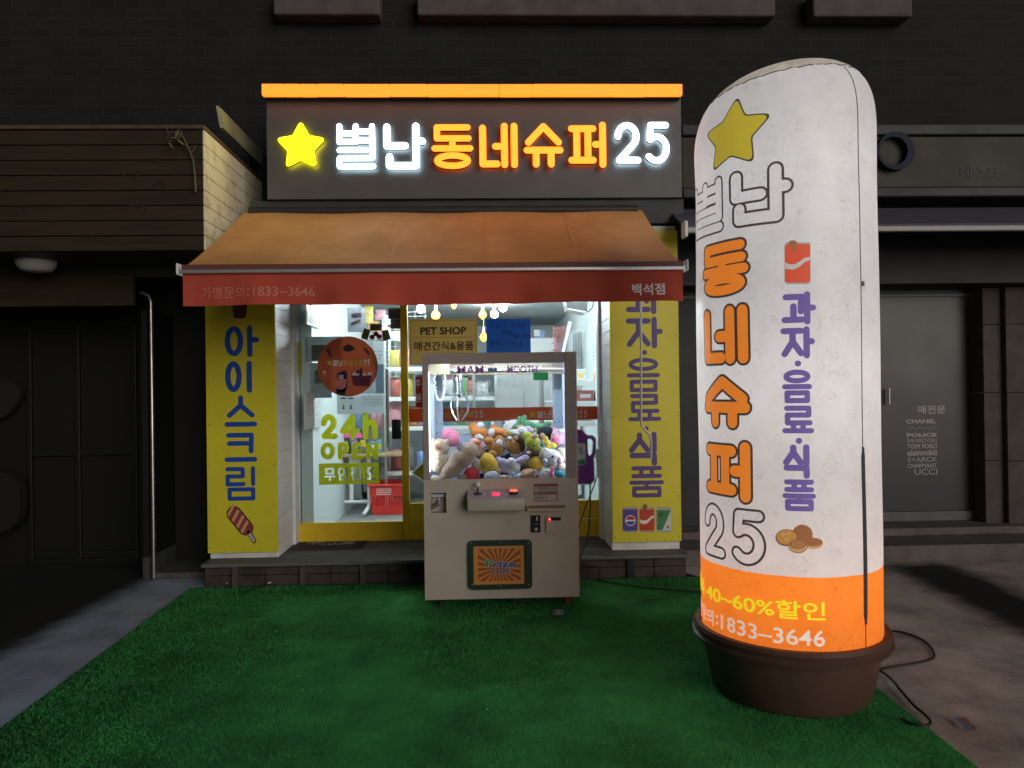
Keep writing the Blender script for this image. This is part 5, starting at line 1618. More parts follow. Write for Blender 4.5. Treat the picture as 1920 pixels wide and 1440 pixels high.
mb.build('dotted_border', mat('border_cream', (0.7, 0.45, 0.2), 0.4), flap)
YQ = YM - 0.0072
for body, pb, m_ in (('P', (911, 1050, 924, 1064), print_green), ('rize', (925, 1052, 967, 1064), mat('prize_navy', (0.06, 0.05, 0.22), 0.4)), ('out', (922, 1066, 957, 1075), mat('prize_plum', (0.22, 0.02, 0.12), 0.4))):
    fontpart('prize_lettering', body, rect(pb[0] - 1.4, pb[1] - 1.4, pb[2] + 1.4, pb[3] + 1.4, YQ), YQ, print_dark, flap, bold=0.085, t=0.0006)
    fontpart('prize_lettering', body, rect(pb[0] - .7, pb[1] - .7, pb[2] + .7, pb[3] + .7, YQ), YQ - .0008, print_white, flap, bold=0.06, t=0.0006)
    fontpart('prize_lettering', body, rect(*pb, YQ), YQ - 0.0016, m_, flap, bold=0.03, t=0.0006)
mb = MB()
for px, py in ((884, 1019), (938, 1016), (991, 1018), (885, 1097), (939, 1099), (992, 1096)):
    cc = at(px, py, YM - .022)
    mb.lathe((cc.x, YM - 0.0222, cc.z), [(0.004, 0), (0.003, -0.002), (0, -0.0025)], 8, axis='y')
mb.build('screws', steel, cm)
# castors
for xk, red in ((mx0 + 0.1, 0), (mx1 - 0.07, 1)):
    for yk in (YM + 0.09, YMB - 0.09):
        MB().lathe((xk, yk, 0.012), [(0.016, 0), (0.02, 0.005), (0.02, 0.03), (0.012, 0.034), (0.012, mzb - 0.024)], 14).build('foot', mat('foot_red', (0.30, 0.03, 0.03), 0.5) if red else dark_metal, cm, smooth=True)

# ------------------------------------------------------------------ plush toys
def plush_mat(n, c, fluffy=0.5):
    return mat('plush_' + n, c, 0.9, noise=0.22, nscale=35, bump=0.9 * fluffy, bscale=150, sheen=0.35, spec=0.1)
PM = {n: plush_mat(n, c, fl) for n, c, fl in (
    ('pink', (0.80, 0.27, 0.42), .25), ('cream', (0.62, 0.52, 0.38), 1), ('brown', (0.42, 0.31, 0.23), .4), ('red', (0.62, 0.05, 0.08), .25), ('orange', (0.78, 0.28, 0.07), .5),
    ('white', (0.78, 0.79, 0.80), .6), ('gold', (0.52, 0.25, 0.06), 1), ('green', (0.12, 0.38, 0.17), 1), ('lime', (0.50, 0.52, 0.06), .4), ('cocoa', (0.10, 0.055, 0.035), .5),
    ('black', (0.025, 0.03, 0.035), .3), ('palepink', (0.78, 0.46, 0.54), .4), ('yellow', (0.80, 0.55, 0.07), .5), ('lilac', (0.55, 0.48, 0.76), .5), ('peach', (0.70, 0.40, 0.25), .4),
    ('teal', (0.05, 0.28, 0.36), .4), ('ice', (0.55, 0.66, 0.80), .3), ('navy', (0.02, 0.03, 0.10), .4), ('tan', (0.50, 0.33, 0.20), .6), ('rose', (0.75, 0.15, 0.30), .3))}
eye_m = mat('toy_eye', (0.01, 0.01, 0.012), 0.12)
def blob(parts, vox=0.006, jit=0.0006):
    """one continuous soft body from overlapping balls: (px, py, depth, rx, rz, turn) in picture pixels"""
    mb = MB()
    for (px, py, dy, rx, rz, tn) in parts:
        Yk = YT + dy
        p = at(px, py, Yk)
        s = Yk / F_PX
        from mathutils import Euler
        rx, rz = rx * 1.1, rz * 1.1
        mb.ball(p, (rx * s, 0.5 * (rx + rz) * s * 0.85, rz * s), 16, rot=Euler((0, R(tn), 0)))
    me = bpy.data.meshes.new('tmp')
    me.from_pydata(mb.v, [], mb.f)
    bm = bmesh.new(); bm.from_mesh(me)
    bmesh.ops.remove_doubles(bm, verts=bm.verts[:], dist=1e-5)
    bm.to_mesh(me); bm.free()
    o = bpy.data.objects.new('tmp', me)
    COL.objects.link(o)
    md = o.modifiers.new('r', 'REMESH'); md.mode = 'VOXEL'; md.voxel_size = vox
    ms = o.modifiers.new('s', 'SMOOTH'); ms.factor = 0.5; ms.iterations = 4
    bpy.context.view_layer.update()
    dg = bpy.context.evaluated_depsgraph_get()
    m2 = bpy.data.meshes.new_from_object(o.evaluated_get(dg))
    v = [tuple(q.co + q.normal * rnd.gauss(0, jit)) for q in m2.vertices]; f = [tuple(p.vertices) for p in m2.polygons]
    bpy.data.objects.remove(o); bpy.data.meshes.remove(me); bpy.data.meshes.remove(m2)
    return MB().add(v, f)
YT = 5.12
def toy(label, cat, m, body, details=(), dy=0.0, name='plush_toy'):
    t = blob([(a, b_, dy + d, rx, rz, tn) for a, b_, d, rx, rz, tn in body], 0.005, 0.0022 if m in ('cream', 'gold', 'green', 'white', 'tan') else 0.0009).build(name, PM[m], smooth='all', recalc=False, label=label, cat=cat, group='plush toys inside the claw machine')
    for (nm, mm, bs_) in details:
        if nm == 'eye':
            mb = MB()
            for (a, b_, d, r_) in bs_:
                Yk = YT + dy + d
                mb.ball(at(a, b_, Yk), r_ * Yk / F_PX, 10)
            mb.build('eye', eye_m, t, smooth='all')
        else:
            blob([(a, b_, dy + d, rx, rz, tn) for a, b_, d, rx, rz, tn in bs_], 0.004).build(nm, PM[mm], t, smooth='all', recalc=False)
    return t
# back row
toy('large white round plush lying at the back of the pile', 'plush toy', 'white', [(962, 804, 0, 20, 15, -20), (945, 816, 0, 15, 12, 0)], dy=0.34)
toy('green fluffy crocodile plush stretched on top of the pile', 'plush toy', 'green', [(978, 793, 0, 9, 9, 0), (972, 799, 0, 12, 6, -20), (990, 797, 0, 12, 7, 0), (1008, 801, 0, 14, 6, -5), (1024, 796, 0, 9, 5, -20), (983, 784, 0, 4, 6, 15), (974, 786, 0, 4, 5, -10)],
    [('snout', 'tan', [(975, 801, -.045, 7, 4, -10)]), ('eye', None, [(976, 786, -.03, 1.3), (983, 787, -.035, 1.3)])], dy=0.26)
toy('black round plush behind the pink pig', 'plush toy', 'black', [(1023, 812, 0, 16, 13, 0), (1030, 806, 0, 8, 5, 0)], dy=0.2)
toy('small violet plush peeking out under the green crocodile', 'plush toy', 'lilac', [(989, 806, 0, 9, 7, 0), (996, 808, 0, 6, 5, 0)], dy=0.16)
toy('orange plush with white ears facing away at the back', 'plush toy', 'orange', [(886, 800, 0, 7, 7, 0), (898, 809, 0, 15, 10, 0), (907, 815, 0, 9, 9, 0), (893, 822, 0, 9, 8, 0)],
    [('ear', 'white', [(901, 798, -.02, 7, 6, 10)]), ('belly', 'white', [(897, 820, -.05, 6, 6, 0), (903, 822, -.045, 4, 5, 0)])], dy=0.24)
toy('orange plush lying down with a raised white tipped tail', 'plush toy', 'orange', [(934, 809, 0, 14, 7, 10), (924, 800, 0, 4, 7, 0), (944, 814, 0, 8, 6, 15), (928, 816, 0, 8, 7, 0)],
    [('tail_tip', 'white', [(924, 794, -.005, 3.5, 3, 0)]), ('flank', 'white', [(921, 811, -.04, 6, 8, 15)])], dy=0.24)
toy('pink pleated cushion ball leaning on the left panel', 'plush cushion', 'pink', [(841, 815, 0, 13, 12, 0), (849, 823, 0, 13, 14, 10)], [('pucker', 'rose', [(842, 811, -.068, 2.2, 1.6, 0)])], dy=0.14)
toy('white dog plush with thin red collar lying behind the lime toy', 'plush toy', 'white', [(967, 812, 0, 11, 6, 10), (980, 809, 0, 10, 8, 20), (957, 811, 0, 5, 5, 0)], [('paw', 'lime', [(954, 812, -.03, 4, 5, 0)]), ('eye', None, [(958, 804, -.03, 1.2)])], dy=0.14)
toy('pale pink pig plush with a blue cap by the right panel', 'plush toy', 'palepink', [(1048, 820, 0, 14, 15, 0), (1040, 806, 0, 4, 4, 0), (1057, 806, 0, 4, 4, 0)],
    [('snout', 'rose', [(1042, 824, -.06, 7, 6, 15)]), ('cap', 'ice', [(1054, 808, -.045, 7, 4, 0)]), ('eye', None, [(1037, 814, -.062, 1.3), (1049, 815, -.072, 1.3)])], dy=0.1)
# middle row
toy('golden bear plush with round white ears in the middle', 'plush toy', 'gold', [(928, 842, 0, 18, 13, 0), (916, 826, 0, 8, 7, -15), (936, 828, 0, 9, 10, 10), (920, 850, 0, 12, 9, 0)],
    [('inner_ear', 'white', [(936, 830, -.065, 6, 6, 0)]), ('brow', 'orange', [(916, 826, -.04, 7, 5, -10)]), ('nose', 'black', [(946, 840, -.06, 3, 2, 20), (913, 845, -.06, 4, 4, 0)])], dy=0.08)
toy('curly golden plush with a dark brown cap', 'plush toy', 'gold', [(962, 836, 0, 12, 14, 0), (969, 845, 0, 8, 6, 0)], [('cap', 'cocoa', [(972, 824, -.01, 9, 8, 20), (979, 836, 0, 6, 11, 5)]), ('cap_trim', 'tan', [(967, 821, -.055, 4, 4, 0)]), ('tuft', 'white', [(955, 822, -.03, 5, 4, 0)])], dy=0.08)
toy('lime green plush hanging head down with brown hood', 'plush toy', 'lime', [(990, 818, 0, 9, 8, 20), (997, 828, 0, 13, 13, 0), (1002, 840, 0, 12, 9, 0), (1003, 806, 0, 3, 4, 10)],
    [('hood', 'cocoa', [(995, 847, -.02, 9, 9, -20), (1003, 851, -.01, 9, 7, 0)]), ('mouth', 'tan', [(1003, 818, -.055, 7, 4, -15)]), ('eye', None, [(1001, 836.5, -.075, 2.2)]), ('paw', 'cream', [(991, 849, -.06, 4, 3, 0)])], dy=0.04)
toy('cream paw of a small plush beside the lime toy', 'plush toy', 'tan', [(1017, 818, 0, 5, 6, 0), (1019, 826, 0, 5, 6, 0)], dy=0.1)
toy('small yellow orange giraffe plush with teal face', 'plush toy', 'yellow', [(1024, 822, 0, 3.5, 4, 0), (1026, 830, 0, 5, 6, 0), (1020, 829, 0, 3, 4, -20), (1037, 835, 0, 7, 5, 10), (1028, 838, 0, 7, 5, 0)],
    [('face', 'teal', [(1017, 834, -.03, 4, 4, 0)])], dy=0.03)
toy('small pale plush with pink dots under orange beak', 'plush toy', 'palepink', [(895, 836, 0, 11, 10, 0), (902, 842, 0, 8, 7, 0), (889, 828, 0, 8, 6, 0)], [('beak', 'orange', [(896, 829, -.045, 7, 4, 10)])], dy=0.1)
toy('tan plush paw showing right of the large brown toy', 'plush toy', 'tan', [(900, 852, 0, 8, 8, 0), (909, 856, 0, 7, 9, 0), (897, 845, 0, 6, 5, 0)], dy=0.07)
toy('navy blue plush buried in the middle of the pile', 'plush toy', 'navy', [(948, 860, 0, 12, 6, 0), (955, 856, 0, 8, 6, 0)], dy=0.1)
toy('white plush body half buried behind lilac bunny', 'plush toy', 'white', [(965, 853, 0, 10, 6, 0), (978, 850, 0, 9, 6, 0)], dy=0.1)
toy('grey cream bunny ear plush tucked under brown hood', 'plush toy', 'tan', [(996, 862, 0, 8, 7, 0), (985, 868, 0, 9, 8, 0)], dy=0.09)
# front row
toy('cream fluffy bear plush at far left with peach snout', 'plush toy', 'cream', [(824, 840, 0, 17, 16, 0), (822, 866, 0, 19, 20, 0), (811, 827, 0, 5, 5, 0), (838, 828, 0, 5, 5, 0), (836, 880, 0, 8, 7, 0)],
    [('snout', 'peach', [(820, 838, -.082, 8, 7, 0)]), ('ear', 'peach', [(812, 828, -.035, 2.5, 3, 0), (827, 828, -.06, 2.5, 3, 0)])], dy=0.03)
toy('large brown seal shaped plush at the front left', 'plush toy', 'brown', [(875, 848, 0, 21, 16, -30), (864, 860, 0, 25, 18, -38), (850, 877, 0, 24, 15, -38), (836, 892, 0, 16, 8, -25), (890, 838, 0, 4, 3, 20), (894, 851, 0, 5, 5, 0), (868, 894, -.02, 10, 4, -10)],
    [('label_tag', 'ice', [(863, 838, -.105, 6.5, 7, 10)]), ('flipper', 'cream', [(817, 898, -.03, 9, 6, 10)])], dy=0.0)
toy('red velvet cushion under the large brown plush', 'plush cushion', 'red', [(884, 890, 0, 14, 14, 10), (891, 898, 0, 9, 9, 0)], dy=0.0)
toy('small cream plush with keyring loop beside red cushion', 'plush toy', 'cream', [(893, 872, 0, 8, 10, 0), (899, 876, 0, 7, 7, 0)], dy=0.0)
toy('yellow chick plush showing its back at the front', 'plush toy', 'yellow', [(914, 865, 0, 13, 15, 10), (921, 871, 0, 12, 12, 0), (927, 877, 0, 8, 6, 30), (911, 880, 0, 8, 7, 0)],
    [('foot', 'tan', [(935, 884, -.02, 5, 6, 0)]), ('wing', 'gold', [(924, 850, .01, 7, 5, 20)])], dy=-0.01)
toy('lilac elephant plush left of the white bunny', 'plush toy', 'lilac', [(942, 867, 0, 9, 8, 0), (945, 878, 0, 8, 8, 0), (935, 862, 0, 4, 5, 0)], [('eye', None, [(940, 866, -.05, 1.2)])], dy=0.0)
toy('white bunny plush with a long lilac ear', 'plush toy', 'white', [(959, 868, 0, 10, 9, 0), (966, 878, 0, 9, 9, 0), (955, 884, 0, 6, 5, 0)],
    [('ear', 'lilac', [(977, 862, .0, 12, 5, -20), (984, 858, 0, 8, 5, -10)]), ('eye', None, [(960, 865, -.058, 1.6)]), ('paw', 'ice', [(962, 889, -.04, 3.5, 3.5, 0)])], dy=-0.02)
toy('round yellow plush cushion with small crown', 'plush cushion', 'yellow', [(1005, 870, 0, 14, 13, 0), (1005, 857, 0, 4, 4, 0)], dy=0.02)
toy('white puppy plush with blue eye at the right', 'plush toy', 'white', [(1033, 857, 0, 17, 13, 0), (1022, 846, 0, 8, 6, 10), (1038, 868, 0, 10, 7, 0)], [('ear', 'cream', [(1017, 852, -.01, 6, 9, 15)]), ('cheek', 'palepink', [(1050, 862, -.02, 6, 8, 0)]), ('eye', None, [(1036, 856, -.085, 2.4)]), ('belly', 'ice', [(1022, 864, -.06, 4, 4, 0)])], dy=0.0)
toy('small cream plush at the right edge of the pile', 'plush toy', 'cream', [(1053, 846, 0, 8, 7, 0), (1058, 856, 0, 6, 8, 0)], dy=0.03)
toy('cream fluffy plush below the white puppy', 'plush toy', 'cream', [(1050, 874, 0, 10, 7, 0), (1033, 877, 0, 9, 6, 0)], dy=0.0)
toy('brown squirrel plush tucked below the lilac ear', 'plush toy', 'cocoa', [(982, 878, 0, 8, 7, 0), (990, 880, 0, 6, 5, 0)], dy=0.0)
toy('peach puppy plush with pink nose at the front', 'plush toy', 'peach', [(991, 890, 0, 15, 11, 0), (978, 894, 0, 8, 7, 0)], [('face', 'white', [(1001, 886, -.06, 6, 6, 0)]), ('nose', 'rose', [(1009, 891, -.06, 3.5, 3, 0)]), ('eye', None, [(1002, 885, -.105, 1.6)])], dy=-0.03)
toy('white unicorn plush with pink mane at the front right', 'plush toy', 'white', [(1025, 889, 0, 12, 10, 0), (1016, 894, 0, 8, 6, 0), (1019, 879, 0, 3, 3, 0)], [('mane', 'rose', [(1034, 884, -.03, 3, 8, 20), (1036, 893, -.02, 4, 5, 0)]), ('eye', None, [(1026, 884, -.08, 1.2)])], dy=-0.03)
toy('teal plush fish in the front right corner', 'plush toy', 'teal', [(1047, 887, 0, 10, 6, 0), (1056, 893, 0, 6, 6, 0)], dy=-0.01)
toy('pale blue plush egg at the bottom of the glass', 'plush toy', 'ice', [(921, 892, 0, 13, 8, -10)], dy=-0.05)
toy('cream cat plush face at the bottom of the glass', 'plush toy', 'cream', [(945, 898, 0, 13, 7, 0), (935, 893, 0, 4, 4, 0)], [('eye', None, [(943, 896, -.065, 1.3), (950, 896, -.065, 1.3)])], dy=-0.04)
toy('white plush ribbon toy lying beside the peach puppy', 'plush toy', 'ice', [(970, 893, 0, 10, 4, -25), (961, 896, 0, 6, 6, 0), (981, 886, 0, 5, 3, -30)], dy=-0.04)
toy('dark plush filling the gap at the front right corner', 'plush toy', 'navy', [(1053, 897, 0, 8, 5, 0), (1000, 899, .03, 20, 4, 0)], dy=0.02)
toy('dark plush filling the gap behind pale blue egg', 'plush toy', 'navy', [(905, 896, 0, 12, 8, 0), (940, 888, .03, 14, 8, 0)], dy=0.03)

# ------------------------------------------------------------------ inflatable advertising column
PX, PY, PR = at(1474, 800, 3.6).x, 3.6, 0.4205
zP0, zP1 = 0.312, 3.035
ic = thing('inflatable_column', 'tall white inflatable advertising column lit from inside, in a dark tub', 'inflatable', (PX, PY, 0))
def shell_mat(name, col, col2, em):
    m = bpy.data.materials.new(name)
    m.use_nodes = True
    t = m.node_tree
    b = t.nodes['Principled BSDF']
    out = t.nodes['Material Output']
    tc = t.nodes.new('ShaderNodeTexCoord')
    # scuffs: stretched fine noise and soft blotches
    n1 = t.nodes.new('ShaderNodeTexNoise'); n1.inputs['Scale'].default_value = 7; n1.inputs['Detail'].default_value = 9; n1.inputs['Roughness'].default_value = .7
    t.links.new(tc.outputs['Object'], n1.inputs['Vector'])
    n2 = t.nodes.new('ShaderNodeTexNoise'); n2.inputs['Scale'].default_value = 26; n2.inputs['Detail'].default_value = 6; n2.inputs['Distortion'].default_value = 2.5
    t.links.new(tc.outputs['Object'], n2.inputs['Vector'])
    rp = t.nodes.new('ShaderNodeValToRGB')
    rp.color_ramp.elements[0].position = 0.38; rp.color_ramp.elements[1].position = 0.56
    rp.color_ramp.elements[0].color = (*col2, 1); rp.color_ramp.elements[1].color = (*col, 1)
    t.links.new(n1.outputs[0], rp.inputs[0])
    rp2 = t.nodes.new('ShaderNodeValToRGB')
    rp2.color_ramp.elements[0].position = 0.485; rp2.color_ramp.elements[1].position = 0.5
    e = rp2.color_ramp.elements.new(0.515)
    rp2.color_ramp.elements[0].color = (1, 1, 1, 1); rp2.color_ramp.elements[1].color = (.66, .65, .65, 1); e.color = (1, 1, 1, 1)
    t.links.new(n2.outputs[0], rp2.inputs[0])
    n3 = t.nodes.new('ShaderNodeTexNoise'); n3.inputs['Scale'].default_value = 4; n3.inputs['Detail'].default_value = 2
    t.links.new(tc.outputs['Object'], n3.inputs['Vector'])
    rp3 = t.nodes.new('ShaderNodeValToRGB'); rp3.color_ramp.elements[0].position = .48; rp3.color_ramp.elements[1].position = .62
    t.links.new(n3.outputs[0], rp3.inputs[0])
    mx = t.nodes.new('ShaderNodeMix'); mx.data_type = 'RGBA'; mx.blend_type = 'MULTIPLY'
    t.links.new(rp3.outputs[0], mx.inputs[0])
    t.links.new(rp.outputs[0], mx.inputs[6]); t.links.new(rp2.outputs[0], mx.inputs[7])
    vo = t.nodes.new('ShaderNodeTexVoronoi'); vo.feature = 'DISTANCE_TO_EDGE'; vo.inputs['Scale'].default_value = 5
    nd = t.nodes.new('ShaderNodeTexNoise'); nd.inputs['Scale'].default_value = 5; nd.inputs['Detail'].default_value = 6
    t.links.new(tc.outputs['Object'], nd.inputs['Vector'])
    va = t.nodes.new('ShaderNodeVectorMath'); va.operation = 'MULTIPLY_ADD'; va.inputs[1].default_value = (1.1, 1.1, 1.1)
    t.links.new(nd.outputs['Color'], va.inputs[0]); t.links.new(tc.outputs['Object'], va.inputs[2])
    t.links.new(va.outputs[0], vo.inputs['Vector'])
    rv = t.nodes.new('ShaderNodeValToRGB'); rv.color_ramp.elements[0].position = 0.002; rv.color_ramp.elements[1].position = 0.012
    rv.color_ramp.elements[0].color = (.62, .61, .60, 1); rv.color_ramp.elements[1].color = (1, 1, 1, 1)
    t.links.new(vo.outputs['Distance'], rv.inputs[0])
    nm = t.nodes.new('ShaderNodeTexNoise'); nm.inputs['Scale'].default_value = 9; nm.inputs['Detail'].default_value = 3
    t.links.new(tc.outputs['Object'], nm.inputs['Vector'])
    rm_ = t.nodes.new('ShaderNodeValToRGB'); rm_.color_ramp.elements[0].position = .5; rm_.color_ramp.elements[1].position = .6
    t.links.new(nm.outputs[0], rm_.inputs[0])
    mx2 = t.nodes.new('ShaderNodeMix'); mx2.data_type = 'RGBA'; mx2.blend_type = 'MULTIPLY'
    t.links.new(rm_.outputs[0], mx2.inputs[0]); t.links.new(mx.outputs[2], mx2.inputs[6]); t.links.new(rv.outputs[0], mx2.inputs[7])
    mx = mx2
    t.links.new(mx.outputs[2], b.inputs['Base Color'])
    b.inputs['Roughness'].default_value = 0.42
    b.inputs['Emission Strength'].default_value = em
    t.links.new(mx.outputs[2], b.inputs['Emission Color'])
    tl = t.nodes.new('ShaderNodeBsdfTranslucent')
    t.links.new(mx.outputs[2], tl.inputs[0])
    ms = t.nodes.new('ShaderNodeMixShader'); ms.inputs[0].default_value = 0.4
    t.links.new(b.outputs[0], ms.inputs[1]); t.links.new(tl.outputs[0], ms.inputs[2])
    n4 = t.nodes.new('ShaderNodeTexNoise'); n4.inputs['Scale'].default_value = 3.5; n4.inputs['Detail'].default_value = 5
    t.links.new(tc.outputs['Object'], n4.inputs['Vector'])
    bp = t.nodes.new('ShaderNodeBump'); bp.inputs['Strength'].default_value = .25; bp.inputs['Distance'].default_value = .03
    t.links.new(n4.outputs[0], bp.inputs['Height']); t.links.new(bp.outputs[0], b.inputs['Normal'])
    t.links.new(ms.outputs[0], out.inputs[0])
    MATS[name] = m
    return m
sh_white = shell_mat('inflatable_white', (0.72, 0.715, 0.72), (0.67, 0.66, 0.665), 0.13)
sh_orange = shell_mat('inflatable_orange', (0.86, 0.24, 0.03), (0.80, 0.21, 0.025), 0.34)
zBand = 0.655
def prof_r(z):
    """radius of the column at height z"""
    zs_ = 2.62
    base = PR * (1 - 0.012 * max(0, (1.4 - z) / 1.4) - 0.006 * math.cos(z * 5.1))
    if z <= zs_:
        return base
    s = min(1, (z - zs_) / (zP1 - zs_))
    return base * max(0, (1 - s ** 2.9)) ** (1 / 2.7)
def col_pt(phi, z, off=0.0):
    r_ = prof_r(z) + off
    wr = 1 + 0.004 * math.sin(phi * 9 + z * 4) * (1 if z < 2.9 else 0)
    wr += 0.010 * math.sin(phi * 40 + 2 * math.sin(phi * 7)) * math.exp(-((z - 2.925) / 0.05) ** 2)
    wr += 0.007 * math.sin(phi * 27 + 3 * math.sin(phi * 5)) * math.exp(-((z - 0.33) / 0.10) ** 2)
    wr += 0.003 * math.sin(phi * 13 + z * 6 + 2 * math.sin(z * 5 + phi * 3)) * math.exp(-((z - 2.5) / 0.35) ** 2)
    x = math.sin(phi) * r_ * wr; y = -math.cos(phi) * r_ * wr
    zz_ = z
    if z > 2.3:
        zz_ = z + 0.045 * (x / PR) * min(1, (z - 2.3) / 0.5)
    return (PX + x, PY + y, zz_)
def shell(z0, z1, nz, name, m):
    n = 240
    mb = MB()
    v = []; f = []
    for j in range(nz + 1):
        z = z0 + (z1 - z0) * j / nz
        for k in range(n):
            v.append(col_pt(2 * math.pi * k / n, z))
    for j in range(nz):
        for k in range(n):
            f.append((j * n + k, j * n + (k + 1) % n, (j + 1) * n + (k + 1) % n, (j + 1) * n + k))
    mb.add(v, f)
    return mb.build(name, m, ic, smooth='all', recalc=False)
shell(zBand, 2.925, 130, 'tube_skin', sh_white)
shell(zP0, zBand, 30, 'orange_band', sh_orange)
# top cap, with finer rings towards the crown
sh_cream = shell_mat('inflatable_cap', (0.66, 0.62, 0.53), (0.54, 0.50, 0.42), 0.06)
n = 240
v = []; f = []
zs_list = [2.925 + (zP1 - 2.925) * math.sin(math.pi / 2 * k / 16) for k in range(17)]
for z in zs_list:
    for k in range(n): v.append(col_pt(2 * math.pi * k / n, z))
for j in range(16):
    for k in range(n):
        f.append((j * n + k, j * n + (k + 1) % n, (j + 1) * n + (k + 1) % n, (j + 1) * n + k))
MB().add(v, f).build('top_cap', sh_cream, ic, smooth='all', recalc=False)
seam_m = mat('seam', (0.16, 0.15, 0.15), 0.7)
MB().tube([col_pt(2 * math.pi * k / 72, 2.925 + 0.004 * math.sin(k * 2.3), 0.0015) for k in range(73)], 0.0024, 6).build('top_seam', seam_m, ic)
def cyl(px, py):
    """angle and height of the picture point on the column's front"""
    d = ray(px, py)
    ox, oy = CAM.x - PX, CAM.y - PY
    a = d.x ** 2 + d.y ** 2; b_ = 2 * (ox * d.x + oy * d.y); c_ = ox ** 2 + oy ** 2 - PR ** 2
    disc = b_ * b_ - 4 * a * c_
    t_ = (-b_ - math.sqrt(max(0, disc))) / (2 * a)
    p = CAM + d * t_
    return math.atan2(p.x - PX, -(p.y - PY)), p.z
def wrapped(vf, off, m, name, parent=None):
    """vf in (phi*PR, z)"""
    off += 0.0015
    v, f = wrap_poly(vf, 0, 0, PR)
    return MB().add([col_pt(p[0] / PR, p[1], off) for p in v], f).build(name, m, parent or ic, recalc=False)
def colbox(px0, py0, px1, py1, phi0=None):
    ym_, xm_ = (py0 + py1) / 2, (px0 + px1) / 2
    a0 = cyl(px0, ym_)[0] if phi0 is None else phi0
    a1 = cyl(px1, ym_)[0]
    return a0 * PR, cyl(xm_, py1)[1], a1 * PR, cyl(xm_, py0)[1]
ol_m = mat('print_outline', (0.15, 0.12, 0.115), 0.5, emit=(0.15, 0.12, 0.115), es=0.1)
po = mat('print_orange_lit', (0.92, 0.27, 0.035), 0.5, emit=(0.92, 0.25, 0.03), es=0.32, noise=0.12, nscale=20)
py_ = mat('print_yellow_lit', (0.80, 0.64, 0.07), 0.5, emit=(0.8, 0.62, 0.06), es=0.2, noise=0.12, nscale=16)
pw = mat('print_white_lit', (0.72, 0.71, 0.71), 0.5, emit=(0.74, 0.71, 0.68), es=0.17, noise=0.1, nscale=16)
pp = mat('print_violet_lit', (0.19, 0.135, 0.42), 0.5, emit=(0.19, 0.135, 0.42), es=0.2)
pl_ = mat('print_lime_lit', (0.70, 0.62, 0.02), 0.5, emit=(0.9, 0.86, 0.02), es=0.36)
psv = mat('print_silver_lit', (0.72, 0.66, 0.60), 0.5, emit=(0.8, 0.72, 0.64), es=0.32)
def col_glyph(ch, box, w, fill, ow=0.011):
    x0, z0, x1, z1 = box
    outer = glyph_polys(ch, x0, z0, x1, z1, w)
    # fill strokes a little thinner along the same paths
    out = []
    sxx, szz = (x1 - x0 - 2 * w) / 92.0, (z1 - z0 - 2 * w) / 90.0
    for st in ST[ch]:
        pts = [(x0 + w + (p[0] - 4) * sxx, z1 - w - (p[1] - 5) * szz) for p in st]
        for a, b_ in zip(pts[:-1], pts[1:]): out.append(capsule(a, b_, w - ow))
    nm = 'digit' if ch in '25' else 'letter'
    if fill is None:                    # outline only: the skin itself shows inside
        wrapped(union(outer + out, hole=len(outer)), 0.0012, ol_m, nm)
    else:
        wrapped(union(outer), 0.0012, ol_m, 'letter_outline')
        wrapped(union(out), 0.0024, fill, nm)
# star
a0, zc_ = cyl(1373, 243)
sc_ = (a0 * PR, zc_)
wrapped(union([star_poly(sc_[0], sc_[1], 0.198, rot=R(-4))]), 0.0012, ol_m, 'star_outline')
wrapped(union([star_poly(sc_[0], sc_[1], 0.184, rot=R(-4))]), 0.0024, py_, 'star')
gw = 0.0365
bN = colbox(1364, 302, 1489, 422)
col_glyph('난', bN, gw, None)
wN = bN[2] - bN[0]
col_glyph('별', (bN[0] - wN - 0.01, bN[1], bN[0] - 0.015, bN[3]), 0.029, None, 0.009)
for ch, pb in (('동', (1318, 446, 1411, 556)), ('네', (1320, 568, 1412, 688)), ('슈', (1320, 698, 1413, 808)), ('퍼', (1322, 822, 1416, 942))):
    col_glyph(ch, colbox(*pb), 0.0335 if ch == '동' else gw, po)
b2c = colbox(1318, 945, 1363, 1050); b5c = colbox(1367, 952, 1442, 1062)
zt2, zb2_ = b5c[3], b5c[1]
w5 = b5c[2] - b5c[0]
col_glyph('5', (b5c[0], zb2_, b5c[2], zt2), 0.031, None)
col_glyph('2', (b5c[0] - w5 - 0.005, zb2_, b5c[0] - 0.012, zt2), 0.031, None)
for ch, pb in (('과', (1464, 547, 1529, 608)), ('자', (1463, 612, 1527, 671)), ('·', (1490, 676, 1502, 687)), ('음', (1466, 694, 1523, 756)), ('료', (1466, 760, 1527, 814)),
               ('·', (1492, 821, 1504, 832)), ('식', (1466, 834, 1523, 896)), ('품', (1467, 899, 1530, 958))):
    x0, z0, x1, z1 = colbox(*pb)
    w = 0.0115 if ch in '음료품' else 0.0135
    wrapped(union(glyph_polys(ch, x0, z0, x1, z1, w)), 0.0014, pp, 'letter')
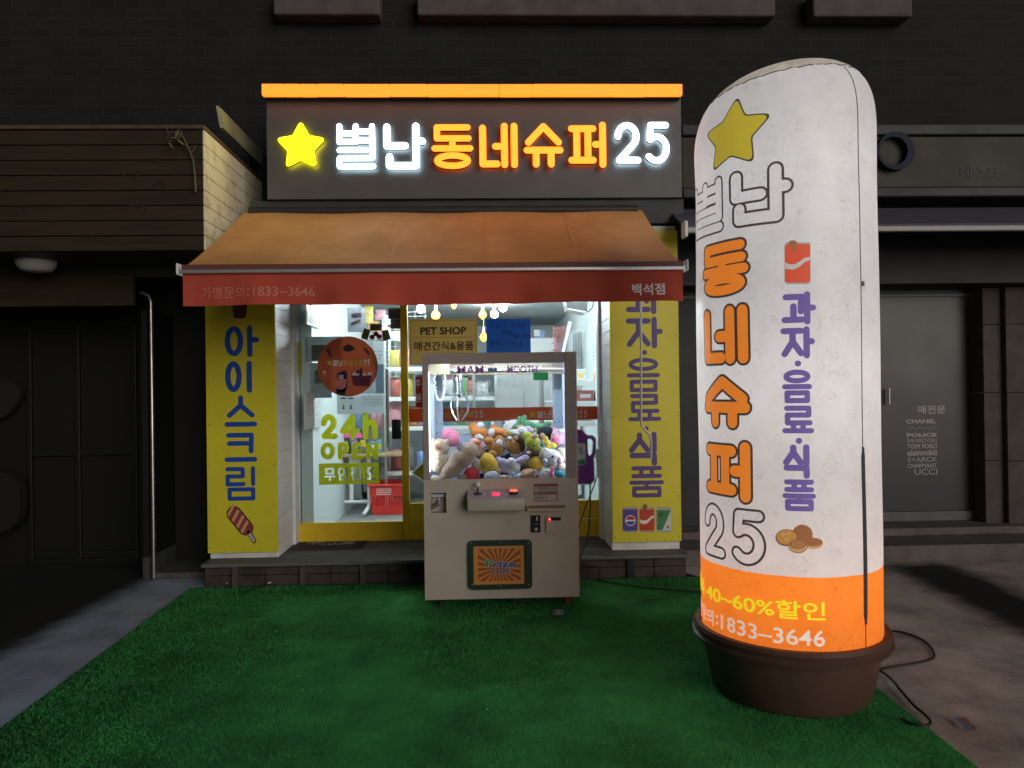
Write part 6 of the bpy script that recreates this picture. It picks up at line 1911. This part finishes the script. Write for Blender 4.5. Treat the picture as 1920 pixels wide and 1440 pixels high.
# can print on the column
def col_poly(pts, off, m, name):
    q = [cyl(a, b_) for a, b_ in pts]
    q = [(p[0] * PR, p[1]) for p in q]
    s = sum(q[i - 1][0] * q[i][1] - q[i][0] * q[i - 1][1] for i in range(len(q)))
    if s < 0: q = q[::-1]
    return wrapped(union([q]), off, m, name)
col_poly([(1474, 455), (1518, 455), (1519, 462), (1519, 528), (1515, 533), (1476, 533), (1471, 528), (1471, 462)], 0.0012, mat('can_grey_lit', (0.4, 0.38, 0.37), 0.5, emit=(.4, .38, .37), es=.2), 'can_print')
col_poly([(1475, 458), (1517, 458), (1518.5, 464), (1518.5, 527), (1515, 530), (1475, 530), (1471.5, 527), (1471.5, 464)], 0.0018, mat('can_red_lit', (0.62, 0.09, 0.045), 0.5, emit=(0.7, 0.1, 0.05), es=.28), 'can_print')
col_poly([(1472, 492), (1480, 496), (1490, 496), (1500, 490), (1508, 484), (1518, 482), (1518, 488), (1508, 492), (1498, 501), (1487, 506), (1472, 504)], 0.0024, pw, 'can_wave')
col_poly([(1478, 455), (1482, 451), (1490, 451), (1495, 455), (1493, 464), (1490, 474), (1485, 470), (1483, 462)], 0.0026, mat('drip_lit', (0.42, 0.18, 0.08), 0.5, emit=(.42, .18, .08), es=.2), 'drip')
# biscuit print
def col_disc(px, py, rx, ry, off, m, name, n=26, wav=0):
    col_poly([(px + rx * (1 + wav * (k % 2)) * math.cos(2 * math.pi * k / n), py + ry * (1 + wav * (k % 2)) * math.sin(2 * math.pi * k / n)) for k in range(n)], off, m, name)
bis = [mat('biscuit_' + n_, c_, 0.6, emit=c_, es=.25) for n_, c_ in (('dark', (0.36, 0.14, 0.06)), ('gold', (0.58, 0.28, 0.07)), ('pale', (0.62, 0.36, 0.16)), ('line', (0.25, 0.09, 0.04)))]
col_disc(1504, 1003, 19, 19, 0.0012, bis[0], 'biscuit_print', 40, 0.06)
col_disc(1525, 1019, 18, 10, 0.0016, bis[2], 'biscuit_print'); col_disc(1525, 1016, 17, 8, 0.002, bis[0], 'biscuit_print')
col_disc(1475, 1008, 21, 16, 0.0020, bis[3], 'biscuit_print'); col_disc(1475, 1007, 19, 14, 0.0024, bis[1], 'biscuit_print')
for q in ((1468, 1002, 4.5, 3), (1479, 1000, 4.5, 3), (1475, 1011, 4.5, 3.4)): col_disc(*q, 0.0028, bis[2], 'biscuit_print', 12)
col_disc(1496, 1024, 18, 13, 0.0026, bis[3], 'biscuit_print'); col_disc(1496, 1024, 17, 11.5, 0.0030, bis[2], 'biscuit_print'); col_disc(1496, 1020, 15.5, 9, 0.0034, bis[0], 'biscuit_print')
col_disc(1496, 1020, 11, 6, 0.0038, bis[2], 'biscuit_print'); col_disc(1496, 1020, 9.5, 5, 0.0042, bis[0], 'biscuit_print'); col_disc(1496, 1020, 5, 2.6, 0.0046, bis[2], 'biscuit_print'); col_disc(1496, 1020, 3.6, 1.8, 0.005, bis[0], 'biscuit_print')
# band lettering
def col_text(body, phi_r, z0, z1, w, m, bold):
    wrapped(fit(text_vf(body, bold), (phi_r - w), z0, phi_r, z1), 0.0014, m, 'lettering')
aR, zA = cyl(1547, 1150); _, zB = cyl(1546, 1128); _, zC2 = cyl(1546, 1163)
aL = cyl(1326, 1108)[0]
w40 = (aR - aL) * PR
col_text('40~60%할인', aR * PR, zC2, zB, w40, pl_, 0.012)
aR2 = cyl(1547, 1196)[0]; zD, zE = cyl(1546, 1212)[1], cyl(1546, 1182)[1]
aL2 = cyl(1352, 1180)[0]
w18 = (aR2 - aL2) * PR
col_text('1833–3646', aR2 * PR, zD, zE, w18, psv, 0.008)
# what runs on round the left side
xk = aR * PR - w40 - 0.03
col_text('전품목', xk, zC2, zB, 0.26, pl_, 0.012)
xk = aR2 * PR - w18 - 0.025
col_text(':', xk, zD + 0.012, zE - 0.012, 0.012, psv, 0.02)
col_text('가맹문의', xk - 0.03, zD - 0.005, zE, 0.30, psv, 0.008)
# vertical seam, zip flap
aS = cyl(1616, 700)[0]
MB().tube([col_pt(aS, z, 0.0012) for z in np.linspace(zP0 + 0.01, 2.915, 64)], 0.0022, 6).build('side_seam', seam_m, ic)
zt_, zb_ = cyl(1617, 838)[1], cyl(1617, 1172)[1]
v = []; f = []
nzf = 40
for j in range(nzf + 1):
    z = zb_ + (zt_ - zb_) * j / nzf
    for s, o_ in ((-1, 0.0016), (-0.6, 0.006), (0.6, 0.006), (1, 0.0016)):
        v.append(col_pt(aS + s * 0.030 * (1 if 1 < j < nzf - 1 else 0.55), z, o_))
for j in range(nzf):
    for k in range(3):
        a = j * 4 + k
        f.append((a, a + 1, a + 5, a + 4))
MB().add(v, f).build('zip_flap', mat('flap_grey', (0.085, 0.085, 0.105), 0.6), ic, smooth=True, recalc=False)
z = cyl(1617, 532)[1]
MB().add([col_pt(aS + a, z + b_, 0.002) for a, b_ in ((0, -.011), (.055, -.011), (.055, .011), (0, .011))], [(0, 1, 2, 3)]).build('seam_tab', mat('tab_grey', (0.2, 0.19, 0.19), 0.6), ic)
# tub
tub = MB()
RB, RT = 0.370, 0.430
tub.lathe((PX, PY, 0.0), [(RB - 0.02, 0.012), (RB, 0.03), (RT - 0.012, 0.265), (RT + 0.028, 0.267), (RT + 0.034, 0.283), (RT + 0.02, 0.293), (RT + 0.024, 0.303), (RT + 0.03, 0.317), (RT + 0.02, 0.333), (RT - 0.002, 0.335), (RT - 0.008, 0.318), (0.2, 0.31), (0, 0.31)], 72)
tub.build('tub', mat('tub_brown', (0.14, 0.072, 0.055), 0.5, noise=0.25, nscale=6, bump=0.1, bscale=60), ic, smooth=True)
# lamps inside the column
for z, e, c_ in ((0.62, 3.0, (1.0, 0.92, 0.85)), (1.5, 2.9, (1.0, 0.98, 0.97)), (2.45, 2.4, (1.0, 0.98, 0.97))):
    l = bpy.data.lights.new('column_lamp', 'POINT')
    l.energy = e; l.color = c_; l.shadow_soft_size = 0.06
    lo = bpy.data.objects.new('column_lamp', l)
    COL.objects.link(lo)
    lo.location = (PX, PY, z)

# ------------------------------------------------------------------ left neighbour
ln = thing('neighbour_front', 'dark timber shop front left of the glowing shop', 'shop front', (-4.5, 5.3, 0))
plank_y = mat('plank_yellow', (0.036, 0.026, 0.006), 0.7, noise=0.5, nscale=3, stretch=(0.6, 6, 6), bump=0.2, bscale=30)
YN = 5.22
XN = at(384, 350, YN).x
ztop, zbot = at(300, 243, YN).z, at(300, 470, YN).z
np_ = 8
ph = (ztop - zbot) / np_
mb = MB()
for k in range(np_):
    z0 = zbot + ph * k
    mb.box(-7.5, XN - 0.012, YN + rnd.uniform(0, .004), YN + 0.03, z0 + 0.003, z0 + ph - 0.003, bev=0.003)
mb.build('board_cladding', plank_y, ln)
mb = MB()
for k in range(np_):
    z0 = zbot + ph * k
    mb.box(XN - 0.012, XN, YN + 0.002, Y_BRICK - 0.004, z0 + 0.0025, z0 + ph - 0.0025, bev=0.002)
mb.build('side_cladding', mat('plank_white_worn_lit', (0.88, 0.84, 0.62), 0.5, noise=0.3, nscale=6, col2=(0.58, 0.50, 0.30), ramp=(0.3, 0.5)), ln)  # worn white planks, the star's yellow light put into the colour
MB().box(-7.5, XN - 0.014, YN + 0.031, Y_BRICK - 0.004, zbot + 0.004, ztop - 0.004).build('box_core', dark_metal, ln)
MB().box(-7.5, XN + 0.004, YN - 0.015, Y_BRICK - 0.004, ztop + 0.001, ztop + 0.03, bev=0.004).build('top_trim', mat('trim_rust', (0.12, 0.075, 0.05), 0.7, noise=0.4, nscale=9), ln)
mb = MB()
r6 = random.Random(8)
for (cx_, cy_, s_) in ((20, 345, 26), (40, 395, 14), (245, 330, 20), (296, 350, 16), (262, 387, 22)):
    for k in range(4):
        a_ = at(cx_ + r6.uniform(-s_, s_), cy_ + r6.uniform(-s_, s_) * .5, YN - 0.001); b_ = at(cx_ + r6.uniform(-s_, s_), cy_ + r6.uniform(-s_, s_) * .5, YN - 0.001)
        mb.tube([a_, (a_ + b_) / 2 + Vector((0, 0, r6.uniform(-.02, .02))), b_], 0.006, 5)
mb.build('old_lettering', mat('old_ink', (0.03, 0.022, 0.012), 0.8), ln)
YL2 = 5.85
zl0, zl1 = at(150, 574, YL2).z, at(150, 514, YL2).z
MB().box(-7.5, -2.75, YL2, YL2 + 0.06, zl0, zl1, bev=0.006).build('lower_fascia', plank_y, ln)
MB().box(-7.5, -2.2, YL2 + 0.061, Y_BRICK + 0.1, zl1 - 0.02, zl1 + 0.1).build('soffit', dark_metal, ln)
dark_in = mat('dark_interior', (0.0022, 0.0028, 0.003), 0.6, noise=0.4, nscale=2)  # shade of the deep recesses put into the colour
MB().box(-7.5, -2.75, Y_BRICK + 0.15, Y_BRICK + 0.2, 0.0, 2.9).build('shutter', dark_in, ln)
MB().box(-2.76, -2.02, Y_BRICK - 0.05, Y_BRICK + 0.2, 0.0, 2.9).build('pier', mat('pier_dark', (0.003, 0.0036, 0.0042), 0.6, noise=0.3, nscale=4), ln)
kx = G(288, 1085)
MB().box(kx.x - 0.05, kx.x, 5.98, Y_BRICK - 0.052, 0.006, 0.19, bev=0.006).build('kick_board', mat('kick_grey', (0.055, 0.06, 0.065), 0.7, noise=0.4, nscale=8), ln)
MB().box(kx.x - 0.05, kx.x - 0.002, 6.0, Y_BRICK - 0.052, 0.191, zl0 - 0.02).build('side_panel', dark_in, ln)
MB().box(kx.x + 0.004, DX0 - 0.02, 6.02, Y_BRICK - 0.052, 0.005, 0.055, bev=0.008).build('threshold', mat('threshold_c', (0.11, 0.105, 0.10), 0.85, noise=0.5, nscale=7), ln)
xp, zp = at(305, 560, 6.02).x, at(305, 560, 6.02).z
mb = MB(); mb.tube([(kx.x + 0.03, 6.0, 0.02), (kx.x + 0.03, 6.0, zp - 0.03), (kx.x + 0.015, 6.0, zp + 0.02), (kx.x - 0.05, 6.0, zp + 0.05)], 0.016, 12)
mb.build('steel_post', mat('post_steel', (0.55, 0.55, 0.55), 0.3, 0.9, noise=0.3, nscale=7), smooth=True, label='slim shiny steel post standing left of the blue lettered board', cat='post')
a_ = at(68, 497, 5.6)
dl_ = thing('dome_lamp', 'unlit white dome lamp under the left timber sign', 'lamp', (a_.x, 5.6, a_.z))
MB().lathe((a_.x, 5.6, a_.z - 0.055), [(0.05, 0), (0.10, 0.012), (0.13, 0.045), (0.135, 0.08)], 24).build('shade', mat('dome_white', (0.55, 0.53, 0.52), 0.4), dl_, smooth=True)
MB().lathe((a_.x, 5.6, a_.z + 0.026), [(0.14, 0), (0.14, zbot - a_.z - 0.024)], 24).build('base', mat('dome_base', (0.35, 0.32, 0.3), 0.5), dl_, smooth=True)
# panels for faintly lit wall patches at far left, grooved metal flashing, climbing twig
def chaikin(p, n=3):
    for _ in range(n):
        p = [q for i in range(len(p)) for q in ((0.75 * p[i][0] + 0.25 * p[(i + 1) % len(p)][0], 0.75 * p[i][1] + 0.25 * p[(i + 1) % len(p)][1]),
                                               (0.25 * p[i][0] + 0.75 * p[(i + 1) % len(p)][0], 0.25 * p[i][1] + 0.75 * p[(i + 1) % len(p)][1]))]
    return p
mb = MB()
for pa in (60, 150, 256, 276):
    q0 = at(pa, 900, Y_BRICK + .145).x
    mb.box(q0 - .02, q0 + .02, Y_BRICK + .11, Y_BRICK + .149, 0.02, 2.1, bev=.004)
for zf_ in (0.05, 0.95, 2.08):
    mb.box(at(60, 900, Y_BRICK + .145).x + .022, at(256, 900, Y_BRICK + .145).x - .022, Y_BRICK + .115, Y_BRICK + .149, zf_, zf_ + .06, bev=.004)
mb.build('door_frame', mat('frame_black', (0.007, 0.007, 0.008), 0.5), ln)
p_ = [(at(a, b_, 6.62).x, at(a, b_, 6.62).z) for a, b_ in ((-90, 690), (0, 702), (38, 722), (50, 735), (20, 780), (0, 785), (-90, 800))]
MB().prism(chaikin(p_)[::-1], 6.58, 6.64).build('lit_patch_panel', mat('lit_patch_upper', (0.007, 0.008, 0.0085), 0.8, noise=0.4, nscale=4), label='grey panel standing for faint light on the wall at the left', cat='sheet')  # faint light on a piece of wall, given shape as a panel
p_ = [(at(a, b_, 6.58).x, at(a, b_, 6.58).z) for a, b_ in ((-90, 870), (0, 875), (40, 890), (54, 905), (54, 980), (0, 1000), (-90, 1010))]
MB().prism(chaikin(p_)[::-1], 6.46, 6.56).build('flat_panel', mat('lit_patch_lower', (0.006, 0.0066, 0.0064), 0.8, noise=0.4, nscale=4), label='grey panel standing for faint light lower on the left wall', cat='board')  # second faintly lit wall patch, also modelled as a panel
Yf0 = 5.5
Xf = at(410, 214, Yf0).x
zf1_, zf0_ = at(410, 198, Yf0).z, at(406, 232, Yf0).z
mb = MB()
hf = (zf1_ - zf0_) / 4
for k in range(4):
    z = zf0_ + hf * k
    mb.add([(Xf, Yf0 + .02 * (4 - k), z), (Xf, Y_BRICK - .003, z), (Xf + 0.014, Y_BRICK - .003, z + hf * .5), (Xf + 0.014, Yf0 + .02 * (4 - k), z + hf * .5), (Xf, Y_BRICK - .003, z + hf), (Xf, Yf0 + .02 * (3 - k), z + hf),
            (Xf - .02, Yf0 + .02 * (4 - k), z), (Xf - .02, Y_BRICK - .003, z), (Xf - .02, Y_BRICK - .003, z + hf), (Xf - .02, Yf0 + .02 * (3 - k), z + hf)],
           [(0, 1, 2, 3), (3, 2, 4, 5), (9, 8, 7, 6), (0, 3, 5, 9, 6)])
mb.build('metal_flashing', mat('flashing', (0.50, 0.52, 0.34), 0.45, noise=0.15, nscale=6), label='grooved metal flashing strip above the white planks, lit yellow by the star', cat='flashing')  # the star's yellow light is put into the base colour too
tw = thing('climbing_plant', 'bare curling twig on the corner of the left timber sign', 'plant', (at(360, 370, 5.18).x, 5.18, at(360, 380, 5.18).z))
def twig(pts, r0, r1):
    P_ = [at(a, b_, 5.17 + 0.02 * math.sin(i)) for i, (a, b_) in enumerate(pts)]
    n = len(P_)
    return MB().tube(P_, [r0 + (r1 - r0) * i / (n - 1) for i in range(n)], 6)
bark = mat('bark', (0.16, 0.15, 0.10), 0.8, noise=0.4, nscale=20)
twig([(367, 360), (365, 325), (362, 300), (352, 275), (344, 258), (335, 249), (324, 247), (315, 252), (313, 260)], 0.007, 0.003).build('stem', bark, tw)
twig([(348, 265), (341, 252), (338, 241)], 0.004, 0.002).build('stem', bark, tw)
twig([(316, 250), (312, 240), (311, 235)], 0.004, 0.002).build('stem', bark, tw)
twig([(357, 287), (364, 280), (365, 272)], 0.004, 0.002).build('stem', bark, tw)
twig([(345, 262), (352, 280), (360, 292), (366, 302)], 0.005, 0.003).build('stem', bark, tw)
mb = MB()
for k in range(8):
    c_ = at(320 + r6.uniform(-4, 22), 255 + r6.uniform(-5, 18), 5.15)
    d1 = Vector((r6.uniform(-1, 1), r6.uniform(-.5, .5), r6.uniform(-1, 1))).normalized() * 0.035
    d2 = Vector((r6.uniform(-1, 1), r6.uniform(-.5, .5), r6.uniform(-1, 1))).normalized() * 0.012
    mb.add([c_ - d1, c_ + d2, c_ + d1, c_ - d2], [(0, 1, 2, 3)])
mb.build('leaves', mat('dry_leaf', (0.17, 0.15, 0.07), 0.8), tw)

# ------------------------------------------------------------------ right neighbour
rn_ = thing('neighbour_front', 'dark stone and glass optician front right of the glowing shop', 'shop front', (3.6, 6.3, 0))
dk_blue = mat('dark_blue_metal', (0.019, 0.021, 0.030), 0.55, noise=0.3, nscale=4)
YRS = 5.95
zr0, zr1 = at(1780, 352, YRS).z, at(1780, 255, YRS).z
MB().box(1.60, 8, YRS, Y_BRICK - 0.004, zr0, zr1, bev=0.01).build('sign_box', mat('sign_ochre', (0.03, 0.026, 0.012), 0.6, noise=0.25, nscale=3), rn_)
MB().box(1.60, 8, YRS - 0.03, Y_BRICK - 0.004, zr1 + 0.001, zr1 + 0.09, bev=0.01).build('sign_cap', dk_blue, rn_)
MB().box(1.60, 8, YRS - 0.03, Y_BRICK - 0.004, zr0 - 0.08, zr0 - 0.001, bev=0.01).build('sign_base', dk_blue, rn_)
fontpart('lettering', '데스크', rect(1800, 312, 1872, 334, YRS), YRS, mat('dim_letter', (0.03, 0.03, 0.035), 0.6), rn_, bold=0.03, t=0.004)
# ring emblem
cc = at(1678, 284, YRS - .04); ro = 36 * YRS / F_PX; ri = 27 * YRS / F_PX
ring_out = ell(cc.x, cc.z, ro, ro, 40)[:-1]
relief(union([ring_out, ell(cc.x - 0.02, cc.z - 0.0, ri, ri, 36)[:-1]], hole=True), YRS - 0.002, 0.06).build('ring_emblem', mat('ring_blue', (0.012, 0.02, 0.045), 0.75), rn_, recalc=False)
# recessed front: lintel, glazing, door
YD = 6.75
MB().box(1.56, 8, 6.3, Y_BRICK + 0.25, 2.36, zr0 - 0.082).build('lintel', dk_blue, rn_)
xg0, xg1 = 1.56, at(1832, 700, YD).x
zt1, zdb = at(1740, 556, YD).z, at(1740, 962, YD).z
dg_m = mat('dim_pane', (0.022, 0.022, 0.03), 0.35, noise=0.3, nscale=2)
MB().box(xg0, xg1, YD + 0.01, YD + 0.03, zt1 + 0.03, 2.36).build('transom_pane', mat('transom', (0.02, 0.021, 0.026), 0.4, noise=0.3, nscale=2), rn_)
MB().box(xg0, xg1, YD, YD + 0.04, zt1, zt1 + 0.028, bev=0.003).build('transom_bar', mat('bar_grey', (0.14, 0.14, 0.16), 0.4), rn_)
xdl = at(1640, 800, YD).x; xdr = at(1798, 800, YD).x
gd = MB().box(xdl - 0.3, xdr, YD + 0.005, YD + 0.02, zdb + 0.02, zt1 - 0.002).build('glass_door', dg_m, rn_)
MB().box(xdr + 0.004, xg1, YD + 0.012, YD + 0.03, zdb + 0.02, zt1 - 0.002).build('side_pane', mat('side_pane', (0.06, 0.058, 0.066), 0.35, noise=0.2, nscale=2), rn_)
MB().box(xdl - 0.3, xg1, YD - 0.02, YD + 0.03, zdb - 0.07, zdb + 0.018, bev=0.005).build('door_rail', mat('rail_grey', (0.12, 0.115, 0.12), 0.5, noise=0.3, nscale=6), rn_)
MB().box(1.56, 9, YD + 0.75, YD + 0.85, 0, 2.9).build('back_wall', dark_in, rn_)
MB().box(1.56, xdl - 0.302, YD + 0.002, YD + 0.05, 0, zt1 - 0.002).build('side_wall', dk_blue, rn_)
a_, b_ = at(1667, 728, YD - .04), at(1667, 758, YD - .04)
MB().tube([a_, b_], 0.012, 10).build('handle', steel, gd, smooth=True)
dim_w = mat('dim_white', (0.42, 0.41, 0.42), 0.6)
YW = YD + 0.0045
for body, pb, bo in (('매전문', (1721, 760, 1773, 776), .02), ('CHANEL', (1699, 786, 1755, 794), .03), ('POLICE', (1700, 812, 1756, 819), .04), ('SWAROVSKI', (1700, 822, 1756, 830), 0), ('TOM FORD', (1701, 832.5, 1757, 841), .02),
                     ('alainmikli', (1701, 843, 1757, 854), .02), ('S+ARCK', (1702, 857, 1757, 866), .0), ('CHARMANT', (1702, 869, 1757, 877), .015), ('UCCI', (1715, 879, 1757, 890), .0)):
    fontpart('lettering', body, rect(*pb, YW), YW, dim_w, gd, bold=bo, t=0.001)
A_ = [at(1700 + k * 4.2, 803 + 2.2 * math.sin(k * 1.9) - (2 if k == 7 else 0), YW) for k in range(14)]
MB().tube([(p.x, YW - .001, p.z) for p in A_], 0.003, 5).build('script_lettering', dim_w, gd)
MB().box(at(1735, 590, YD + .5).x, at(1830, 590, YD + .5).x, YD + 0.3, YD + 0.34, at(1780, 655, YD + .4).z, at(1780, 570, YD + .4).z).build('inner_panel', mat('inner_panel', (0.07, 0.068, 0.075), 0.6), rn_)
for k, (pa, pb) in enumerate(((1846, 1880), (1889, 1990))):
    Yc = YD - 0.16 - 0.05 * k
    xa, xb = at(pa, 800, Yc).x, at(pb, 800, Yc).x
    mb = MB()
    z = 0.16
    while z < 2.34:
        h_ = min(0.62, 2.36 - z)
        mb.box(xa, xb, Yc, YD + 0.1, z, z + h_ - 0.005, bev=0.004)
        z += h_
    mb.build('stone_pier', mat('pier_stone', (0.10, 0.087, 0.083), 0.8, noise=0.35, nscale=7, bump=0.2, bscale=60), rn_)
MB().tube([at(1838, 684, YD - .08), (at(1838, 684, YD - .08).x, YD - 0.08, zdb)], 0.014, 10).build('pull_bar', steel, rn_, smooth=True)
stp = mat('step_stone', (0.17, 0.15, 0.145), 0.8, noise=0.4, nscale=5, bump=0.25, bscale=60)
st_ = thing('stone_step', 'brown stone step in front of the optician door', 'step', (3.5, 6.2, 0))
zs1_ = at(1760, 1022, 6.05).z
MB().box(1.56, 8, 6.05, YD + 0.2, 0.002, max(0.12, zs1_), bev=0.012).build('lower_tread', stp, st_)
MB().box(1.56, 8, 6.42, YD + 0.2, max(0.12, zs1_) + 0.001, zdb - 0.071, bev=0.012).build('upper_tread', stp, st_)
# folded awning of the right neighbour
YRA = 5.45
ra = thing('folded_awning', 'folded grey awning with pale front bar over the optician', 'awning', (1.5, 5.8, 2.8))
zb1 = at(1290, 427, YRA).z
xa = at(1286, 427, YRA).x
zk = at(1246, 392, 6.06).z
mb = MB()
mb.add([(xa, 6.06, zk), (8, 6.06, zk), (8, YRA, zb1 + 0.02), (xa, YRA, zb1 + 0.02), (xa, 6.06, zk - 0.02), (8, 6.06, zk - 0.02), (8, YRA, zb1), (xa, YRA, zb1)], [(0, 3, 2, 1), (4, 5, 6, 7), (0, 4, 7, 3), (1, 2, 6, 5), (3, 7, 6, 2), (0, 1, 5, 4)])
mb.build('canopy', mat('canopy_grey', (0.10, 0.10, 0.14), 0.7, noise=0.2, nscale=4), ra)
MB().box(xa, 8, YRA - 0.05, YRA - 0.001, zb1 - 0.045, zb1 - 0.005, bev=0.008).build('front_bar', mat('bar_pale', (0.42, 0.40, 0.40), 0.5), ra)
MB().box(xa - 0.03, xa - 0.001, YRA - 0.07, YRA + 0.03, zb1 - 0.08, zb1 + 0.04, bev=0.01).build('end_cap', white_plastic, ra)
# end wall between the yellow board and the optician front
MB().box(1.53, 1.555, 5.9, Y_BRICK + 0.2, 0.0, 2.79).build('party_wall', dk_blue, label='dark end wall just right of the purple lettered board', cat='wall')

# ------------------------------------------------------------------ cables and litter
def ground_path(pts, r, z=None):
    out = []
    P_ = [G(a, b_, 0.012) for a, b_ in pts]
    for i in range(len(P_) - 1):
        p0, p1, p2, p3 = P_[max(i - 1, 0)], P_[i], P_[i + 1], P_[min(i + 2, len(P_) - 1)]
        for k in range(6):
            t_ = k / 6
            q = 0.5 * ((2 * p1) + (p2 - p0) * t_ + (2 * p0 - 5 * p1 + 4 * p2 - p3) * t_ ** 2 + (3 * p1 - p0 - 3 * p2 + p3) * t_ ** 3)
            q.z = 0.004 + r + (0.012 if z is None else z)
            out.append(q)
    out.append(P_[-1])
    out[-1].z = out[-2].z
    return out
pts = ground_path([(1652, 1182), (1690, 1185), (1730, 1200), (1750, 1222), (1745, 1236), (1700, 1246), (1662, 1252), (1648, 1258)], 0.006, 0.002)
pts += ground_path([(1652, 1262), (1672, 1278), (1690, 1300), (1712, 1325), (1735, 1345), (1745, 1358), (1735, 1364), (1712, 1362), (1690, 1352)], 0.006, 0.012)
MB().tube(pts, 0.006, 8).build('power_cable', cable, smooth=True, label='black power cable looping on the concrete right of the inflatable column', cat='cable')
pts = ground_path([(1116, 1090), (1150, 1097), (1195, 1104), (1240, 1108), (1285, 1112), (1330, 1116)], 0.006, 0.018)
head = [at(1106, 900, 6.32), at(1107, 950, 6.30), at(1104, 995, 6.25), Vector((at(1096, 1022, 6.0).x, 6.0, Z_DECK + 0.012)), Vector((at(1087, 1035, 5.75).x, 5.70, Z_DECK + 0.006)), Vector((at(1087, 1045, 5.7).x, 5.685, 0.14)), at(1090, 1056, 5.68), at(1105, 1062, 5.67), at(1121, 1063, 5.66), at(1125, 1075, 5.64), at(1121, 1086, 5.6)]
head = [Vector(h) for h in head]
MB().tube(head + pts[1:], 0.006, 8).build('power_cable', cable, smooth=True, label='black power cable from the wall socket across the turf', cat='cable')
MB().tube([at(1118, 898, 6.34), at(1112, 915, 6.32), at(1098, 950, 6.3), at(1086, 985, 6.2), at(1080, 1000, 6.1)], 0.005, 8).build('power_cable', mat('cable_grey', (0.06, 0.06, 0.062), 0.5), smooth=True, label='thin grey cable slanting behind the claw machine from the socket box', cat='cable')
def litter(name, q, label, cols, zl):
    c_ = G(*q, zl)
    t = thing(name, label, 'litter', (c_.x, c_.y, zl))
    s = 0.035
    for k, cl_ in enumerate(cols):
        x0 = c_.x - s + 2 * s * k / len(cols); x1 = c_.x - s + 2 * s * (k + 1) / len(cols)
        v = [(x0, c_.y - .05, zl), (x1, c_.y - .05, zl + .002), (x1 + .012, c_.y + .05, zl + .006), (x0 + .012, c_.y + .05, zl + .004)]
        MB().add(v, [(0, 1, 2, 3)]).build('print', cl_, t)
grey_l = mat('litter_grey', (0.35, 0.36, 0.40), 0.6)
litter('flyer', (1045, 1149), 'small printed card lying on the turf before the claw machine', [mat('litter_rust', (0.3, 0.16, 0.12), 0.6), grey_l, mat('litter_blue', (0.16, 0.24, 0.38), 0.6)], 0.03)
litter('flyer', (1803, 1357), 'small printed card lying on the concrete at lower right', [grey_l, MATS['litter_blue'], MATS['litter_rust']], 0.012)
for k, (px, py) in enumerate(((1177, 1074), (1157, 1076), (427, 1096), (505, 1096), (1280, 1076))):
    c_ = G(px, py, 0.02)
    MB().tube([(c_.x - .012, c_.y, .03), (c_.x + .014, c_.y + .01, .034)], 0.004, 6).build('cigarette_butt', print_white, label=('cigarette butt by the step post right of the machine', 'cigarette butt on the turf edge nearest the machine', 'cigarette butt at the left end of the turf edge', 'cigarette butt on the turf below the striped ice lolly', 'cigarette butt on the turf edge beside the inflatable column')[k], cat='litter')

leaf_m = mat('fallen_leaf', (0.20, 0.12, 0.05), 0.8, noise=0.4, nscale=30)
r8 = random.Random(12)
for k, (px, py, lb) in enumerate(((868, 1242, 'small dark dry leaf alone in the middle of the turf'), (965, 1135, 'dry leaf under the front edge of the claw machine'), (1178, 1072, 'dry leaf by the step right of the claw machine'),
        (1252, 1078, 'dry leaf on the back edge of the turf near the inflatable column'))):
    c_ = G(px, py, 0.02)
    a = r8.uniform(0, 6)
    d1 = Vector((math.cos(a), math.sin(a), 0)) * 0.022
    d2 = Vector((-math.sin(a), math.cos(a), 0)) * 0.009
    up = Vector((0, 0, 0.006))
    c_.z = 0.026
    MB().add([c_ - d1, c_ + d2 + up, c_ + d1, c_ - d2 + up, c_ + up * -.6], [(0, 4, 1), (1, 4, 2), (2, 4, 3), (3, 4, 0)]).build('fallen_leaf', leaf_m, label=lb, cat='leaf')
